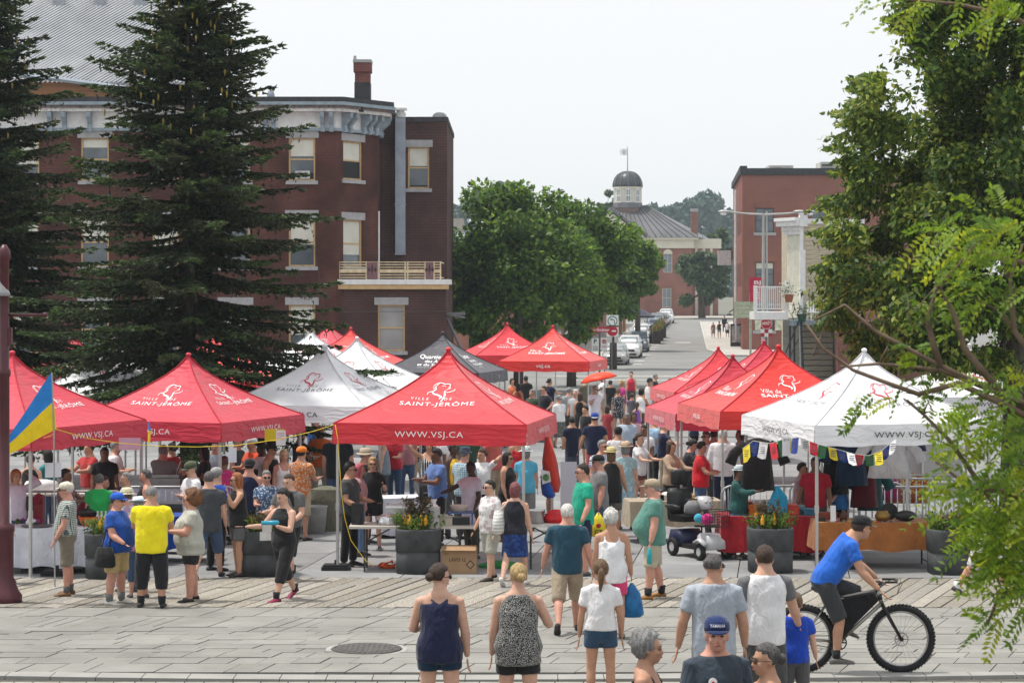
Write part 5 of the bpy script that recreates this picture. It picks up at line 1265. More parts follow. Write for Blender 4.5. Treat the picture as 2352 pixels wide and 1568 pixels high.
thing1('grey_bin', 'pale grey bin beside the flowered-shirt man', 'bin', (gx(725,43),43.0,G(43)), lambda b: b.lathe([(.18,0),(.22,.5),(.24,.52),(.2,.52),(.17,.1)],18), pm('bin_grey',(.35,.36,.35),.6), smooth=True)
thing1('tarp_bundle', 'olive tarpaulin bundle behind the tent pole', 'tarp', (gx(752,43.5),43.5,G(43.5)), lambda b: b.loft([[(math.cos(a)*r*(1+.12*math.sin(3*a+z*5)), math.sin(a)*r*.6, z) for a in np.linspace(0,2*PI,17)[:-1]] for r, z in ((.34,0),(.38,.3),(.36,.6),(.3,.8),(.1,.86))]), fab((.14,.14,.10)))
# stroller
sp_ = Vector((gx(985,42.2),42.2,G(42.2)))
t = thing('stroller', 'black baby stroller with raised hood under the central tent', 'stroller', sp_, R(200))
b = B(); b.loft([[(x*s,y,z) for x, y, z in ((-.2,.1,.5),(.2,.1,.5),(.2,-.2,.45),(-.2,-.2,.45))] for s in (1,)]+[[(x,y,z) for x, y, z in ((-.2,.25,.85),(.2,.25,.85),(.2,.05,.9),(-.2,.05,.9))]]); b.build('seat', fab((.03,.03,.035)), t)
b = B(); b.loft([[(sx*.24,-.02+.2*math.cos(a),.85+.28*math.sin(a)) for a in np.linspace(-.3,2.8,9)] for sx in (-1,1)], cap=True); b.build('hood', fab((.04,.04,.045)), t)
b = B(); [b.tube([(sx*.24,-.35,.12),(sx*.22,.1,.55),(sx*.22,.4,1.02)],.013,6) for sx in (-1,1)]; [b.tube([(sx*.24,.35,.12),(sx*.22,0,.55)],.013,6) for sx in (-1,1)]; b.tube([(-.22,.4,1.02),(.22,.4,1.02)],.016,6); b.build('frame', M_LEG, t)
for sx in (-1,1):
    for sy in (-.35,.35): b = B(); b.tube([(sx*.26-.02,sy,.12),(sx*.26+.02,sy,.12)],.12,14); b.build('wheel', M_BPL, t)

# barricades
M_GALV = pm('galvanised', (.36,.37,.38), .45, .12, 6, metal=.5)
bf = B(); W_, H_ = 2.1, 1.08
pts = [(-W_/2,0,.05),(-W_/2,0,H_-.14),(-W_/2+.05,0,H_-.04),(-W_/2+.14,0,H_),(W_/2-.14,0,H_),(W_/2-.05,0,H_-.04),(W_/2,0,H_-.14),(W_/2,0,.05)]
bf.tube(pts, .021, 8); bf.tube([(-W_/2,0,.2),(W_/2,0,.2)], .016, 6); BFM = bf.mesh('frame', M_GALV, True)
bf = B(); bf.tube([(0,0,.2),(0,0,H_)], .008, 5); BBM = bf.mesh('bar', M_GALV, True)
bf = B(); bf.tube([(0,-.28,.015),(0,-.1,.06),(0,.1,.06),(0,.28,.015)], .018, 6); BTM = bf.mesh('foot', M_GALV, True)
for i, (x, Y, rz, lab) in enumerate(((1945,41.5,0,'behind the red polo man'),(2105,40.6,4,'right of the hanging white shirt'),(2075,42.6,-18,'standing askew behind the craft table'),(2175,43.2,-14,'askew next to the white pegboard'),(150,39.6,0,'below the faded red tent at left'),(410,40.6,0,'by the spruce trunk'),(1790,40.8,3,'behind the textile piles'))):
    t = thing('crowd_barrier', 'grey metal crowd barrier '+lab, 'barrier', (gx(x,Y),Y,G(Y)), R(rz), 'metal crowd barriers among the stalls')
    obj('frame', BFM, t)
    for k in range(17): obj('bar', BBM, t, (-W_/2+W_*(k+1)/18,0,0))
    for sx in (-.8,.8): obj('foot', BTM, t, (sx,0,0))

# pegboards and hung garments on the right
for i, (x, Y, lab) in enumerate(((2070,45.5,'white pegboard panel behind the hanging shirt'),(2165,45.3,'white pegboard panel with strap beside the first'))):
    t = thing('pegboard', lab, 'panel', (gx(x,Y),Y,G(Y)))
    b = B(); b.box((0,0,1.5),(1.0 if i == 0 else .8,.03,1.25)); b.build('board', pm('pegboard_white',(.55,.55,.56),.7,.05,3), t)
    b = B(); [b.tube([(sx*(.5 if i == 0 else .4),0,0),(sx*(.5 if i == 0 else .4),0,2.15)],.02,6) for sx in (-1,1)]; b.build('frame', M_PW, t)
    b = B(); n_ = 0
    for q in range(18):
        for w_ in range(22): b.box(((q-8.5)*.052*(1 if i == 0 else .8),-.0165,.92+w_*.055),(.012,.002,.012))
    stuff(b.build('peg_holes', flat('hole_grey',(.25,.25,.26)), t))
def garment(name, label, loc, w, h, col, sleeve=.25, rz=0, kind='plain', flare=1.2):
    b = B(); d = .07
    prof = [(0,.10,.02),(-.05,w*.8,.05),(-.14,w,.07),(-h*.4,w*.96,.08),(-h,w*flare,.09)]
    b.loft([[(x*ww/2, y*dd+.015*math.sin(x*5+z*9), z) for x, y in ((-1,0),(-.7,-1),(-.2,-.8),(.2,-1.1),(.7,-.8),(1,0),(.6,.9),(0,1),(-.6,.9))] for z, ww, dd in prof][::-1])
    if sleeve:
        for sx in (-1,1): b.tube([(sx*w*.42,0,-.09),(sx*(w*.5+sleeve*.5),0,-.09-sleeve*.6),(sx*(w*.5+sleeve*.75),-.02,-.09-sleeve*1.2)], [.07,.09,.1], 8, flat=.5)
    o = b.build(name, fab(col, kind, (.5,.45,.1)) if kind != 'plain' else fab(col), None, True, loc, rz); return tag(o, label, 'garment')
rw_ = TENTS[14]
garment('hanging_shirt', 'big white shirt hanging from the white tent', at(2043,1000,38.2), .62, .72, (.72,.73,.78), .3, R(-8))
garment('hanging_coat', 'dark blue coat hanging under the white tent', at(1955,1003,39.2), .5, .85, (.02,.045,.09), .3)
garment('hanging_dress', 'dark red dress hanging below the blue coat', at(1985,1040,39.4), .42, .95, (.12,.012,.02), .2)
garment('hanging_gown', 'black garment at the left of the blue coat', at(1918,1003,39.3), .4, 1.0, (.015,.015,.018), .2)
garment('hanging_jacket', 'teal jacket behind the red dress', at(2000,1080,39.6), .4, .7, (.02,.09,.1), .2)
garment('hanging_bag', 'dark blue bag hanging from the tent edge', at(2109,1003,38.4), .24, .24, (.02,.03,.12), 0)
garment('hanging_kurta', 'black and red garment hanging at the white tent left side', at(1740,1005,38.6), .5, .9, (.02,.016,.018), .3)
garment('patterned_wrap', 'orange and yellow patterned wrap on the rear barrier', at(2085,1085,44.5), .9, .6, (.35,.08,.03), 0, 0, 'floral', 1.0)
garment('patterned_skirt', 'magenta striped wrap beside the orange one', at(2040,1090,44.4), .5, .5, (.3,.02,.1), 0, 0, 'plain', 1.0)

# prayer flag string
def flagstring(label, pts, n, seed, size=.2):
    rg = random.Random(seed); P3 = [Vector(p) for p in pts]; L_ = [0]
    for i in range(1, len(P3)): L_.append(L_[-1]+(P3[i]-P3[i-1]).length)
    def ev(s):
        for i in range(1, len(P3)):
            if s <= L_[i]: f = (s-L_[i-1])/(L_[i]-L_[i-1]); return P3[i-1].lerp(P3[i], f)
        return P3[-1]
    t = thing('prayer_flags', label, 'flags', P3[0])
    b = B(); b.tube([p-P3[0] for p in P3], .005, 5); b.build('string', pm('string_white',(.5,.5,.45)), t)
    cols = [(.7,.7,.72),(.55,.02,.04),(.03,.18,.06),(.75,.6,.03),(.03,.06,.3)]
    for k in range(n):
        s0 = L_[-1]*(k+.06)/n; s1 = L_[-1]*(k+.94)/n; a, c = ev(s0)-P3[0], ev(s1)-P3[0]; tw = rg.uniform(-.12,.12); dr = Vector((rg.uniform(-.05,.05), tw, -size*rg.uniform(.9,1.15)))
        b = B(); rows = []
        for r in range(4):
            f = r/3; rows.append([a+dr*f+Vector((0,.02*math.sin(r*2+k),0)), (a+c)/2+dr*f+Vector((0,-.03*f+.01*math.sin(k),-.02*f)), c+dr*f*rg.uniform(.9,1.1)])
        v = [p for r_ in rows for p in r_]; b.add([tuple(p) for p in v], [(r*3+j,r*3+j+1,r*3+j+4,r*3+j+3) for r in range(3) for j in range(2)])
        o = b.build('flag', fab(cols[(k+seed) % 5]), t, True)
        b = B(); m_ = (a+c)/2+dr*.5+Vector((0,-.035,0))
        for q in range(4): b.box(m_+Vector((0,0,.045-.03*q)), (.08,.002,.012))
        b.build('print', flat('flag_print', (.3,.28,.25) if k % 5 != 0 else (.12,.12,.13)), o)
fy = 36.0
flagstring('string of coloured prayer flags along the front of the white tent', [at(1838,1005,fy), at(1880,1020,fy), at(1925,1032,fy), at(1960,1042,fy), at(1995,1046,fy), at(2025,1035,fy), at(2060,1005,fy)], 11, 0, .17)
flagstring('string of coloured prayer flags at the left side of the white tent', [at(1705,1030,37.4), at(1730,1012,37.2), at(1770,1018,36.9), at(1800,1008,36.6), at(1836,1004,36.2)], 7, 3, .24)

# flags on poles
def wave_flag(name, label, pole, grid, mats, rows_split):
    pass
uy = 34.4
t = thing('blue_yellow_flag', 'blue and yellow flag drooping from a thin pole at left', 'flag', at(122,1000,uy))
o0 = at(122,1000,uy)
b = B(); b.tube([at(126,1350,uy)-o0, at(124,1000,uy)-o0, at(119,855,uy)-o0], .012, 6); b.build('pole', M_GALV, t)
def fgrid(b, TL, TR, BL, BR, nx, ny, amp, mi=0, y0=0.0, y1=1.0):
    v = []; f = []
    for j in range(ny+1):
        q = y0+(y1-y0)*j/ny
        for i in range(nx+1):
            p = i/nx; P_ = (TL*(1-p)+TR*p)*(1-q)+(BL*(1-p)+BR*p)*q
            v.append(tuple(P_+Vector((0, amp*math.sin(p*7+q*2)*p, amp*.5*math.sin(p*6+1)*p))))
    for j in range(ny):
        for i in range(nx): a = j*(nx+1)+i; f.append((a,a+1,a+nx+2,a+nx+1))
    b.add(v, f, mi)
TL, TR, BL, BR = at(117,856,uy)-o0, at(14,1010,uy)-o0, at(130,985,uy)-o0, at(0,1052,uy)-o0
b = B(); fgrid(b, TL, TR, BL, BR, 14, 5, .05, 0, 0, .5); b.build('blue_band', fab((.03,.22,.62)), t, True)
b = B(); fgrid(b, TL, TR, BL, BR, 14, 5, .05, 0, .5, 1); b.build('yellow_band', fab((.82,.60,.02)), t, True)
sm_ = at(342,1000,36.6); t = thing('small_blue_yellow_flag', 'tiny furled blue and yellow flag at the tent corner', 'flag', sm_)
b = B(); b.tube([(0,0,.22),(0.01,0,.08)], [.012,.022], 6); b.build('blue_band', fab((.03,.22,.62)), t)
b = B(); b.tube([(0.01,0,.08),(0,0,-.12)], [.022,.018], 6); b.build('yellow_band', fab((.82,.60,.02)), t)
hy = 38.2; h0 = at(1262,1010,hy)
t = thing('hanging_flag', 'blue and red flag with a coat of arms hanging from the tent corner', 'flag', h0)
b = B(); b.loft([[ (at(x,y,hy)-h0)+Vector((0,d,0)) for x, d in ((xa,0),(xm,-.06),(xb_,0),(xm,.05))] for y, xa, xm, xb_ in ((1003,1252,1258,1264),(1060,1245,1262,1280),(1110,1250,1272,1288),(1130,1268,1275,1284))]); b.build('red_band', fab((.5,.04,.025)), t, True)
b = B(); b.loft([[ (at(x,y,hy)-h0)+Vector((0,d,0)) for x, d in ((xa,-.05),(xm,-.11),(xb_,-.05),(xm,0))] for y, xa, xm, xb_ in ((1090,1241,1248,1256),(1115,1242,1255,1268),(1135,1245,1262,1276),(1142,1255,1264,1272))]); b.build('blue_band', fab((.02,.07,.33)), t, True)
b = B(); b.ext([(at(x,y,hy-.14)-h0) for x, y in ((1242,1078),(1262,1082),(1266,1105),(1246,1112))], (0,-.01,0)); b.ell(at(1254,1096,hy-.16)-h0, (.06,.015,.06), 9, 5, mi=1); b.build('arms_panel', [fab((.6,.6,.6)), pm('arms_green', (.10,.2,.08), .7, .6, 20)], t)

# ropes
def rope(label, pts, r=.006, col=(.72,.52,.02)): return cable('yellow_rope', label, pts, r, col, cat='rope')
rope('yellow rope strung from the flag pole across to the central tent', [at(128,985,34.5), at(200,1006,35.4), at(280,1018,36.6), at(360,1024,36.8), at(450,1026,36.8), at(540,1023,36.8), at(640,1009,36.4), at(720,990,36), at(768,975,35.8)])
rope('yellow cord running down the central tent pole to the ground', [at(770,975,35.8), at(776,1010,35.8), at(780,1070,35.8), at(784,1130,35.8), at(792,1190,35.8), at(806,1240,35.8), at(838,1285,35.8), at(858,1300,35.9)])
rope('yellow cord looping left under the faded red tent', [at(126,990,35.7), at(118,1000,35.9), at(80,1012,36.4), at(40,1016,36.6)])
# paper notices
def paper(label, x, y, w, h, Y, col, txt=None, rz=0, cat='notice'):
    p = at(x, y, Y); t = thing('paper_notice', label, cat, p, R(rz))
    b = B(); b.box((0,0,-h/2),(w,.004,h)); b.build('sheet', pm('paper_%.2f_%.2f' % (col[0],col[2]), col, .8, .04, 5), t)
    if txt:
        for i, (s_, wf, hf, zf, mt) in enumerate(txt): sign_text(s_, w*wf, h*hf, (0,-.004,-h*zf), mt, t)
paper('white notice reading MAROC hanging from the faded red tent', 645,988,.17,.27,40.2,(.7,.68,.68),[('MAROC',.8,.14,.62,M_LR),('STAND',.7,.1,.4,M_LR),('MONDE',.7,.1,.25,M_LR)])
paper('pink paper hanging below the faded red tent valance', 298,1005,.36,.2,37.0,(.55,.3,.4))
paper('white paper tied to the left tent leg', 122,1062,.26,.24,36.6,(.68,.7,.76),rz=20)
paper('white paper hung near the barrier at left centre', 534,1028,.14,.25,38.6,(.66,.68,.74),rz=15)
paper('yellow sheet under the second faded tent', 630,985,.35,.22,41.2,(.6,.45,.02))
paper('purple and white leaflet pegged among the prayer flags', 1806,1004,.13,.3,36.4,(.65,.63,.68),[('2019',.7,.12,.2,M_LK)])
paper('white notices on the board behind the hanging flag', 1306,1060,.3,1.0,41.5,(.5,.49,.55))
# tent foot weights
for i, (x, y, lab) in enumerate(((771,1309,'at the foot of the central tent pole'),(128,1322,'below the left stall table'),(700,1218,'behind the flowered-shirt man'),(1957,1306,'beside the craft table cloth'))):
    p = gnd(x, y); t = thing('tent_weight', 'black rubber tent weight '+lab, 'weight', (p.x,p.y+.1,G(p.y+.1)), 0, 'tent foot weights')
    b = B(); b.box((0,0,.03),(.46,.36,.06)); b.box((0,0,.075),(.4,.3,.03)); b.build('base', pm('rubber_black',(.018,.018,.02),.7), t)
    b = B(); b.tube([(0,0,.09),(0,0,.16)],.03,8); b.build('socket', M_BPL, t)
# ================================================================ PEOPLE
SKIN = {'f': (.56,.33,.24), 't': (.46,.25,.165), 'r': (.53,.27,.20), 'b': (.20,.10,.065), 'd': (.07,.036,.025)}
def skinmat(k):
    key = ('skin', k)
    if key in MC: return MC[key]
    m = pm('skin_'+k, SKIN[k], .55, .10, 14, bump=.08, bsc=60, spec=.35)
    b = m.node_tree.nodes['Principled BSDF']
    b.inputs['Subsurface Weight'].default_value = .12; b.inputs['Subsurface Radius'].default_value = (.02,.008,.005); b.inputs['Subsurface Scale'].default_value = .5
    MC[key] = m; return m
def hairmat(c):
    key = ('hair', tuple(c))
    if key in MC: return MC[key]
    m = pm('hair_%d' % len(MC), c, .5, .45, 9, bump=.9, bsc=22, stretch=(5,5,1.2), spec=.4); MC[key] = m; return m
HC = {'k': (.012,.010,.009), 'b': (.045,.024,.014), 'lb': (.13,.075,.035), 'bl': (.42,.29,.13), 'g': (.22,.22,.22), 'w': (.62,.61,.58), 'r': (.32,.11,.035), 'm': (.20,.055,.06), 'dg': (.085,.08,.078), 'p': (.5,.12,.16)}
def sring(z, rx, ry, y0=0, n=14, x0=0, p=2.3):
    o = []
    for k in range(n):
        a = 2*PI*k/n; c, s_ = math.cos(a), math.sin(a)
        o.append(Vector((x0+rx*math.copysign(abs(c)**(2/p), c), y0+ry*math.copysign(abs(s_)**(2/p), s_), z)))
    return o
NP = [0]
def person(label, x, y, h, face=0, top=None, bot=None, hair=('short','b'), skin='f', sex='m', b=1.0, belly=0.0, arms=None, legs=None, lean=0, head=(0,0),
           hat=None, shoes=(.06,.06,.06), sock=None, feet=False, glass_=None, Y=None, X=None, pelvis=None, group=None, chest=0, hd=1.0, extra=None, sh=1.0, eyes=True, sleeve=None):
    """x,y: survey position of the head top (or of the feet when feet=True); face: 0 towards the camera, 90 to the right"""
    if h is None: h = ZC-G(Y)-(y-HY)*Y/F
    if Y is None: Y = solveY(y) if feet else solveY(y, h)
    if X is None: X = gx(x, Y)
    NP[0] += 1; rs = random.Random(NP[0])
    t = thing('person', label, 'person', (X, Y, G(Y)), R(face), group)
    vox = min(.036, max(.0136, Y*.00063))
    fem = sex == 'f'; sk = skinmat(skin)
    # ---- torso rings (z, rx, ry, y0) in heights
    if fem: tr = [(.455,.05,.052,0),(.49,.098,.07,.006),(.53,.104,.074,.006),(.575,.094,.066,.002),(.62,.08,.058,0),(.67,.083,.06,-.002),(.72,.091,.072+.012,-.012),(.765,.094,.062,-.002),(.80,.09,.05,.004),(.822,.068,.045,.01),(.848,.038,.036,.008),(.888,.03,.032,0)]
    else: tr = [(.455,.05,.052,0),(.49,.093,.068,.004),(.53,.097,.07,.004),(.575,.092,.066,.002),(.62,.088,.064,0),(.67,.092,.067,0),(.72,.102,.073,-.004),(.765,.109,.068,0),(.80,.102,.058,.004),(.824,.078,.05,.01),(.85,.046,.043,.008),(.888,.036,.038,0)]
    def grow(z): return 1+(b-1)*(1 if z < .74 else max(.25, 1-(z-.74)*9))
    def bel(z): return belly*max(0, 1-((z-.60)/.12)**2)
    T_ = []
    for z, rx, ry, y0 in tr:
        g = grow(z); bb_ = bel(z); T_.append((z, rx*g+bb_*.02, ry*g+bb_*.045, y0-bb_*.04-(chest*.02 if .68 < z < .78 else 0)))
    def tor(z):
        zs = [q[0] for q in T_]; return [float(np.interp(z, zs, [q[i] for q in T_])) for i in (1,2,3)]
    cl, sl = math.cos(R(lean)), math.sin(R(lean)); zp = .52*h
    def U(p):
        p = Vector(p)
        if p.z <= zp-.04*h or lean == 0: return p
        f = min(1, (p.z-(zp-.04*h))/(.08*h)); c_, s_ = math.cos(R(lean)*f), math.sin(R(lean)*f); dz = p.z-zp
        return Vector((p.x, p.y*c_-dz*s_, zp+dz*c_+p.y*s_))
    arms = arms or ((3,8,18,5),(6,8,14,5)); legs = legs or ((2,3,3),(-2,3,3))
    J = {}; low = 9
    for s_, (ap, ab, el, inn), (lp_, kn, spl) in ((1, arms[0], legs[0]), (-1, arms[1], legs[1])):
        wsh = (.098 if fem else .108)*(1+(b-1)*.45)*sh
        a0 = U((s_*wsh*h, .004*h, (.788 if fem else .794)*h))
        ap -= lean*.0
        d1 = Vector((s_*math.sin(R(ab)), -math.sin(R(ap))*math.cos(R(ab)), -math.cos(R(ap))*math.cos(R(ab))))
        e = ab-inn; d2 = Vector((s_*math.sin(R(e)), -math.sin(R(ap+el))*math.cos(R(e)), -math.cos(R(ap+el))*math.cos(R(e))))
        a1 = a0+d1*.168*h; a2 = a1+d2*.138*h; J[s_,'a'] = (a0,a1,a2,d2)
        l0 = Vector((s_*.052*h*(1+(b-1)*.6), 0, .505*h))
        l1 = l0+Vector((s_*math.sin(R(spl)), -math.sin(R(lp_)), -math.cos(R(lp_)))).normalized()*.238*h
        l2 = l1+Vector((s_*math.sin(R(spl))*.4, -math.sin(R(lp_-kn)), -math.cos(R(lp_-kn)))).normalized()*.232*h
        J[s_,'l'] = (l0,l1,l2,lp_-kn); low = min(low, l2.z)
    dz = (pelvis-.505*h) if pelvis else (.037*h-low)
    sh_ = Vector((0,0,dz))
    lg = (1.04+(b-1)*.85); am = (.98 if fem else 1.1)*(1+(b-1)*.8)
    k = h/1.72
    # ---- body
    bd = B(); up = lambda ring: [U(p)+sh_ for p in ring]
    bd.loft([up(sring(z*h, rx*h, ry*h, y0*h)) for z, rx, ry, y0 in T_])
    def rot(p, o): return o+Hm @ Vector(p)
    Hm = Matrix.Rotation(R(head[0]),3,'Z') @ Matrix.Rotation(R(head[1]+lean*.35),3,'X')
    hk = .137*h/.225*hd; hc = U((0,-.01*h,.918*h if hd == 1 else (.873*h+.045*h*hd)))+sh_
    q = lambda x_, y_, z_: hc+Hm @ Vector((x_*hk, y_*hk, z_*hk))
    for c, r_ in (((0,.01,.022),(.075,.094,.088)), ((0,-.02,-.04),(.061,.072,.072)), ((0,-.052,-.088),(.034,.034,.024)), ((0,-.094,-.018),(.012,.016,.026)), ((0,-.104,-.032),(.015,.013,.011)), ((0,-.078,.022),(.05,.014,.012)),
                  ((.076,.01,-.012),(.011,.02,.032)), ((-.076,.01,-.012),(.011,.02,.032)), ((0,-.082,-.06),(.026,.014,.016)), ((.04,-.062,-.028),(.022,.02,.02)), ((-.04,-.062,-.028),(.022,.02,.02))):
        bd.ell(q(*c), tuple(v*hk for v in r_), 10, 7, Hm)
    bd.tube([U((0,.008*h,.82*h))+sh_, hc+Hm @ Vector((0,.012,-.05))*hk], [.034*h*(.92 if fem else 1.08), .03*h*(.92 if fem else 1.1)], 10)
    for s_ in (1,-1):
        a0,a1,a2,d2 = [J[s_,'a'][0]+sh_, J[s_,'a'][1]+sh_, J[s_,'a'][2]+sh_, J[s_,'a'][3]]
        bd.tube([a0+Vector((-s_*.02*h,0,.004*h)), a0, a0.lerp(a1,.4), a1, a1.lerp(a2,.25), a2.lerp(a1,.1), a2+d2*.012*h], [v*k*am for v in (.044,.051,.049,.041,.044,.03,.026)], 10)
        # hand: palm, four fingers, thumb
        w_ = a2+d2*.02*h; side = Vector((0,-1,0)) if abs(d2.y) < .6 else Vector((-s_,0,0))
        fw = (side-d2*side.dot(d2)).normalized(); pn = d2.cross(fw)*s_
        Mh = Matrix((pn, fw, d2)).transposed()
        bd.ell(w_+d2*.028*h, (.013*k,.036*k,.048*k), 8, 6, Mh)
        if vox < .02:
            for i, (off, ln) in enumerate(((.027,.07),(.009,.08),(-.009,.075),(-.026,.058))):
                r0 = w_+d2*.05*h+fw*off*k
                bd.tube([r0-d2*.02*k, r0+d2*ln*.5*k-pn*.006*k, r0+d2*ln*.95*k-pn*.026*k], [.0105*k,.0098*k,.0085*k], 6)
            r0 = w_+d2*.012*h+fw*.03*k; bd.tube([r0, r0+d2*.03*k+fw*.024*k, r0+d2*.06*k+fw*.03*k-pn*.01*k], [.013*k,.0115*k,.009*k], 6)
        else: bd.tube([w_+d2*.05*h, w_+d2*.092*h-pn*.012*k], [.03*k,.02*k], 6, flat=.5)
        l0,l1,l2,sp_ = J[s_,'l']; l0, l1, l2 = l0+sh_, l1+sh_, l2+sh_
        cb_ = Vector((0,.012*k,0))
        if bot and bot[0] == 'pants': bd.tube([l0+Vector((0,0,.03*h)), l0, l0.lerp(l1,.3)], [v*k*lg for v in (.07,.086,.07)], 10)
        else: bd.tube([l0+Vector((0,0,.03*h)), l0, l0.lerp(l1,.5), l1, l1.lerp(l2,.3)+cb_, l1.lerp(l2,.6)+cb_*.5, l2, l2-Vector((0,0,.012*h))], [v*k*lg for v in (.07,.086,.07,.053,.056,.045,.035,.036)], 10)
        fo = Vector((0,-math.cos(R(sp_)*.8), math.sin(R(sp_)*.8)*1)) if sp_ < -12 else Vector((0,-1,0))
        J[s_,'f'] = (l2, fo)
        if shoes is None: pass
    o = bd.build('body', sk, t, True); rm(o, vox)
    # ---- clothing
    def seg(pts, rad, frac):
        """cut a poly-line with radii at fraction of its length"""
        L_ = [0]
        for i in range(1, len(pts)): L_.append(L_[-1]+(pts[i]-pts[i-1]).length)
        tot = L_[-1]*frac; P = [pts[0]]; Rr = [rad[0]]
        for i in range(1, len(pts)):
            if L_[i] < tot: P.append(pts[i]); Rr.append(rad[i])
            else:
                f = (tot-L_[i-1])/(L_[i]-L_[i-1]); P.append(pts[i-1].lerp(pts[i], f)); Rr.append(rad[i-1]*(1-f)+rad[i]*f); break
        return P, Rr
    def torso_cloth(bb_, z0, z1, loose, off=.011, narrow=None):
        R2 = []
        zs = np.linspace(z0, z1, 9)
        for z in zs:
            rx, ry, y0 = tor(z)
            if loose and z < .72:
                f = (z-z0)/(.72-z0+1e-6); cx = tor(.72); hx_ = tor(max(z0,.50))
                rx = max(rx, (cx[0]*.98*f+hx_[0]*1.0*(1-f))*(1-.10*fem*math.sin(math.pi*min(1,max(0,f))))); ry = max(ry, cx[1]*f+hx_[1]*(1-f))
            if narrow and z > .735: rx = min(rx, rx*(1-(z-.735)/.07*narrow))
            R2.append(up(sring(z*h, rx*h+off*k*(1.6 if loose and z < .6 else 1), ry*h+off*k*(1.7 if loose and z < .62 else 1.1), y0*h)))
        bb_.loft(R2)
    if top:
        kind = top[0]; mt = top[1] if not isinstance(top[1], tuple) else fab(top[1])
        c = B(); hem = {'tee': .47, 'polo': .475, 'long': .47, 'tank': .50, 'cami': .50, 'cross': .50, 'dress': .50, 'crop': .53, 'tucked': .54, 'blouse': .46, 'tunic': .43}[kind]
        sl_ = {'tee': .62, 'polo': .66, 'long': 1.9, 'crop': .6, 'tucked': .66, 'blouse': .8, 'tunic': .6}.get(kind, 0)
        if len(top) > 2 and top[2] is not None: hem = top[2]
        if kind in ('tank', 'dress'): torso_cloth(c, hem, .818, kind == 'tank' and not (len(top) > 3 and top[3]), .019, .3)
        elif kind == 'cross':
            torso_cloth(c, hem, .772, True, .014)
            for s_ in (1,-1): c.tube([U((s_*.05*h,-tor(.755)[1]*h-.004,.745*h))+sh_, U((s_*.062*h,-.03*h,.812*h))+sh_, U((s_*.06*h,.025*h,.818*h))+sh_, U((s_*.03*h,.058*h,.785*h))+sh_, U((-s_*.03*h,tor(.745)[1]*h+.006,.735*h))+sh_], .013*k, 6)
        elif kind == 'cami':
            torso_cloth(c, hem, .745, True, .012)
            for s_ in (1,-1): c.tube([U((s_*.055*h,-tor(.745)[1]*h-.002,.735*h))+sh_, U((s_*.06*h,-.03*h,.80*h))+sh_, U((s_*.06*h,.02*h,.812*h))+sh_, U((s_*.05*h,tor(.745)[1]*h+.004,.74*h))+sh_], max(.011*k,vox*.8), 6)
        else: torso_cloth(c, hem, .832, True, .012)
        if sl_:
            for s_ in (1,-1):
                a0,a1,a2,d2 = J[s_,'a']; a0, a1, a2 = a0+sh_, a1+sh_, a2+sh_
                P, Rr = seg([a0+Vector((-s_*.03*h,0,.004*h)), a0, a0.lerp(a1,.5), a1, a1.lerp(a2,.5), a2], [v*k*am for v in (.05,.059,.061,.059,.052,.040)], (sl_*.172+.03)/(.172+.142+.03) if sl_ < 1.5 else .99)
                if sleeve: sc_ = B(); sc_.tube(P, [v*1.03 for v in Rr], 12); rm(sc_.build('sleeve', fab(sleeve), t, True), vox)
                else: c.tube(P, Rr, 12)
        o = c.build('dress' if kind == 'dress' else ('shirt' if kind in ('tee','polo','long','tucked') else 'top'), mt, t, True); rm(o, vox)
        if kind == 'polo':
            cc = B(); cc.lathe([(.052*k,0),(.05*k,.022*k),(.042*k,.03*k)], 12, tuple(U((0,.008*h,.825*h))+sh_)); cc.build('collar', mt, t, True)
    if bot:
        kind = bot[0]; mt = bot[1] if not isinstance(bot[1], tuple) else fab(bot[1]); c = B()
        if kind in ('shorts', 'pants', 'capri', 'short'):
            fr = {'short': .19, 'shorts': .50, 'capri': .74, 'pants': .985}[kind]
            if len(bot) > 2: fr = bot[2]
            R2 = []
            for z in np.linspace(.452, .60, 6):
                rx, ry, y0 = tor(z); R2.append(up(sring(z*h, rx*h+.012*k, ry*h+.012*k, y0*h)))
            c.loft(R2)
            for s_ in (1,-1):
                l0,l1,l2,sp_ = J[s_,'l']; l0, l1, l2 = l0+sh_, l1+sh_, l2+sh_
                wide = 1.0 if kind != 'pants' else .97
                P, Rr = seg([l0+Vector((0,0,.035*h)), l0, l0.lerp(l1,.5), l1, l1.lerp(l2,.5), l2], [v*k*lg*wide for v in (.08,.098,.09,.080 if kind != 'pants' else .072,.066,.056)], (fr*.47+.035)/(.47+.035))
                c.tube(P, Rr, 12)
            nm = {'short': 'shorts', 'capri': 'trousers', 'pants': 'trousers', 'shorts': 'shorts'}[kind]
        else:   # skirt
            z1 = bot[2] if len(bot) > 2 else .28; R2 = []; fl = bot[3] if len(bot) > 3 else 1.25
            for z in np.linspace(z1, .60, 8):
                rx, ry, y0 = tor(max(z,.50)); g = 1 if z > .5 else 1+(fl-1)*(.5-z)/(.5-z1)
                R2.append(up(sring(z*h, (rx*h+.013*k)*g, (ry*h+.016*k)*g, y0*h)))
            c.loft(R2); nm = 'skirt'
        o = c.build(nm, mt, t, True); rm(o, vox)
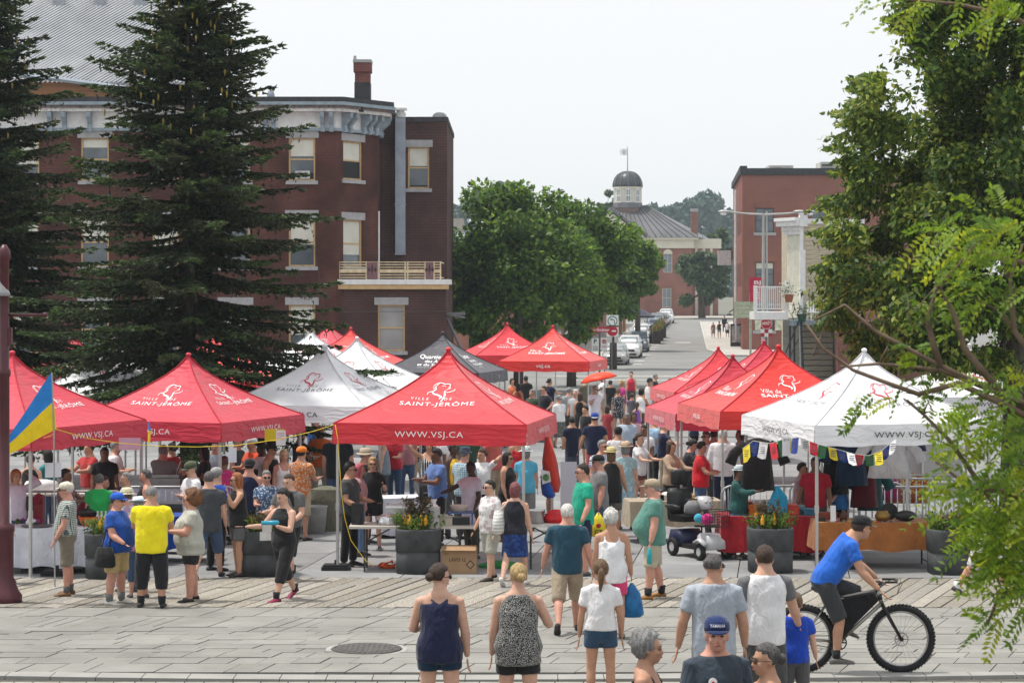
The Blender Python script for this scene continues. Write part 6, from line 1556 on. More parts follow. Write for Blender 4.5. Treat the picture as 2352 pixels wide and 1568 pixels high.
    # ---- socks and shoes
    for s_ in (1,-1):
        l2, fo = J[s_,'f']
        if sock: c = B(); c.tube([l2+Vector((0,.004,.085*k*lg)), l2+Vector((0,0,.03*k)), l2-Vector((0,0,.02*k))], [.046*k*lg,.043*k*lg,.042*k], 10); c.build('sock', fab(sock), t, True)
        c = B(); Lf = .152*h; rgs = []; side = Vector((1,0,0)); upv = side.cross(fo)*-1
        if upv.z < 0: upv = -upv
        hl = l2-upv*.037*h
        for s2, wd, hh in ((-.27,.028,.045),(-.2,.037,.062),(0,.038,.07),(.25,.042,.058),(.45,.047,.045),(.62,.045,.036),(.72,.03,.026)):
            cpt = hl+fo*(s2*Lf)+Vector((s_*.012*k,0,0))
            rg = []
            for a in range(10):
                an = 2*PI*a/10; rg.append(cpt+side*(math.cos(an)*wd*k)+upv*(max(-.0,(.5+.5*math.sin(an)))*hh*k*1.1))
            rgs.append(rg)
        c.loft(rgs); c.build('shoe' if not (isinstance(shoes, tuple) and len(shoes) > 3) else 'sandal', pm('shoe_%.2f_%.2f_%.2f' % shoes[:3], shoes[:3], .6, .2, 20), t, True)
    # ---- face
    if eyes and Y < 60:
        for s_ in (1,-1):
            c = B(); c.ell(q(s_*.031,-.083,.0), (.014*hk,.006*hk,.0065*hk), 8, 5, Hm); c.build('eye', pm('eye_dark', (.035,.028,.025), .3), t, True)
            c = B(); c.tube([q(s_*.014,-.092,.02), q(s_*.034,-.089,.026), q(s_*.052,-.076,.018)], [.004*hk,.0055*hk,.003*hk], 5); c.build('eyebrow', hairmat(HC['g'] if hair[1] == 'w' else (HC[hair[1]] if isinstance(hair[1], str) else hair[1])), t, True)
        c = B(); c.ell(q(0,-.097,-.062), (.024*hk,.006*hk,.006*hk), 8, 5, Hm); c.build('mouth', pm('lips', (.30,.10,.085), .5), t, True)
    # ---- hair
    st, hcol = hair[0], HC[hair[1]] if isinstance(hair[1], str) else hair[1]
    if st != 'none':
        n, m = 22, 15; v = []; nn = np.random.default_rng(NP[0])
        curl = .12 if st in ('curly','afro') else .05
        for i in range(m):
            ph = -PI/2+PI*(i+.2)/(m-.6)
            for j in range(n):
                a = 2*PI*j/n; d = Vector((math.cos(ph)*math.cos(a), math.cos(ph)*math.sin(a), math.sin(ph)))
                base = Vector((d.x*.083, .012+d.y*.102, .028+d.z*.098))
                zz = base.z; front = -d.y
                line = {'bald': -.6}.get(st, .0)
                infront = front > .12 and zz < .05+.03*max(0,front)
                lowz = {'short': -.045, 'buzz': -.04, 'bald': -.03, 'curly': -.09, 'afro': -.1, 'bob': -.10, 'long': -.2, 'pony': -.04, 'bun': -.04}[st]
                sc = 1.0+nn.normal()*curl*.35
                if st in ('curly','afro'): base = base*(1.14 if st == 'curly' else 1.42)+Vector((0,.012 if st == 'curly' else .035,.0)); sc = 1+nn.normal()*(.07 if st == 'curly' else .1)
                if st == 'buzz': sc = .955
                if st == 'bob' : sc *= 1.06
                p = base*sc
                if infront and not (st in ('long','bob','curly','afro') and abs(d.x) > (.6 if st == 'afro' else .78)): p = base*.72
                elif st == 'bald' and d.z > .35: p = base*.9
                elif zz < lowz and st not in ('long','bob','curly','afro'): p = base*.72
                elif st in ('long','bob') and d.z < .0:
                    ext = (.22 if st == 'long' else .075)*(-d.z)**.8
                    p = Vector((p.x*(1+.1*(-d.z)), p.y*.95+.01, p.z-ext))
                    if front > .1 and abs(d.x) > .5: p.y = max(p.y, -.05)
                v.append(hc+Hm @ (p*hk))
        c = B(); rgs = [v[i*n:(i+1)*n] for i in range(m)]; c.loft(rgs)
        if st == 'pony':
            c.tube([q(0,.10,.03), q(0,.135,.0), q(0,.13,-.08), q(.01,.115,-.2)], [.022*hk,.034*hk,.032*hk,.01*hk], 8)
        if st == 'bun': c.ell(q(0,.118,-.005), (.045*hk,.04*hk,.042*hk), 9, 7, Hm)
        c.build('hair', hairmat(hcol), t, True)
    # ---- hats and glasses
    if hat:
        kind, col = hat[0], hat[1]; mt = fab(col) if kind != 'straw' else pm('straw_%.2f' % col[0], col, .8, .15, 30, bump=.4)
        if kind in ('cap', 'flatcap', 'capback'):
            c = B(); rg = []
            for z_, r_ in ((.03,1.0),(.06,1.02),(.09,.95),(.115,.75),(.13,.35)):
                rg.append([q(math.cos(a)*.088*r_, .006+math.sin(a)*.108*r_, z_-(.012 if kind == 'flatcap' else 0)) for a in np.linspace(0, 2*PI, 17)[:-1]])
            c.loft(rg); o = c.build('cap', mt, t, True); yb = 1 if kind == 'capback' else -1
            c = B(); pk = [q(math.sin(a)*.078, yb*(.07+math.cos(a)*(.10 if kind != 'flatcap' else .075)), .036-.018*math.cos(a)) for a in np.linspace(-1.25,1.25,9)]
            c.ext(pk, Hm @ Vector((0,0,.008))); c.build('visor', fab(hat[2]) if len(hat) > 2 else mt, o, True)
        else:
            wide = {'sun': .155, 'straw': .15, 'bucket': .125, 'cowboy': .17, 'fedora': .14}[kind]
            c = B(); rg = []
            curlb = .03 if kind == 'cowboy' else (-.02 if kind in ('bucket','sun') else .004)
            for r_, z_, sc in ((wide,.045,0),(wide*.98,.052,0),(.09,.055,1),(.087,.1,1),(.075,.135,1),(.03,.14,1)):
                rg.append([q(math.cos(a)*r_, .006+math.sin(a)*r_*(1.15 if sc else 1.05), z_+(curlb*(abs(math.cos(a))**2) if not sc else 0)-(.015*(1-abs(math.cos(a))) if kind == 'cowboy' and z_ > .13 else 0)) for a in np.linspace(0, 2*PI, 21)[:-1]])
            c.loft(rg); o = c.build('hat', mt, t, True)
            c = B(); c.loft([[q(math.cos(a)*.0915, .006+math.sin(a)*.104, z_) for a in np.linspace(0, 2*PI, 17)[:-1]] for z_ in (.06,.078)]); c.build('hat_band', fab(hat[2] if len(hat) > 2 else (.1,.08,.06)), o, True)
    if glass_:
        c = B()
        for s_ in (1,-1):
            c.ell(q(s_*.033,-.096,.0), (.025*hk,.005*hk,.019*hk), 10, 5, Hm); c.tube([q(s_*.056,-.09,.006), q(s_*.082,-.03,.004), q(s_*.083,.02,.0)], .003*hk, 4)
        c.tube([q(-.02,-.1,.006), q(.02,-.1,.006)], .0035*hk, 4)
        c.build('sunglasses' if glass_ == 's' else 'glasses', flat('dark_lens', (.012,.012,.014), .15) if glass_ == 's' else flat('thin_frames', (.08,.06,.05), .3), t, True)
    J['t'] = t; J['X'] = X; J['Y'] = Y; J['hc'] = hc; J['k'] = k; J['sh'] = sh_; J['U'] = U; J['Hm'] = Hm; J['q'] = q; J['tor'] = tor; J['h'] = h
    M = Matrix.Translation((X,Y,G(Y))) @ Matrix.Rotation(R(face),4,'Z'); J['M'] = M
    return J
FOLD = bpy.data.textures.new('folds', 'CLOUDS'); FOLD.noise_scale = .16; FOLD.noise_depth = 2
def rm(o, vox):
    m = o.modifiers.new('join', 'REMESH'); m.mode = 'VOXEL'; m.voxel_size = vox; m.use_smooth_shade = True
    s_ = o.modifiers.new('soften', 'SMOOTH'); s_.factor = .5; s_.iterations = 2 if o.name.startswith('body') else 4
    if not o.name.startswith('body') and vox < .027:
        d = o.modifiers.new('folds', 'DISPLACE'); d.texture = FOLD; d.strength = .02; d.mid_level = .25; d.texture_coords = 'OBJECT'; d.texture_coords_object = o.parent
def hand(J, s_): 
    a0,a1,a2,d2 = J[s_,'a']; return J['M'] @ (a2+J['sh']+d2*.06*J['h'])
WALK = ((24,6,3),(-20,14,3)); WALK2 = ((-18,26,3),(20,4,3))
CARRY = ((22,8,75,18),(22,8,75,18)); HANDMOUTH = ((40,12,125,20),(10,10,60,10))
FWD = ((45,8,45,8),(45,8,45,8)); HIPS = ((-18,38,70,60),(-18,38,70,60)); HIPL = ((-18,38,70,60),(4,9,14,0))
WH=(.74,.74,.76); BK=(.018,.018,.02); NV=(.016,.02,.055); KH=(.36,.29,.21); GY_=(.2,.2,.205); DG=(.06,.062,.066); DEN=(.05,.085,.16)
P = person
# ---- nearest visitors
P('woman from behind in navy crossed-strap tank top and short navy shorts, head turned right', 1010,1290,1.68,180, ('cross',NV,.46), ('short',(.012,.03,.06)), ('bun','b'), 'f','f',1.12, arms=((12,16,75,35),(0,12,16,8)), head=(-48,5), glass_='s')
P('blonde woman from behind in speckled black and white sleeveless blouse', 1190,1290,1.66,180, ('tank',fab((.02,.02,.02),'dots',(.5,.5,.48),2.4),.435,None), ('short',BK,.26), ('bun','bl'), 'f','f',1.14, arms=((3,10,12,5),(12,26,100,45)), head=(15,4))
P('girl from behind with long ponytail, white T-shirt and denim shorts', 1380,1283,1.50,180, ('crop',WH), ('short',(.03,.065,.12)), ('pony','lb'), 't','f',.98, arms=((2,11,12,6),(-2,11,14,6)), hd=1.05)
P('white-haired man from behind in dark teal T-shirt and khaki shorts, walking', 1303,1452,1.66,180, ('tee',(.02,.065,.10)), ('shorts',KH,.54), ('short','w'), 'r','m',1.08, arms=((10,15,16,4),(-8,17,18,4)), legs=WALK2, feet=True, shoes=(.03,.025,.022))
P5 = P('white-haired woman from behind in white camisole and pink shorts', 1405,1168,1.58,180, ('cami',WH,.43), ('shorts',(.6,.05,.16),.36), ('curly','w'), 't','f',1.1, arms=((5,9,20,4),(0,11,14,4)), head=(-25,3))
P6 = P('stout man in sage green T-shirt and tan cap facing left with orange shoes', 1500,1374,1.74,-88, ('tee',(.09,.23,.19),.45), ('shorts',(.42,.38,.29),.5), ('short','g'), 'r','m',1.26,1.0, arms=((2,10,12,0),(4,10,16,0)), hat=('cap',(.34,.28,.2)), feet=True, shoes=(.30,.13,.03), sock=BK, legs=((8,4,3),(-7,5,3)))
P('man from behind in pale grey-blue polo shirt, walking with arms held out', 1640,1265,1.77,180, ('polo',(.36,.40,.46),.44), ('pants',(.3,.33,.37)), ('bald','dg'), 't','m',1.06, arms=((2,17,18,8),(2,14,20,8)), head=(-35,3), glass_='g')
P8 = P('man facing forward in navy cap with white lettering and dark slate T-shirt', 1645,1412,1.76,12, ('tee',(.04,.055,.075)), ('pants',(.05,.06,.09)), ('short','g'), 'r','m',1.0, head=(-14,-2), hat=('cap',(.015,.03,.11)))
P('woman in profile with short curly grey hair and black strap top, bottom edge', 1485,1446,1.65,75, ('cami',BK), ('pants',BK), ('curly','g'), 't','f',.96, head=(12,2))
P('woman with dark bun and glasses facing left in mint strap top, bottom edge', 1763,1472,1.62,-70, ('cami',(.45,.62,.62)), ('pants',BK), ('bun','dg'), 't','f',.98, head=(-10,4), glass_='g')
P('man from behind in white raglan T-shirt with grey sleeves', 1757,1248,1.76,186, ('tee',WH,.46), ('shorts',(.065,.068,.07),.56), ('short','b'), 'f','m',1.05, arms=((3,14,10,0),(22,20,14,0)), sleeve=(.14,.14,.15))
P('small boy from behind in royal blue T-shirt and grey shorts', 1826,1366,1.22,182, ('tee',(.015,.06,.42)), ('shorts',(.09,.09,.095),.5), ('short','lb'), 'f','m',1.02, arms=((4,10,6,0),(3,12,12,0)), hd=1.25)
# ---- left group on the boardwalk
P('old man in cream flat cap, checked shirt and olive-grey shorts facing left', 154,1367,1.68,-80, ('tucked',fab((.6,.62,.58),'plaid',(.09,.13,.12),1.6),.53), ('shorts',(.19,.165,.125),.52), ('short','w'), 'r','m',1.06,.4, arms=((10,8,20,0),(4,10,25,0)), hat=('flatcap',(.62,.58,.48)), feet=True, shoes=(.16,.08,.03), sock=(.1,.1,.1), glass_='g')
PL2 = P('woman in blue T-shirt, blue cap and tan shorts facing right', 268,1387,1.58,72, ('tee',(.015,.07,.33)), ('shorts',(.48,.36,.17),.46), ('short','b'), 'r','f',1.38,.9, arms=((10,12,45,5),(14,14,50,5)), hat=('cap',(.02,.10,.5)), feet=True, shoes=(.55,.54,.5), sock=(.16,.17,.17), glass_='g')
P('man from behind in bright yellow T-shirt and black cropped trousers, head bent', 348,1394,1.70,182, ('tee',(.80,.68,.015),.45), ('capri',BK,.76), ('buzz','g'), 't','m',1.24, arms=((30,10,75,22),(30,10,80,22)), head=(-15,22), feet=True, shoes=(.02,.02,.02), sock=BK, legs=((3,2,5),(-2,3,5)))
P('person in white cowboy hat and pink top hidden behind the yellow T-shirt', 318,1140,None,-160, ('tee',(.55,.25,.36)), ('capri',DEN), ('short','g'), 'r','f',1.0, hat=('cowboy',(.72,.75,.76),(.06,.2,.4)), head=(20,10), Y=32.7)
P('person in cream sun hat and patterned top behind the white cowboy hat', 292,1120,None,200, ('tee',fab((.45,.3,.4),'floral',(.5,.55,.6))), ('pants',DEN), ('short','lb'), 'r','f',1.05, hat=('sun',(.62,.58,.42),(.3,.26,.15)), Y=33.6)
PL5 = P('woman with big curly auburn hair, grey top and black shorts facing left', 438,1380,1.57,-75, ('tunic',(.42,.42,.37),.43), ('short',BK,.34), ('afro',(.17,.07,.025)), 'r','f',1.46,.6, arms=CARRY, feet=True, shoes=(.03,.025,.025), glass_='g', legs=((4,3,3),(-4,4,3)))
P('man from behind in charcoal T-shirt and denim shorts walking into the market', 480,1327,1.76,175, ('tee',(.055,.062,.07),.44), ('shorts',DEN,.58), ('buzz','dg'), 'f','m',1.06, feet=True, shoes=(.02,.02,.02), legs=WALK2)
P('red-haired woman in black sleeveless top and grey shorts, hand at her mouth', 545,1323,1.68,-62, ('tank',BK,.47,None), ('short',(.12,.12,.125),.34), ('long','r'), 't','f',1.0, arms=HANDMOUTH, feet=True, shoes=(.025,.02,.02), glass_='s')
P('man in navy sleeveless shirt and black cap close behind the red-haired woman', 573,1052,1.72,165, ('tank',NV,.47,None), ('shorts',BK), ('short','k'), 'r','m',1.02, hat=('capback',BK), arms=((20,12,60,10),(4,14,20,0)))
PL8 = P('dark-haired woman in black top and cropped trousers striding with maroon shoes', 652,1377,1.67,-38, ('tank',BK,.5,1), ('capri',BK,.72), ('pony','k'), 'f','f',1.1, arms=((25,12,85,25),(35,22,55,-10)), legs=WALK, head=(-14,18), feet=True, shoes=(.22,.02,.06), sock=BK)
P('balding man in grey T-shirt and black shorts right behind the woman in black', 664,1076,1.76,-22, ('tee',(.105,.105,.11)), ('shorts',BK,.56), ('bald','b'), 'f','m',1.06, legs=WALK, arms=((10,10,60,15),(20,14,75,15)), head=(-8,20), shoes=(.08,.07,.04), sock=BK)
P('bearded man in orange flowered shirt and orange cap with beige shorts', 692,1240,1.74,150, ('tee',fab((.55,.17,.045),'floral',(.5,.42,.32),1.5),.44), ('shorts',(.45,.38,.27),.52), ('short','k'), 't','m',1.04, hat=('cap',(.75,.2,.03)), feet=True, shoes=(.03,.025,.02), arms=CARRY)
P('woman with grey hair and sunglasses in blue patterned top', 612,1078,1.6,12, ('tunic',fab((.05,.10,.2),'floral',(.45,.5,.55),1.8)), ('pants',(.5,.5,.48)), ('short','g'), 'r','f',1.02, glass_='s', arms=CARRY)
P('dark-skinned man in loose white T-shirt beside the flowered shirt', 602,1012,1.74,-120, ('tee',WH,.44), ('shorts',WH,.5), ('short','k'), 'd','m',1.05, head=(20,20))
P('man in orange-red T-shirt and white baseball cap at the rear counter', 580,1003,1.75,-50, ('tee',(.72,.09,.03)), ('pants',DEN), ('short','b'), 't','m',1.03, hat=('cap',(.6,.6,.6),(.25,.25,.26)), arms=CARRY)
P('blonde woman with flushed face and white straps near the flowered shirt', 652,1030,1.63,18, ('cami',WH), ('pants',DEN), ('long','bl'), 'r','f',1.0)
P('man in black sleeveless shirt, black cap and sunglasses looking right', 622,1016,1.73,65, ('tank',BK,.47,None), ('shorts',DG), ('short','k'), 't','m',1.05, hat=('cap',BK), glass_='s')
P('man in blue and grey polo shirt standing under the white tent', 722,955,1.76,120, ('polo',(.02,.08,.34)), ('pants',NV), ('short','g'), 'r','m',1.18,.8, sleeve=(.02,.08,.34), arms=((10,10,40,0),(2,10,10,0)))
P('dark-skinned woman in pink T-shirt with back turned, hair tied up', 515,1045,1.62,165, ('tee',(.50,.03,.16)), ('pants',BK), ('bun',(.10,.02,.02)), 'b','f',1.05)
P('man in white T-shirt and olive cap with folded arms', 440,1058,1.73,-55, ('tee',WH), ('pants',DG), ('short','g'), 'f','m',1.0, hat=('cap',(.07,.085,.05)), arms=((15,8,95,55),(15,8,95,55)), head=(10,14))
P('man in grey cap and blue shirt tucked behind the charcoal T-shirt', 496,1072,1.7,150, ('tee',(.02,.07,.35)), ('pants',BK), ('short','g'), 'f','m',1.0, hat=('cap',(.3,.3,.3)))
P('short-haired woman in black top looking left beside the barricade', 336,1076,1.6,-85, ('tank',BK,.5,None), ('pants',BK), ('short','dg'), 'r','f',1.02)
P('grey-haired woman in pastel tie-dye shirt with hand on chin', 291,1082,1.6,-60, ('tee',fab((.55,.5,.6),'floral',(.35,.55,.6),.8)), ('pants',(.3,.3,.35)), ('short','g'), 't','f',1.08, arms=HANDMOUTH)
P('woman from behind in green T-shirt with black strap', 228,1086,1.58,178, ('tee',(.02,.33,.08)), ('pants',BK), ('short','dg'), 'r','f',1.15)
P('dark-haired woman in mauve dress behind the cloth-covered table', 150,1074,1.63,80, ('dress',(.22,.12,.14)), ('skirt',(.22,.12,.14),.25), ('bun','k'), 'b','f',1.0, arms=FWD)
P('woman in maroon shirt leaning in behind the table', 193,1118,1.58,85, ('tee',(.2,.02,.04)), ('pants',BK), ('short','b'), 'r','f',1.0, arms=FWD, lean=32, Y=38.2)
P('woman in embroidered lilac shirt raising a hand to her red hair', 36,1076,1.63,40, ('long',fab((.62,.55,.66),'plain')), ('skirt',DEN,.2), ('bob','r'), 't','f',1.05, arms=((120,40,120,60),(5,10,25,0)))
P('man cropped by the burgundy lamp post at the left edge', 4,1085,1.72,90, ('tee',WH), ('pants',DEN), ('short','b'), 'r','m',1.0)
# ---- under and around the central tent
P('man in dark grey polo and black trousers beside the tent pole', 803,1299,1.75,70, ('polo',(.055,.058,.063)), ('pants',BK), ('short','k'), 't','m',1.08, arms=((15,10,65,15),(12,12,55,15)), feet=True, shoes=(.03,.03,.03), head=(5,6), glass_='g')
P('young blonde woman with glasses in black short-sleeved outfit', 856,1047,1.67,5, ('tee',BK), ('shorts',BK,.3), ('long','bl'), 'f','f',.97, arms=((10,14,110,25),(3,12,14,0)), glass_='g')
P('man in tan bucket hat behind the blonde woman', 838,1029,1.74,75, ('tee',BK), ('pants',DG), ('short','g'), 'r','m',1.1, hat=('sun',(.45,.38,.28),(.2,.17,.12)))
P('person with long pink hair beside the man in dark polo', 824,1062,1.62,80, ('tee',(.5,.3,.33)), ('pants',(.18,.3,.5)), ('long','p'), 'r','f',1.0)
P('big man in black T-shirt seen from behind by the tent corner', 776,981,1.86,178, ('tee',(.015,.017,.022),.44), ('pants',DEN), ('buzz','b'), 'r','m',1.28)
P('man in blue polo shirt serving behind the central table', 1004,1027,1.78,-62, ('polo',(.11,.20,.46)), ('pants',BK), ('short','k'), 'b','m',1.1, arms=((28,10,70,25),(30,10,70,25)), head=(0,12))
P('woman in white T-shirt and apron reaching across the table', 1083,1057,1.68,-48, ('tunic',(.66,.63,.74),.36), ('pants',(.06,.06,.045)), ('bun','k'), 'd','f',1.06, arms=((8,12,30,0),(60,14,15,10)), head=(40,10))
P('short-haired woman in white printed T-shirt and sunglasses facing left', 1126,1332,1.60,-55, ('tee',fab((.72,.72,.72),'floral',(.5,.42,.44),.6)), ('shorts',(.36,.36,.31),.5), ('short','k'), 'f','f',1.16, arms=((5,12,20,0),(5,12,20,0)), feet=True, shoes=(.03,.025,.02), glass_='s', legs=((10,4,3),(-8,6,3)))
P9 = P('woman with mauve bob and blue-black dress seen from behind', 1183,1344,1.63,168, ('dress',(.02,.02,.03)), ('skirt',fab((.012,.03,.12),'floral',(.02,.06,.22)),.30,1.15), ('bob','m'), 'f','f',1.06, arms=((6,10,22,0),(2,10,10,0)), feet=True, shoes=(.6,.6,.58), legs=WALK2)
P('woman in striped off-shoulder dress lifting an arm under the tent', 985,1008,1.66,5, ('cami',fab((.02,.025,.04),'stripev',(.6,.6,.6))), ('skirt',fab((.02,.025,.04),'stripev',(.6,.6,.6)),.3), ('long','b'), 't','f',1.0, arms=((8,10,20,0),(130,40,60,20)))
P('dark-skinned woman in yellow top further under the tent', 1040,1018,1.62,50, ('tank',(.65,.4,.03),.5,None), ('pants',DG), ('short','k'), 'd','f',1.05)
P('man in navy bucket hat and blue checked shirt from behind', 1067,1026,1.72,140, ('tee',fab((.12,.3,.42),'plaid',(.5,.6,.62))), ('pants',DG), ('buzz','g'), 'r','m',1.12, hat=('bucket',(.04,.06,.10)))
P13 = P('woman in white slogan T-shirt with hair bun touching her head', 1107,1028,1.65,-12, ('tee',WH), ('pants',NV), ('bun','b'), 't','f',1.05, arms=((135,40,125,40),(5,12,20,0)), head=(-30,5))
P('woman with long black hair, mauve top and jeans seen from behind', 935,976,1.67,178, ('tee',(.38,.17,.19)), ('pants',DEN), ('long','k'), 't','f',.98)
P('woman with long black hair and sunglasses in black top facing right', 1165,1036,1.66,60, ('tank',BK,.5,1), ('pants',BK), ('long','k'), 't','f',1.0, glass_='s')
P('woman from behind in sky blue T-shirt, grey shorts and flowered sun hat', 1208,1024,1.63,178, ('tee',(.09,.38,.55),.44), ('shorts',(.2,.2,.2),.55), ('bob','g'), 'r','f',1.08, hat=('sun',(.6,.66,.66),(.1,.3,.45)))
P('woman with bare back and red strap top beyond the sky blue T-shirt', 1190,990,1.66,175, ('cami',(.45,.02,.03)), ('pants',DG), ('bun','b'), 't','f',1.0)
P('man in blue shirt half hidden behind the blue and red flag', 1262,1000,1.72,100, ('tee',(.02,.07,.38)), ('shorts',(.14,.13,.10),.5), ('short','k'), 'b','m',1.0)
P('man in emerald green T-shirt and navy shorts facing left with red glasses', 1340,1064,1.80,-72, ('tee',(.015,.36,.235),.45), ('shorts',NV,.5), ('short','k'), 'r','m',1.1,.3, arms=((4,12,25,0),(6,12,25,0)), glass_='g')
P20 = P('man in black cap and grey T-shirt carrying the yellow bag', 1376,1043,1.73,-78, ('tee',(.2,.205,.21),.44), ('shorts',DEN,.58), ('short','g'), 'r','m',1.12,.6, hat=('cap',BK), arms=((2,8,12,0),(4,10,18,0)), glass_='g')
P('grey-haired man with sunglasses in blue checked shirt', 1384,1008,1.76,22, ('tee',fab((.16,.28,.5),'plaid',(.65,.68,.7))), ('pants',DG), ('short','g'), 'r','m',1.1, glass_='s', head=(20,0))
P('woman from behind in long black sleeveless top and yellow straw hat', 1404,1026,1.68,175, ('tank',BK,.38,None), ('shorts',(.13,.12,.11),.45), ('long','lb'), 't','f',1.08, hat=('straw',(.62,.53,.25)), arms=((5,14,20,0),(5,12,20,0)))
P('woman from behind in pale blue long dress and tan boater hat', 1437,1014,1.7,168, ('tee',fab((.28,.42,.46),'floral',(.4,.5,.5),1.5)), ('skirt',fab((.28,.45,.55),'floral',(.5,.6,.6),.8),.1,1.1), ('bob','g'), 'f','f',.98, hat=('straw',(.55,.40,.26)))
P24 = P('woman in dark floral shorts with backpack and bare legs', 1468,993,1.7,55, ('tee',WH), ('short',fab((.03,.02,.03),'floral',(.4,.08,.04),1.6)), ('pony','b'), 'f','f',1.0, arms=FWD)
P('man in pale blue T-shirt under the red tent corner', 1503,952,1.80,110, ('tee',(.32,.48,.66)), ('pants',BK), ('short','b'), 't','m',1.0)
P('man from behind in navy T-shirt, coral shorts and blue-white cap', 1366,947,1.80,178, ('tee',NV,.44), ('shorts',(.5,.09,.10),.5), ('short','k'), 't','m',1.06, hat=('capback',(.02,.06,.3),(.7,.7,.7)), arms=((3,18,12,0),(3,16,12,0)))
P('teenager from behind in long navy T-shirt', 1314,955,1.64,195, ('tee',(.014,.018,.04),.40), ('shorts',(.06,.07,.1),.5), ('short','k'), 't','m',.98)
P('smiling old man in pale blue shirt among the crowd', 1440,947,1.7,-8, ('long',(.38,.46,.56)), ('pants',KH), ('short','g'), 'b','m',1.1)
P('man from behind in white shirt, black waistcoat and black cap', 1420,979,1.7,172, ('long',WH), ('pants',BK), ('short','k'), 't','m',1.05, hat=('cap',BK), sleeve=WH)
P('dark-haired person in white T-shirt next to the waistcoat man', 1480,974,1.64,-30, ('tee',WH), ('pants',BK), ('short','k'), 'b','m',1.05)
# ---- middle distance crowd
PU = P('man in white shirt and trousers holding a red umbrella', 1366,884,1.76,35, ('tee',(.7,.68,.76)), ('pants',WH), ('buzz','g'), 't','m',1.1, glass_='s', arms=((5,10,20,0),(25,10,120,20)))
P('woman from behind in dark dotted tunic with shoulder bag', 1420,890,1.66,175, ('tunic',fab((.03,.035,.045),'dots',(.35,.35,.36),.4),.40), ('short',BK), ('bun','lb'), 'f','f',1.05)
P('woman in white tank top and olive shorts leaning to a child', 1470,890,1.68,150, ('tank',WH,.5,1), ('shorts',(.09,.1,.07),.4), ('bob','k'), 't','f',1.0, arms=((40,12,30,0),(30,12,30,0)), lean=8)
P('man in white and black jersey with cap and sunglasses', 1493,867,1.80,-35, ('tee',WH), ('pants',BK), ('short','k'), 't','m',1.0, sleeve=BK, glass_='s', hat=('cap',(.03,.03,.035)))
P('grey-haired woman in black beyond the jersey man', 1505,857,1.68,80, ('tee',BK), ('pants',BK), ('short','g'), 't','f',1.0)
P('white-haired person in light blue shirt near the road', 1577,853,1.7,170, ('tee',(.2,.38,.62)), ('pants',KH), ('curly','w'), 'f','f',1.05)
P('woman with golden hair in magenta top', 1429,872,1.66,-70, ('tee',(.5,.03,.22)), ('pants',BK), ('bob','bl'), 'r','f',1.05)
P('boy from behind in black T-shirt left of the magenta top', 1402,872,1.58,175, ('tee',BK), ('shorts',DG), ('short','k'), 't','m',.95)
P('man in black polo and sunglasses looking left', 1250,885,1.80,-55, ('polo',(.02,.022,.03)), ('pants',BK), ('short','b'), 'r','m',1.12, arms=HIPL, glass_='s')
P('grey-haired woman in white gathered blouse and dark patterned skirt', 1284,905,1.63,-150, ('blouse',WH), ('skirt',fab((.07,.08,.07),'dots',(.2,.2,.17),.5),.2), ('bun','g'), 'r','f',1.1, glass_='s')
P('man from behind in grey T-shirt beside the blouse woman', 1307,888,1.74,172, ('tee',(.3,.32,.34)), ('shorts',DG), ('buzz','g'), 'r','m',1.05)
P('woman in black dress close to the umbrella pole', 1333,900,1.68,160, ('dress',BK), ('skirt',BK,.3), ('long','b'), 't','f',1.0)
P('woman in orange top by the edge of the charcoal tent', 1176,868,1.66,30, ('tank',(.6,.15,.06),.5,None), ('pants',BK), ('bob','b'), 'r','f',1.0)
P('dark-haired woman in rust dress beside the orange top', 1190,880,1.6,150, ('dress',(.25,.05,.03)), ('skirt',(.25,.05,.03),.2), ('long','k'), 't','f',1.0)
P('grey-haired man in green and black under the bright red tent', 1222,893,1.68,-40, ('tee',(.05,.08,.05)), ('pants',BK), ('short','g'), 't','m',1.05)
P('little girl in violet top beside the white tank top', 1463,925,1.2,170, ('tank',(.25,.1,.4),.5,None), ('skirt',(.4,.1,.3),.35), ('pony','b'), 'f','f',1.0, hd=1.25)
P('dark-haired child near the little girl in violet', 1452,903,1.35,160, ('tee',(.1,.1,.12)), ('shorts',DG), ('short','b'), 't','m',1.0, hd=1.15)
P('seated-height woman with brown hair and red wrap by the umbrella man', 1395,930,1.45,150, ('tee',(.3,.04,.05)), ('skirt',(.3,.04,.05),.2), ('long','b'), 't','f',1.0)
P('blond person in blue shirt at the corner of the low red tent', 1527,897,1.66,-30, ('tee',(.05,.25,.6)), ('pants',DG), ('short','w'), 'f','f',1.0)
P('man in black trousers and shoes behind the central table', 1150,1027,1.74,175, ('tee',BK), ('pants',BK), ('short','k'), 't','m',1.0, feet=True)
P('man with grey cap near the kerb stones under the bright tent', 1322,893,1.7,-20, ('tee',(.45,.45,.46)), ('pants',DG), ('short','w'), 'r','m',1.0)
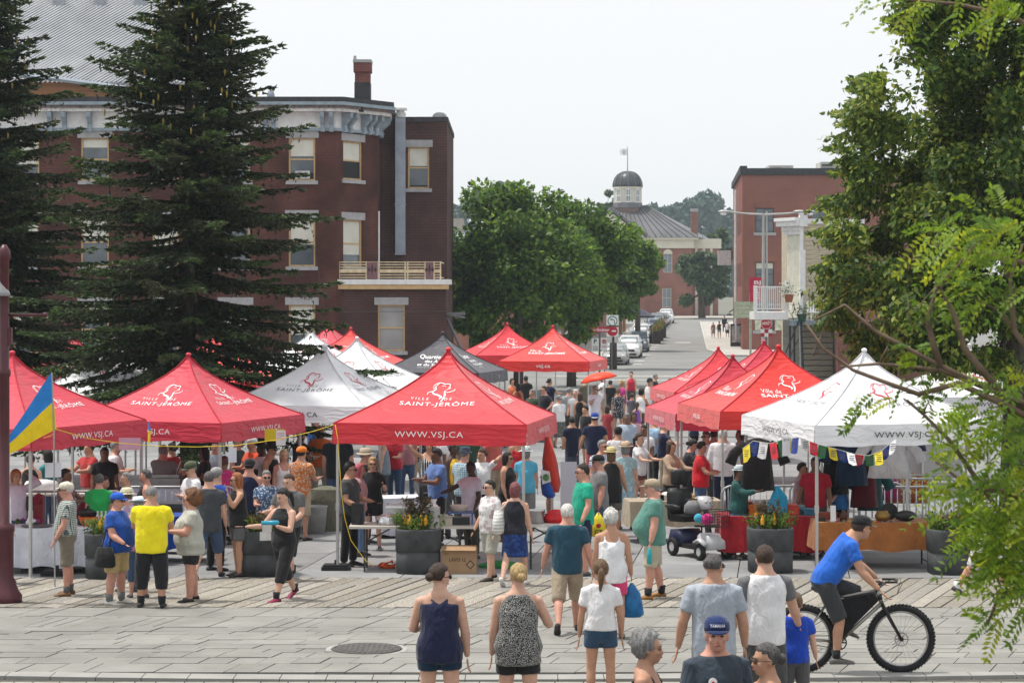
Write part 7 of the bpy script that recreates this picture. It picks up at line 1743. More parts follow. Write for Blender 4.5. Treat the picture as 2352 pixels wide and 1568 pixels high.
# ---- right side stalls
P('woman with short dark hair in red T-shirt and jeans facing right', 1610,1012,1.68,80, ('tee',(.56,.015,.025),.45), ('pants',(.05,.09,.18)), ('short','k'), 'r','f',1.2, arms=((25,12,60,10),(25,12,60,10)), head=(10,15))
P('white-haired man from behind in white shirt with thin strap', 1661,982,1.80,172, ('long',WH,.44), ('pants',NV), ('short','w'), 'r','m',1.15, arms=((3,14,20,0),(3,14,20,0)))
P('dark-haired woman bending over food trays', 1572,1004,1.66,78, ('tee',(.03,.03,.035)), ('pants',BK), ('bun','k'), 'r','f',1.0, arms=FWD, lean=14, head=(0,15))
P('long-haired woman in beige wrap behind the food trays', 1541,1012,1.66,40, ('long',(.38,.28,.2)), ('pants',BK), ('long','b'), 't','f',1.0, arms=FWD)
P('dark-skinned woman in blue headscarf and blue top', 1594,988,1.66,50, ('tee',(.03,.08,.3)), ('pants',BK), ('short','k'), 'd','f',1.0, hat=('bucket',(.06,.28,.6)))
P('woman in pale teal top near the white tent edge', 1700,985,1.66,-60, ('tank',(.3,.45,.45),.5,None), ('pants',BK), ('long','b'), 't','f',1.0)
P('grey-haired man with white shirt and glasses behind the blue headscarf', 1622,988,1.7,-40, ('tee',WH), ('pants',DG), ('short','dg'), 'r','m',1.05, glass_='g')
PR5 = P('woman in dark green top, denim skirt and flowered hat holding up blue cloth', 1697,1281,1.60,55, ('long',(.02,.085,.08),.47), ('skirt',fab((.06,.14,.26),'floral',(.1,.2,.33)),.30,1.15), ('short','k'), 'b','f',1.08, arms=((72,10,25,5),(62,10,40,10)), hat=('fedora',(.55,.62,.64),(.1,.2,.25)), feet=True, shoes=(.5,.48,.44))
P('man in red polo shirt behind the craft table', 1873,1047,1.73,-22, ('polo',(.38,.012,.03)), ('pants',DG), ('short','k'), 'b','m',1.06, arms=((3,10,14,0),(3,12,18,0)))
P('woman in blue T-shirt with brown bob leaning on the craft table', 1926,1056,1.63,-62, ('tee',(.05,.21,.52)), ('pants',BK), ('bob','b'), 'r','f',1.08, arms=((35,8,10,0),(35,10,10,0)), head=(0,12), lean=6)
P('walker in checked shirt and white shorts half hidden by the locust leaves', 2258,1364,1.78,80, ('tee',fab((.62,.62,.6),'plaid',(.08,.06,.06),.7),.44), ('shorts',(.62,.62,.62),.56), ('short','b'), 'r','m',1.08, feet=True, shoes=(.05,.05,.055), sock=WH, legs=WALK)
P('passer-by whose shoe shows past the locust at the right edge', 2345,1345,1.72,-80, ('tee',(.2,.2,.22)), ('pants',BK), ('short','b'), 'r','m',1.0, feet=True, legs=WALK)
P('dark-haired seated helper in pink behind the clothes table', 1842,1060,1.6,60, ('tee',(.35,.25,.28)), ('pants',BK), ('short','k'), 't','f',1.1)
# ---- far pavement
P('far woman in patterned dress on the right pavement', 1638,778,1.64,178, ('dress',fab((.35,.28,.24),'floral',(.1,.08,.07),.5)), ('skirt',fab((.35,.28,.24),'floral',(.1,.08,.07),.5),.3), ('short','w'), 'f','f',1.0, feet=True)
P('far woman in black top and denim shorts on the right pavement', 1652,778,1.68,178, ('tank',BK,.5,None), ('short',(.2,.26,.33)), ('bun','k'), 't','f',1.0, feet=True, arms=((4,12,10,0),(60,40,60,0)))
P('far person in white top and pink bag on the right pavement', 1671,776,1.62,178, ('tee',WH), ('shorts',DG), ('short','w'), 'f','f',1.1, feet=True)
P('far man in dark suit walking up the right pavement', 1664,764,1.75,5, ('long',(.02,.022,.03)), ('pants',(.02,.022,.03)), ('short','b'), 't','m',1.0, feet=True)
P('distant walker in red shirt by the courthouse corner', 1607,724,1.7,20, ('tee',(.5,.03,.05)), ('shorts',DG), ('short','k'), 't','m',1.0, feet=True)
P('passer-by in dark shorts on the pavement left of the sign post', 1320,868,1.72,120, ('tee',DG), ('shorts',DG), ('short','k'), 't','m',1.0, feet=True)
# ---- cyclist
BX, BY = gx(1956,24.7), 24.7
CY = P('cyclist in bright blue jersey and dark grey shorts looking back over the market', 0,0,1.78,90, ('tee',(.02,.12,.52),.50), ('shorts',(.04,.042,.046),.5), ('short','b'), 't','m',1.02, X=gx(1893,24.7), Y=24.7, pelvis=.98, lean=34,
       arms=((30,12,22,4),(20,12,24,2)), legs=((72,96,4),(22,28,3)), head=(25,-6), hat=('cap',BK,(.3,.3,.32)), shoes=(.12,.115,.11), sock=BK)
# ---- background visitors and vendors under the rear tents
BGP = [(70,1040,'black',BK,'b','f','under the white tent behind the left counter'),(110,1030,'teal',(.03,.2,.22),'k','f','beside the left roaster'),(205,1015,'red',(.4,.03,.03),'b','m','past the left crowd barrier'),(240,1025,'black',BK,'k','m','behind the green T-shirt'),(265,1010,'white',WH,'g','m','far behind the tie-dye shirt'),(375,1020,'grey',GY_,'g','m','at the steel warming tray'),(395,1015,'dark red',(.3,.02,.03),'k','f','right of the steel warming tray'),(470,1025,'black',BK,'k','f','behind the spruce trunk'),(495,1010,'pale blue',(.4,.5,.6),'b','m','right of the spruce trunk'),(545,1000,'charcoal',DG,'g','m','behind the orange-red T-shirt'),(690,985,'navy',NV,'b','m','behind the MAROC notice'),(735,975,'orange',(.6,.12,.03),'r','f','near the white tent pole'),(880,1000,'grey-blue',(.2,.25,.3),'b','f','between the blonde woman and the mauve top'),(905,985,'red',(.5,.03,.05),'k','f','left of the mauve top'),(960,970,'navy',NV,'g','m','right of the mauve top'),(1015,985,'white',WH,'k','f','behind the blue polo server'),(1075,985,'dark green',(.03,.07,.04),'b','m','behind the bucket hat'),(1135,980,'coral',(.5,.12,.1),'bl','f','left of the bare back'),(1345,930,'black',BK,'k','m','just below the red umbrella'),(1455,945,'pale pink',(.55,.35,.38),'b','f','right of the smiling old man'),(1525,965,'navy',NV,'k','m','left of the faded tent pole'),(1640,985,'olive',(.12,.12,.06),'b','m','left of the white-shirted man'),(1345,865,'olive',(.15,.14,.1),'g','m','on the road behind the umbrella'),(1385,860,'white',WH,'w','f','behind the black T-shirt boy'),(1450,852,'red',(.45,.03,.06),'b','f','behind the magenta top'),(1540,868,'grey',GY_,'b','m','near the low red tent corner'),(1262,868,'dark blue',NV,'k','f','behind the black polo man'),(1208,862,'black',BK,'k','m','below the bright red tent')]
for i, (x, y, cn, c, hc_, sx, wh) in enumerate(BGP):
    P(('woman' if sx == 'f' else 'man')+' in '+cn+(' top ' if sx == 'f' else ' T-shirt ')+wh, x, y, 1.64+.02*(i % 6), (i*67) % 360-180, (('tank',c,.5,None) if i % 4 == 0 and sx == 'f' else ('tee',c)), (('shorts',DG) if i % 3 == 0 else ('pants',(BK,DEN,KH)[i % 3])), (('long' if i % 2 else 'bun') if sx == 'f' else 'short', hc_), 'frtb'[i % 4], sx, 1+.08*(i % 3), arms=(None, CARRY, FWD)[i % 3])
# ================================================================ BICYCLE
by_ = 24.7; s9 = F/by_
t = thing('bicycle', 'black fat-tyred bicycle with frame bag ridden by the man in blue', 'bicycle', (gx(1956,by_), by_, G(by_)))
M_TYRE = pm('tyre_rubber', (.016,.016,.017), .8, .2, 30, bump=.4, bsc=60); M_RIM = pm('rim_metal', (.35,.35,.35), .35, .1, 5, metal=.8); M_TI = pm('titanium_tube', (.30,.29,.27), .35, .1, 5, metal=.8)
def circ(c, r, n=40, ax=1): return [(c[0]+r*math.cos(a), c[1], c[2]+r*math.sin(a)) for a in np.linspace(0, 2*PI, n+1)]
def torus(b, c, R0, r, n=44, m=8, mi=0):
    v = []; f = []
    for i in range(n):
        a = 2*PI*i/n
        for j in range(m):
            p = 2*PI*j/m; q = R0+r*math.cos(p); v.append((c[0]+q*math.cos(a), c[1]+r*math.sin(p)*1.0, c[2]+q*math.sin(a)))
    for i in range(n):
        for j in range(m): f.append((i*m+j, ((i+1)%n)*m+j, ((i+1)%n)*m+(j+1)%m, i*m+(j+1)%m))
    b.add(v, f, mi)
for lab, cx in (('rear',-.54),('front',.54)):
    c = (cx,0,.372); b = B(); torus(b, c, .338, .034)
    for k in range(56):
        a = 2*PI*k/56
        for sy in (-.014,.014): b.box((cx+.374*math.cos(a+sy*2), sy, .372+.374*math.sin(a+sy*2)), (.012,.014,.016), ry=-a)
    w_ = b.build('wheel', M_TYRE, t, True); w_['label'] = 'knobbly black '+lab+' tyre'
    b = B(); torus(b, c, .298, .013); b.build('rim', M_RIM, w_, True)
    b = B(); b.tube([(cx,-.05,.372),(cx,.05,.372)], .025, 10); b.build('hub', M_BPL, w_)
    b = B(); torus(b, (cx,-.045,.372), .07, .007, 28, 5); [b.tube([(cx,-.045,.372),(cx+.07*math.cos(a),-.045,.372+.07*math.sin(a))], .004, 4) for a in np.linspace(0,2*PI,7)[:-1]]; b.build('brake_disc', M_RIM, w_)
    b = B()
    for k in range(28): a = 2*PI*k/28; a2 = a+(.35 if k % 2 else -.35); b.tube([(cx+.022*math.cos(a2),.03 if k % 4 < 2 else -.03,.372+.022*math.sin(a2)),(cx+.292*math.cos(a),0,.372+.292*math.sin(a))], .0016, 3)
    b.build('spokes', M_RIM, w_)
b = B()
BBp = (-.14,0,.335); ST = (-.285,0,.80); HT, HB = (.275,0,.90), (.33,0,.76)
for p_, q_, r_ in ((BBp,ST,.017),(ST,HT,.018),(BBp,HB,.022),(HT,HB,.024)): b.tube([p_,q_], r_, 8)
for sy in (-.05,.05): b.tube([(-.54,sy,.372),(BBp[0],sy*.5,BBp[2])], .012, 6); b.tube([(-.54,sy,.372),(ST[0],sy*.4,ST[2]-.06)], .01, 6)
b.build('frame', M_TI, t, True)
b = B(); b.tube([ST,(-.315,0,.90)], .014, 8); b.build('seat_post', M_BPL, t)
b = B(); b.loft([[(x,sy*w,z) for sy, z in ((-1,.925),(0,.945),(1,.925),(0,.90))] for x, w in ((-.44,.07),(-.36,.075),(-.28,.04),(-.17,.02))]); b.build('saddle', M_BPL, t, True)
b = B(); b.ext([(-.255,-.035,.775),(.25,-.035,.875),(.29,-.035,.79),(-.10,-.035,.40),(-.15,-.035,.42)], (0,.07,0)); b.build('frame_bag', fab((.016,.016,.018)), t)
b = B(); b.tube([(.30,0,.86),(.315,0,.80)], .027, 8); [b.tube([(.33,0,.76),(.37,sy,.68),(.54,sy,.372)], [.022,.02,.013], 8) for sy in (-.05,.05)]; b.build('fork', M_BPL, t, True)
b = B(); b.tube([(.275,0,.90),(.27,0,.95),(.33,0,.98)], .018, 8); b.tube([(.2,-.33,.9),(.26,-.2,.95),(.35,-.06,.98),(.35,.06,.98),(.3,.2,.97),(.26,.33,.95)], .012, 8); b.tube([(.35,-.1,1.0),(.48,-.08,1.0),(.5,0,1.01),(.48,.08,1.01),(.35,.1,1.01)], .013, 8); b.build('handlebar', M_BPL, t, True)
b = B(); [b.tube([(.4,sy,1.0),(.55,sy*.5,.98+.04*k),(.5,0,.86),(.36,0,.8)], .004, 5) for k, sy in enumerate((-.09,.09))]; b.build('brake_cables', M_BPL, t)
b = B(); torus(b, (BBp[0],-.05,BBp[2]), .075, .008, 28, 5); [b.tube([(BBp[0],-.05,BBp[2]),(BBp[0]+.075*math.cos(a),-.05,BBp[2]+.075*math.sin(a))], .008, 4) for a in np.linspace(0,2*PI,6)[:-1]]; b.tube([(BBp[0],-.07,BBp[2]),(BBp[0]-.03,-.075,BBp[2]-.17)], .013, 6); b.tube([(BBp[0],.07,BBp[2]),(BBp[0]+.03,.075,BBp[2]+.17)], .013, 6); b.build('crankset', M_BPL, t)
for sg in (-1,1): b = B(); b.box((BBp[0]+sg*.03, sg*.12, BBp[2]+sg*.17), (.1,.09,.025)); b.build('pedal', M_BPL, t)
b = B(); b.tube([(-.54,-.05,.41),(BBp[0],-.05,.41)], .005, 4); b.tube([(-.54,-.05,.335),(BBp[0],-.05,.262)], .005, 4); b.build('chain', M_IRON, t)
# ================================================================ MOBILITY SCOOTER
sp = gnd(1605, 1285); sY = sp.y+.45
t = thing('mobility_scooter', 'silver and black mobility scooter with wire basket parked by the stalls', 'mobility scooter', (gx(1603,sY), sY, G(sY)), R(28))
M_SIL = pm('silver_plastic', (.45,.46,.48), .35, .08, 4, spec=.6); M_NAVY = pm('navy_plastic', (.015,.02,.06), .4)
for sx in (-1,1):
    for yy, r_ in ((-.48,.15),(.38,.16)):
        b = B(); torus(b, (0,0,0), r_-.045, .045, 22, 8); b.v = [(sx*.27+p[1]*1.1, yy+p[0], r_+p[2]) for p in b.v]; w_ = b.build('wheel', M_TYRE, t, True)
        b = B(); b.tube([(sx*.27-.03,yy,r_),(sx*.27+.03,yy,r_)], r_-.07, 12); b.build('hub', M_SIL, w_)
b = B(); b.box((0,-.02,.2),(.46,.75,.08)); b.build('deck', M_BPL, t)
b = B(); b.loft([[(x*w_,y,z) for x, z in ((-1,z0),(1,z0),(.85,z1),(-.85,z1))] for y, w_, z0, z1 in ((-.68,.12,.2,.3),(-.6,.22,.18,.42),(-.4,.25,.2,.46),(-.25,.2,.24,.4))]); b.build('front_cowl', M_SIL, t, True)
b = B(); b.loft([[(x*w_,y,z) for x, z in ((-1,z0),(1,z0),(.8,z1),(-.8,z1))] for y, w_, z0, z1 in ((.12,.22,.22,.36),(.3,.28,.22,.46),(.55,.27,.22,.44),(.62,.2,.26,.36))]); b.build('rear_cowl', M_NAVY, t, True)
for sx in (-1,1): b = B(); b.tube([(sx*.27,-.66,.28),(sx*.28,-.5,.36),(sx*.28,-.32,.3)], [.05,.07,.04], 8, flat=.5); b.build('mudguard', M_SIL, t, True)
b = B(); b.tube([(0,-.35,.4),(0,-.28,.7),(0,-.2,.98)], [.06,.05,.045], 8); b.build('tiller', M_BPL, t)
b = B(); b.loft([[(x*w_,y0+y*.08,z) for x, y in ((-1,-.6),(0,-1.2),(1,-.6),(.8,.9),(-.8,.9))] for z, w_, y0 in ((.84,.08,-.27),(.92,.13,-.25),(1.0,.15,-.2),(1.06,.1,-.16))]); b.build('headlamp_pod', M_SIL, t, True)
for sx in (-1,1): b = B(); b.ell((sx*.045,-.335,.98),(.035,.02,.03),8,5); b.build('headlight', pm('lamp_glass',(.5,.5,.48),.15), t, True)
b = B(); [b.tube([(0,-.2,1.0),(sx*.2,-.14,1.02),(sx*.28,-.05,1.0)], .014, 6) for sx in (-1,1)]; b.build('handlebar', M_BPL, t)
b = B()
for k in range(9):
    x_ = -.2+k*.05; b.tube([(x_,-.68,.58),(x_,-.7,.85)], .004, 4); b.tube([(x_,-.38,.58),(x_,-.36,.85)], .004, 4); b.tube([(x_,-.68,.58),(x_,-.38,.58)], .004, 4)
for k in range(6): y_ = -.68+k*.06; [b.tube([(sx*.2,y_,.58),(sx*.21,y_,.85)], .004, 4) for sx in (-1,1)]
for z_ in (.58,.67,.76,.85): b.tube([(-.2,-.69,z_),(.2,-.69,z_),(.2,-.37,z_),(-.2,-.37,z_),(-.2,-.69,z_)], .006, 4)
b.build('basket', M_BLK, t)
b = B(); b.loft([[(x*.23,y,z) for x, y, z in ((-1,.1,.6),(1,.1,.6),(1,.1,.7),(-1,.1,.7))],[(x*.24,y,z) for x, y, z in ((-1,.55,.58),(1,.55,.58),(1,.55,.7),(-1,.55,.7))]]); b.build('seat', pm('vinyl_black',(.016,.016,.017),.45), t)
b = B(); b.loft([[(-.22*w_,.5+dy,z),(.22*w_,.5+dy,z),(.22*w_,.62+dy,z),(-.22*w_,.62+dy,z)] for z, w_, dy in ((.68,.95,0),(.85,1.05,.02),(1.05,1,.05),(1.14,.8,.07))]); b.build('backrest', pm('vinyl_black',(.016,.016,.017)), t, True)
b = B(); b.loft([[(-.13*w_,.58,z),(.13*w_,.58,z),(.13*w_,.68,z),(-.13*w_,.68,z)] for z, w_ in ((1.2,.9),(1.24,1),(1.42,1),(1.46,.85))]); b.box((0,.63,1.17),(.04,.03,.12)); b.build('headrest', pm('vinyl_black',(.016,.016,.017)), t, True)
for sx in (-1,1): b = B(); b.tube([(sx*.3,.55,.85),(sx*.3,.35,.86),(sx*.3,.12,.85)], [.03,.04,.035], 8); b.tube([(sx*.3,.5,.85),(sx*.28,.5,.62)], .02, 6); b.build('armrest', M_BPL, t, True)
thing1('folded_jacket', 'grey jacket draped over the scooter seat', 'jacket', (gx(1592,sY),sY+.25,G(sY)+.71), lambda b: b.loft([[(math.cos(a)*r*(1+.2*math.sin(3*a+z*20)), math.sin(a)*r*.7, z) for a in np.linspace(0,2*PI,15)[:-1]] for r, z in ((.12,0),(.15,.06),(.13,.16),(.05,.24))]), fab((.22,.22,.23)), smooth=True)
thing1('pink_bundle', 'pink and blue bundle in the scooter basket', 'cloth', (gx(1612,sY),sY-.5,G(sY)+.6), lambda b: (b.ell((.05,0,.1),(.12,.1,.1),9,6), b.ell((-.1,0,.12),(.08,.08,.08),8,6,mi=1)), [fab((.55,.03,.2)), fab((.05,.35,.5))], smooth=True)

# ================================================================ CARS
def car_meshes(col, name, suv):
    D = {}; zs = 1.17 if suv else 1.0; paint = pm('car_paint_'+name, col, .28, .04, 3, metal=.35, coat=.6, spec=.5)
    def sect(y, hw, z0, z1): return [(-hw*.92,y,z0),(hw*.92,y,z0),(hw,y,z0+(z1-z0)*.3),(hw,y,z0+(z1-z0)*.75),(hw*.88,y,z1),(0,y,z1*1.02),(-hw*.88,y,z1),(-hw,y,z0+(z1-z0)*.75),(-hw,y,z0+(z1-z0)*.3)]
    b = B(); b.loft([sect(y,hw,z0,z1*zs) for y, hw, z0, z1 in ((-2.22,.70,.3,.62),(-2.12,.82,.22,.70),(-1.9,.88,.2,.80),(-1.3,.91,.2,.90),(-.95,.91,.2,.96),(0,.92,.2,.99),(1.3,.91,.2,1.02),(1.95,.88,.25,1.0),(2.2,.8,.32,.9))]); D['body'] = b.mesh('body', paint, True)
    c = [(.93,-.98,1.72,.85),(1.15,-.66,1.6,.78),(1.36,-.28,1.42,.69),(1.44,.05,1.2,.62),(1.455,.3,.95,.5)]
    if suv: c = [(z,y0,y1+.35,w) for z, y0, y1, w in c]
    b = B(); b.loft([[(-w,y0,z*zs),(-w*.6,y0-.06,z*zs),(w*.6,y0-.06,z*zs),(w,y0,z*zs),(w,y1,z*zs),(-w,y1,z*zs)] for z, y0, y1, w in c]); D['cabin'] = b.mesh('cabin', paint, True)
    gl = pm('car_glass', (.16,.2,.22), .05, .6, 2.5, spec=.9)
    z0, z1 = .965*zs, 1.37*zs; b = B(); b.add([(-.74,-.99,z0),(.74,-.99,z0),(.62,-.36,z1),(-.62,-.36,z1),(-.74,-.96,z0),(.74,-.96,z0),(.62,-.33,z1),(-.62,-.33,z1)], [(0,1,2,3),(7,6,5,4),(0,4,5,1),(3,2,6,7),(1,5,6,2),(0,3,7,4)]); D['windshield'] = b.mesh('windshield', gl)
    ds = {}
    for sx in (-1,1):
        b = B(); b.add([(sx*.862,-.75,1.0*zs),(sx*.862,1.35,1.02*zs),(sx*.69,1.15,1.36*zs),(sx*.705,-.22,1.36*zs)], [(0,1,2,3)]); ds[sx] = b.mesh('side_window', gl)
    D['sw'] = ds
    b = B(); torus(b, (0,0,0), .25, .08, 20, 6); b.v = [(p[1]*1.1,p[0],p[2]) for p in b.v]; D['tyre'] = b.mesh('wheel', M_TYRE, True)
    b = B(); b.tube([(-.07,0,0),(.07,0,0)], .2, 12); D['rim'] = b.mesh('rim', M_RIM)
    b = B(); b.box((0,-2.17,.52*zs),(.95,.12,.14*zs)); b.box((0,-2.2,.32),(1.2,.1,.12)); D['grille'] = b.mesh('grille', M_BPL)
    b = B(); b.ell((0,0,0),(.19,.14,.085),8,5); D['lamp'] = b.mesh('headlight', pm('headlamp',(.55,.57,.58),.1,.2,9,spec=.9), True)
    b = B(); b.ell((0,0,0),(.1,.06,.07),8,5); D['mirror'] = b.mesh('mirror', M_BPL, True)
    b = B(); b.box((0,-2.27,.45),(.36,.02,.13)); D['plate'] = b.mesh('licence_plate', M_PW); D['zs'] = zs
    return D
CARS = {}
def car(kind, col, suv, label, Y, dx=0):
    if kind not in CARS: CARS[kind] = car_meshes(col, kind, suv)
    D = CARS[kind]; X = 7.2+.1*(Y-159)+dx; zs = D['zs']; Yc = Y+2.3
    t = thing('parked_car', label, 'car', (X+.23,Yc,G(Yc)-.05), R(-5.7), 'cars parked along the street')
    t.rotation_euler = (math.atan2(G(Yc+2)-G(Yc-2),4), 0, R(-5.7))
    bo = obj('body', D['body'], t); obj('cabin', D['cabin'], t); obj('windshield', D['windshield'], t); obj('grille', D['grille'], t); obj('licence_plate', D['plate'], t)
    for sx in (-1,1):
        obj('side_window', D['sw'][sx], t); obj('headlight', D['lamp'], t, (sx*.64,-2.08,.66*zs)); obj('mirror', D['mirror'], t, (sx*1.0,-.72,1.02*zs))
        for yy in (-1.35,1.4): w_ = obj('wheel', D['tyre'], t, (sx*.83,yy,.33)); obj('rim', D['rim'], w_)
car('silver', (.33,.33,.32), False, 'silver sedan parked nearest, beside the no-parking sign', 159)
car('white', (.72,.72,.72), True, 'white sport utility car second in the row behind the silver sedan', 170.5, .45)
car('slate', (.10,.13,.16), True, 'slate blue sport utility car third in the row', 182, .55)
car('pale', (.5,.52,.52), False, 'pale sedan behind the slate car', 193)
car('whitecar', (.7,.7,.7), True, 'white car just before the patio umbrella', 201)
car('navy', (.02,.035,.08), False, 'navy car parked past the patio umbrella', 235)
car('black', (.03,.032,.035), True, 'dark car behind the navy one', 243)
car('red', (.14,.015,.025), False, 'dark red car near the street end', 250)
car('silver', (.33,.33,.32), False, 'silver car near the street end behind the dark red one', 257)
car('white', (.72,.72,.72), True, 'white sport utility car last in the row', 264, .3)

# ================================================================ SIGNS, POLES, TERRACE
M_SPOST = pm('sign_post', (.10,.10,.11), .5, .1, 6); M_SR = pm('sign_red', (.42,.012,.03), .5, .05, 4); M_SW = pm('sign_white', (.75,.75,.75), .5, .05, 4); M_SG = pm('sign_green', (.02,.2,.12), .5)
def disc(b, c, r, n=28, y=0.0, th=.006, mi=0): b.ext([(c[0]+r*math.cos(a), y, c[1]+r*math.sin(a)) for a in np.linspace(0,2*PI,n+1)[:-1]], (0,-th,0), mi)
Y = 147.0; base_ = Vector((gx(1405,Y),Y,G(Y)+.08)); zz = lambda y: ZC-(y-HY)*Y/F-base_.z
t = thing('traffic_sign_post', 'post with green left-turn ring sign, no-entry disc and red street name plate', 'sign', base_)
b = B(); b.tube([(0,0,-.08),(0,0,zz(722))], .05, 8); b.build('post', M_SPOST, t)
b = B(); b.box((.05,-.06,zz(737)),(.78,.02,.78)); o = b.build('turn_sign', M_SW, t)
b = B(); c_ = (.05, zz(737)); disc(b, c_, .33, y=-.072); disc(b, c_, .26, y=-.08, mi=1)
b.ext([(c_[0]+x,-.088,c_[1]+z) for x, z in ((.1,-.17),(.1,.0),(.06,.06),(-.06,.08),(-.06,.02),(-.17,.1),(-.06,.18),(-.06,.13),(.08,.11),(.15,.02),(.15,-.17))], (0,-.004,0), 2); b.build('ring_and_arrow', [M_SG, M_SW, M_LK], o)
b = B(); b.box((.05,-.06,zz(760)),(.78,.02,.72)); o = b.build('no_entry_sign', M_SW, t)
b = B(); disc(b, (.05,zz(760)), .34, y=-.072); b.box((.05,-.082,zz(760)),(.46,.008,.1),mi=1); b.build('no_entry_disc', [M_SR, M_SW], o)
b = B(); b.box((-.68,-.1,zz(757)),(1.36,.02,.34)); o = b.build('street_name_plate', M_SR, t); sign_text('Godmer', .82, .2, (-.58,-.115,zz(757)-.1), M_LW, o, bold=.01); sign_text('rue', .2, .09, (-1.15,-.115,zz(757)-.06), M_LW, o)
b = B(); b.box((-.12,-.05,zz(776)),(.26,.02,.6)); b.box((.3,-.05,zz(776)),(.26,.02,.6)); b.build('small_plates', pm('plate_grey',(.5,.5,.5)), t)
Y = 128.0; base_ = Vector((gx(1377,Y),Y,G(Y)-.05)); zz = lambda y: ZC-(y-HY)*Y/F-base_.z
t = thing('parking_sign_post', 'black post with white parking and no-parking plates', 'sign', base_)
b = B(); b.tube([(0,0,0),(0,0,zz(760))], .06, 8); b.build('post', M_SPOST, t)
b = B(); b.box((-.24,-.08,zz(792)),(.4,.02,.76)); o = b.build('parking_plate', M_SW, t); sign_text('P', .17, .26, (-.24,-.095,zz(792)+.08), M_LK, o, bold=.02)
b = B(); [b.box((-.24,-.093,zz(792)-.08-.07*k),(.3,.004,.03)) for k in range(4)]; b.build('small_print', M_LG, o)
b = B(); b.box((.26,-.08,zz(790)),(.38,.02,.72)); o = b.build('no_parking_plate', M_SW, t); b = B(); torus(b, (.26,-.095,zz(790)+.15), .11, .02, 24, 4); b.tube([(.18,-.1,zz(790)+.23),(.34,-.1,zz(790)+.07)],.018,4); b.build('prohibition_ring', M_SR, o); sign_text('P', .1, .14, (.26,-.094,zz(790)+.08), M_LK, o, bold=.02)
b = B(); b.box((.26,-.093,zz(790)-.14),(.25,.004,.04)); b.build('arrow_mark', M_LR, o)
Y = 136.0; base_ = Vector((gx(1760,Y),Y,G(Y)+.05)); zz = lambda y: ZC-(y-HY)*Y/F-base_.z
t = thing('stop_sign', 'red octagonal stop sign reading ARRÊT with small plates below', 'sign', base_)
b = B(); b.tube([(0,0,-.05),(0,0,zz(728))], .05, 8); b.build('post', M_SPOST, t)
b = B(); b.ext([(.37*math.cos(PI/8+k*PI/4),-.07,zz(742)+.37*math.sin(PI/8+k*PI/4)) for k in range(8)], (0,-.02,0)); o = b.build('octagon', M_SW, t)
b = B(); b.ext([(.34*math.cos(PI/8+k*PI/4),-.092,zz(742)+.34*math.sin(PI/8+k*PI/4)) for k in range(8)], (0,-.006,0)); b.build('red_field', M_SR, o); sign_text('ARRÊT', .54, .24, (0,-.102,zz(742)-.1), M_LW, o, bold=.01)
b = B(); [b.box(((i-1)*.24,-.075,zz(760)-.24*(j-1)),(.22,.01,.22),mi=(i+j) % 2) for i in range(3) for j in range(3)]; b.build('way_plate', [M_SR, M_SW], t)
b = B(); b.box((1.25,-.05,zz(763)),(.42,.02,.72)); b.tube([(1.25,0,-.05),(1.25,0,zz(752))],.04,6); o = b.build('no_parking_plate', M_SW, t); b = B(); torus(b, (1.25,-.065,zz(763)+.1), .13, .022, 24, 4); b.build('prohibition_ring', M_SR, o)
# banner post with pale green direction panel
Y = 141.0; base_ = Vector((gx(1726,Y),Y,G(Y)+.05)); zz = lambda y: ZC-(y-HY)*Y/F-base_.z
t = thing('banner_post', 'post carrying a red banner above pale green panels', 'sign', base_)
b = B(); b.tube([(-.06,0,-.05),(-.06,0,zz(640))], .07, 8); b.build('post', pm('post_pale_green',(.35,.4,.3),.6), t)
b = B(); fgrid(b, Vector((-.16,-.1,zz(637))), Vector((.86,-.1,zz(636))), Vector((-.12,-.1,zz(693))), Vector((.86,-.1,zz(692))), 8, 8, .04); o = b.build('banner', pm('banner_red',(.5,.02,.06),.7), t, True); sign_text('BJ', .42, .28, (.36,-.17,zz(655)), M_LW, o, bold=.015)
b = B(); [b.box((.38,-.17,zz(672+6*k)),(.2,.004,.05)) for k in range(3)]; b.build('banner_print', M_LW, o)
b = B(); [b.box((-.4,-.02,zz(697+9.5*k)),(1.35,.03,.24)) for k in range(4)]; b.build('direction_panels', pm('panel_pale_green',(.42,.47,.33),.6), t)
# double street light
Y = 138.0; base_ = Vector((gx(1757,Y),Y,G(Y))); zz = lambda y: ZC-(y-HY)*Y/F-base_.z; px = F/Y
t = thing('street_light', 'tall grey street light with two long arms above the balcony', 'street light', base_)
M_SL = pm('light_pole_grey',(.42,.42,.41),.5,.1,3,metal=.3)
b = B(); b.tube([(-.1,0,0),(-.1,0,zz(490))], [.13,.075], 8); b.tube([(.12,0,0),(.1,0,zz(486))], [.1,.05], 8); b.build('pole', M_SL, t)
for sx, xe in ((-1,-100/px),(1,108/px)):
    b = B(); b.tube([(0,0,zz(493)),(xe*.4,0,zz(491)),(xe*.8,0,zz(487))], [.07,.06,.05], 8); b.build('arm', M_SL, t)
    for q in ((.93,) if sx < 0 else (.74,.93)):
        b = B(); b.ell((xe*q,0,zz(486)),(.42,.16,.1),10,6); o = b.build('lamp_head', M_SL, t, True); b = B(); b.ell((xe*q+sx*.08,0,zz(489)-.05),(.2,.13,.12),9,6); b.build('lamp_bowl', pm('lamp_bowl',(.75,.78,.78),.15), o, True)
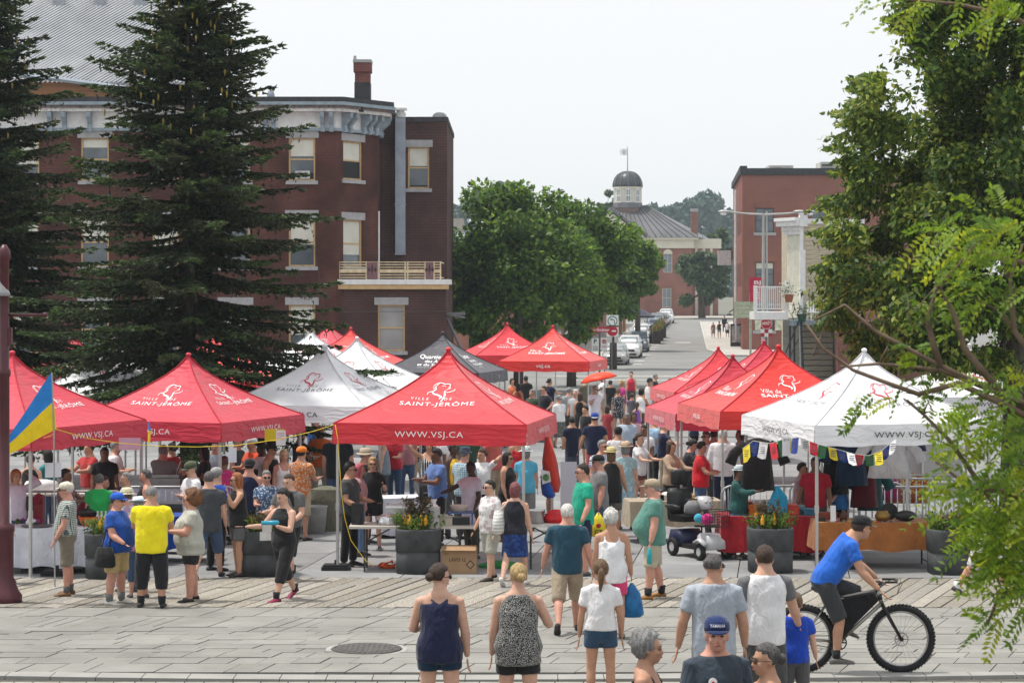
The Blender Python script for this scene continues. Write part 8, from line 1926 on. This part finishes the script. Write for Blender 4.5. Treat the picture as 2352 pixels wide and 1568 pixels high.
# patio umbrella and terrace boxes by the parked cars
Y = 214.0; base_ = Vector((gx(1456,Y)+.2,Y,G(Y)+.0))
t = thing('patio_umbrella', 'dark navy patio umbrella over the street terrace', 'umbrella', base_)
b = B(); b.tube([(0,0,0),(0,0,2.9)], .04, 6); b.build('pole', M_SPOST, t)
b = B(); b.loft([[(r*math.cos(a),r*math.sin(a),z) for a in np.linspace(0,2*PI,9)[:-1]] for r, z in ((1.75,1.95),(1.78,2.12),(.9,2.6),(.1,2.95))]); b.build('canopy', fab((.05,.052,.085)), t)
for i, (dx, dy) in enumerate(((1.9,-12),(1.75,-5),(2.0,3))):
    Yb = 214+dy; tb = thing('terrace_planter', ('dark slatted terrace box nearest the parked cars','dark slatted terrace box in the middle of the terrace','dark slatted terrace box at the far end of the terrace')[i], 'planter', (7.2+.1*(Yb-159)+1.4,Yb,G(Yb)-.05))
    b = B(); b.box((0,0,.55),(.7,3,1.1)); b.build('box', pm('dark_slats',(.05,.04,.035),.8,.3,2,stretch=(1,8,1)), tb)
    g = np.random.default_rng(80+i); n = 500; C = np.c_[g.uniform(-.35,.35,n), g.uniform(-1.4,1.4,n), 1.05+np.abs(g.normal(size=n))*.35]; Ls = g.uniform(.12,.25,n)
    stuff(leafcloud('foliage', C, g.normal(size=(n,3)), unit(g.normal(size=(n,3))), Ls, Ls*.5, [leafmat('terrace_green',(.09,.13,.03)), leafmat('terrace_flower',(.5,.12,.05))], (g.random(n) < .12).astype(int), tb))
# sandwich board, chair and pots
Y = 190.0; t = thing('sandwich_board', 'black pavement menu board by the brick block', 'sign', (gx(1694,Y),Y,G(Y)+.08))
b = B(); b.box((0,0,1.0),(1.2,.08,1.9)); b.build('frame', M_BLK, t); b = B(); b.box((0,-.05,1.1),(1.0,.02,1.4)); b.build('menu_sheet', pm('menu',(.35,.33,.32),.7,.5,3), t)
p = at(1868,735,120.6)
t = thing('garden_chair', 'white plastic garden chair on the deck', 'chair', p, R(20))
b = B(); b.box((0,0,.42),(.5,.48,.05)); b.build('seat', M_PW, t); b = B(); b.loft([[(-.25*w_,.22+dy,z),(.25*w_,.22+dy,z),(.25*w_,.26+dy,z),(-.25*w_,.26+dy,z)] for z, w_, dy in ((.45,1,0),(.75,1.05,.08),(.95,.8,.12),(1.0,.4,.13))]); b.build('backrest', M_PW, t)
for sx in (-1,1):
    for sy in (-1,1): b = B(); b.tube([(sx*.22,sy*.2,.4),(sx*.26,sy*.25,0)],.03,6); b.build('leg', M_PW, t)
for x, y, lab, col in ((1812,688,'terracotta pot of white flowers on the balcony corner',(.3,.1,.05)),(1842,733,'dark green pot with trailing plant on the deck',(.02,.06,.04))):
    p = at(x, y+6, 120.4); t = thing('flower_pot', lab, 'flower pot', p)
    b = B(); b.lathe([(.18,0),(.26,.4),(.28,.42),(.2,.38)],12); b.build('pot', pm('pot_%.2f' % col[0],col,.7), t)
    g = np.random.default_rng(90+int(x)); n = 260; C = g.normal(size=(n,3))*.22+np.array((0,0,.62)); Ls = g.uniform(.06,.14,n)
    stuff(leafcloud('foliage', C, g.normal(size=(n,3)), unit(g.normal(size=(n,3))), Ls, Ls*.5, [leafmat('pot_green',(.05,.1,.03)), leafmat('pot_white',(.6,.6,.55))], (g.random(n) < (.4 if x < 1830 else .02)).astype(int), t))

# ================================================================ CARRIED THINGS
def hang(label, name, cat, P, s_, w_, h_, mat, drop=.02, kind='bag'):
    p = hand(P, s_); b = B()
    b.loft([[(math.cos(a)*ww*w_*(1+.08*math.sin(3*a+z*9)), math.sin(a)*w_*.55*ww, -z*h_-drop) for a in np.linspace(0,2*PI,13)[:-1]] for z, ww in ((1.0,.75),(.92,1.0),(.6,1.0),(.3,.72),(.0,.12))])
    return tag(b.build(name, mat, None, True, p), label, cat)
hang('blue plastic shopping bag carried by the white-haired woman', 'shopping_bag', 'bag', P5, -1, .14, .42, pm('bag_blue',(.01,.13,.33),.3,.35,7,bump=.7,bsc=12))
o = hang('yellow plastic bag with black letters GT carried by the man in black cap', 'plastic_bag', 'bag', P20, 1, .14, .42, pm('bag_yellow',(.72,.6,.02),.35,.12,7,bump=.6,bsc=12))
sign_text('GT', .14, .09, (0,-.10,-.4), M_LK, o, bold=.02); b = B(); b.ell((0,-.098,-.24),(.045,.01,.04),8,5); b.build('heart_mark', M_SR, o)
p = hand(P6, 1); p6 = hand(P6, -1)
thing1('drink_bottle', 'turquoise drink bottle held by the stout man in green', 'bottle', hand(P6, 1)+Vector((.0,-.02,-.2)), lambda b: b.lathe([(.036,-.02),(.038,.14),(.02,.18),(.02,.21),(.01,.215)],12), pm('bottle_teal',(.03,.36,.4),.3), smooth=True)
def shoulderbag(label, J, s_, col, sz=(.16,.07,.13), z=.55, patt='plain', y=.02):
    M = J['M']; h = J['h']; off = .14 if True else 0
    loc = M @ Vector((s_*(J['tor'](.55)[0]*h+.07), y, z*h))
    t = thing('handbag', label, 'bag', loc, M.to_euler().z)
    b = B(); b.loft([[(math.cos(a)*sz[1]*w_, math.sin(a)*sz[0]*w_, zz) for a in np.linspace(0,2*PI,13)[:-1]] for zz, w_ in ((-sz[2],.8),(-sz[2]*.8,1),(0,.95),(sz[2],.7))]); b.build('bag', fab(col, patt, (.75,.75,.72)), t, True)
    top_ = M.inverted() @ loc; sh0 = J['U'](Vector((s_*.07*h,0,.825*h)))+J['sh']-top_
    b = B(); b.tube([(0,-.05,sz[2]*.9), tuple(sh0+Vector((0,-.05,-.05))), tuple(sh0+Vector((0,0,.012))), tuple(sh0+Vector((0,.05,-.05))), (0,.05,sz[2]*.9)], .011, 5); b.build('strap', fab(col), t)
shoulderbag('white zigzag-patterned shoulder bag on the woman with mauve hair', P9, 1, (.5,.5,.5), (.2,.1,.17), .60, 'stripeh', .05)
shoulderbag('black shoulder bag on the woman in blue T-shirt and cap', PL2, -1, (.015,.015,.016), (.17,.08,.14), .44)
thing1('paper_plate', 'paper plate of food held by the curly-haired woman', 'plate', (hand(PL5,1)+hand(PL5,-1))/2+Vector((-.04,-.04,.035)), lambda b: (b.lathe([(.08,0),(.115,.018),(.11,.02)],18), b.ell((0,0,.025),(.07,.06,.02),8,5,mi=1)), [M_PW, pm('noodles',(.6,.35,.08),.6,.3,30)])
thing1('blue_flask', 'blue flask tucked under the arm of the striding woman in black', 'bottle', hand(PL8,1)+Vector((-.02,-.03,.02)), lambda b: b.tube([(-.12,0,0),(.1,0,.01),(.13,0,.01)],[.035,.035,.018],10), pm('flask_blue',(.03,.28,.42),.3), smooth=True)
thing1('purse_stack', 'wallet and papers in the hand of the striding woman in black', 'wallet', hand(PL8,1)+Vector((-.06,-.05,-.1)), lambda b: (b.box((0,0,.05),(.13,.04,.1)), b.box((-.02,-.01,-.06),(.16,.012,.12),rz=.2)), pm('wallet_grey',(.5,.48,.47),.6))
# red umbrella
p = hand(PU, -1); t = thing('umbrella', 'bright red-orange umbrella held open in the crowd', 'umbrella', p)
b = B(); b.tube([(0,0,-.1),(.05,0,.75)], .008, 6); b.build('shaft', M_GALV, t)
b = B(); n = 8; Mt = Matrix.Translation((.05,0,.74)) @ Matrix.Rotation(R(-12),4,'Y'); b.T = Mt
b.loft([[(r*math.cos(a),r*math.sin(a),z+(.05*r if k % 2 else 0)) for k, a in enumerate(np.linspace(0,2*PI,2*n+1)[:-1])] for r, z in ((.60,-.22),(.61,-.21),(.45,-.09),(.25,-.02),(.02,.02))]); b.build('canopy', pm('umbrella_red',(.85,.06,.02),.5,.05,4), t, True)
# blue cloth held up
p = hand(PR5, 1); t2 = B()
t2.loft([[(math.cos(a)*w_+.03*math.sin(z*9), math.sin(a)*.04*(1+.4*math.sin(3*a)), -z) for a in np.linspace(0,2*PI,15)[:-1]] for z, w_ in ((.72,.09),(.6,.17),(.4,.19),(.18,.14),(.0,.03))]); tag(t2.build('blue_cloth', fab((.03,.30,.5)), None, True, p+Vector((.05,-.03,.03))), 'turquoise blue cloth held up by the woman in flowered hat', 'cloth')
# backpack
M = P24['M']; loc = M @ Vector((0,.2,1.22)); t = thing('backpack', 'dark patterned backpack on the woman with ponytail', 'backpack', loc, M.to_euler().z)
b = B(); b.loft([[(math.cos(a)*.15*w_, math.sin(a)*.09*w_, z) for a in np.linspace(0,2*PI,13)[:-1]] for z, w_ in ((-.24,.8),(-.18,1.05),(.05,1.05),(.2,.8),(.25,.4))]); b.build('pack', fab((.05,.03,.06),'floral',(.2,.05,.12)), t, True)
b = B(); [b.tube([(sx*.09,-.06,.2),(sx*.1,-.2,.22),(sx*.1,-.27,.05),(sx*.09,-.1,-.18)],.014,5) for sx in (-1,1)]; b.build('straps', fab((.02,.02,.03)), t)
# prints on shirts
def chest_print(J, s, w_, h_, z, mat, side=-1, y_extra=.02):
    hh = J['h']; rx, ry, y0 = J['tor'](z); o = J['t']
    q, f = text2d(s, w_, h_); me = bpy.data.meshes.new('lettering'); yy = [(y0*hh+side*(ry*hh+.03)*math.sqrt(max(.05,1-(a/(rx*hh+.02))**2))+side*y_extra*.4) for a, c in q]
    me.from_pydata([(a*(-side), y, z*hh+c+J['sh'].z) for (a, c), y in zip(q, yy)], [], f); me.materials.append(mat); obj('lettering', me, o)
chest_print(P13, 'US\nSTARS', .2, .16, .68, M_LK)
Jq = P8['q']; Hm8 = P8['Hm']
q_, f_ = text2d('YAMAHA', .105, .022, 1.0, .012); me = bpy.data.meshes.new('cap_lettering'); me.from_pydata([tuple(Jq(a, .006-.1085*math.sqrt(max(.1,1-(a/.09)**2))*1.03-.004, .062+c)) for a, c in q_], [], f_); me.materials.append(M_LW); obj('cap_lettering', me, P8['t'])
b = B(); b.T = Matrix.Translation((-.08,-.175,1.30)); disc(b, (0,0), .032, 18); b.box((.005,-.004,-.085),(.09,.006,.022)); o = b.build('badge', M_LW, P8['t']); b = B(); b.T = Matrix.Translation((-.08,-.184,1.30)); disc(b, (0,-.002), .01, 10); b.build('badge_dot', M_SR, o)

# ================================================================ HAZE
hz = B(); hz.bb(-420, 420, -30, 900, -3, 45); ho = hz.build('haze', None); ho.data.materials.clear()
hm = bpy.data.materials.new('haze_air'); hm.use_nodes = True; n = hm.node_tree.nodes; n.clear()
out = n.new('ShaderNodeOutputMaterial'); pv = n.new('ShaderNodeVolumePrincipled'); pv.inputs['Color'].default_value = (.78,.9,1,1); pv.inputs['Density'].default_value = .0003; pv.inputs['Anisotropy'].default_value = .25
hm.node_tree.links.new(pv.outputs[0], out.inputs['Volume']); ho.data.materials.append(hm); stuff(ho)
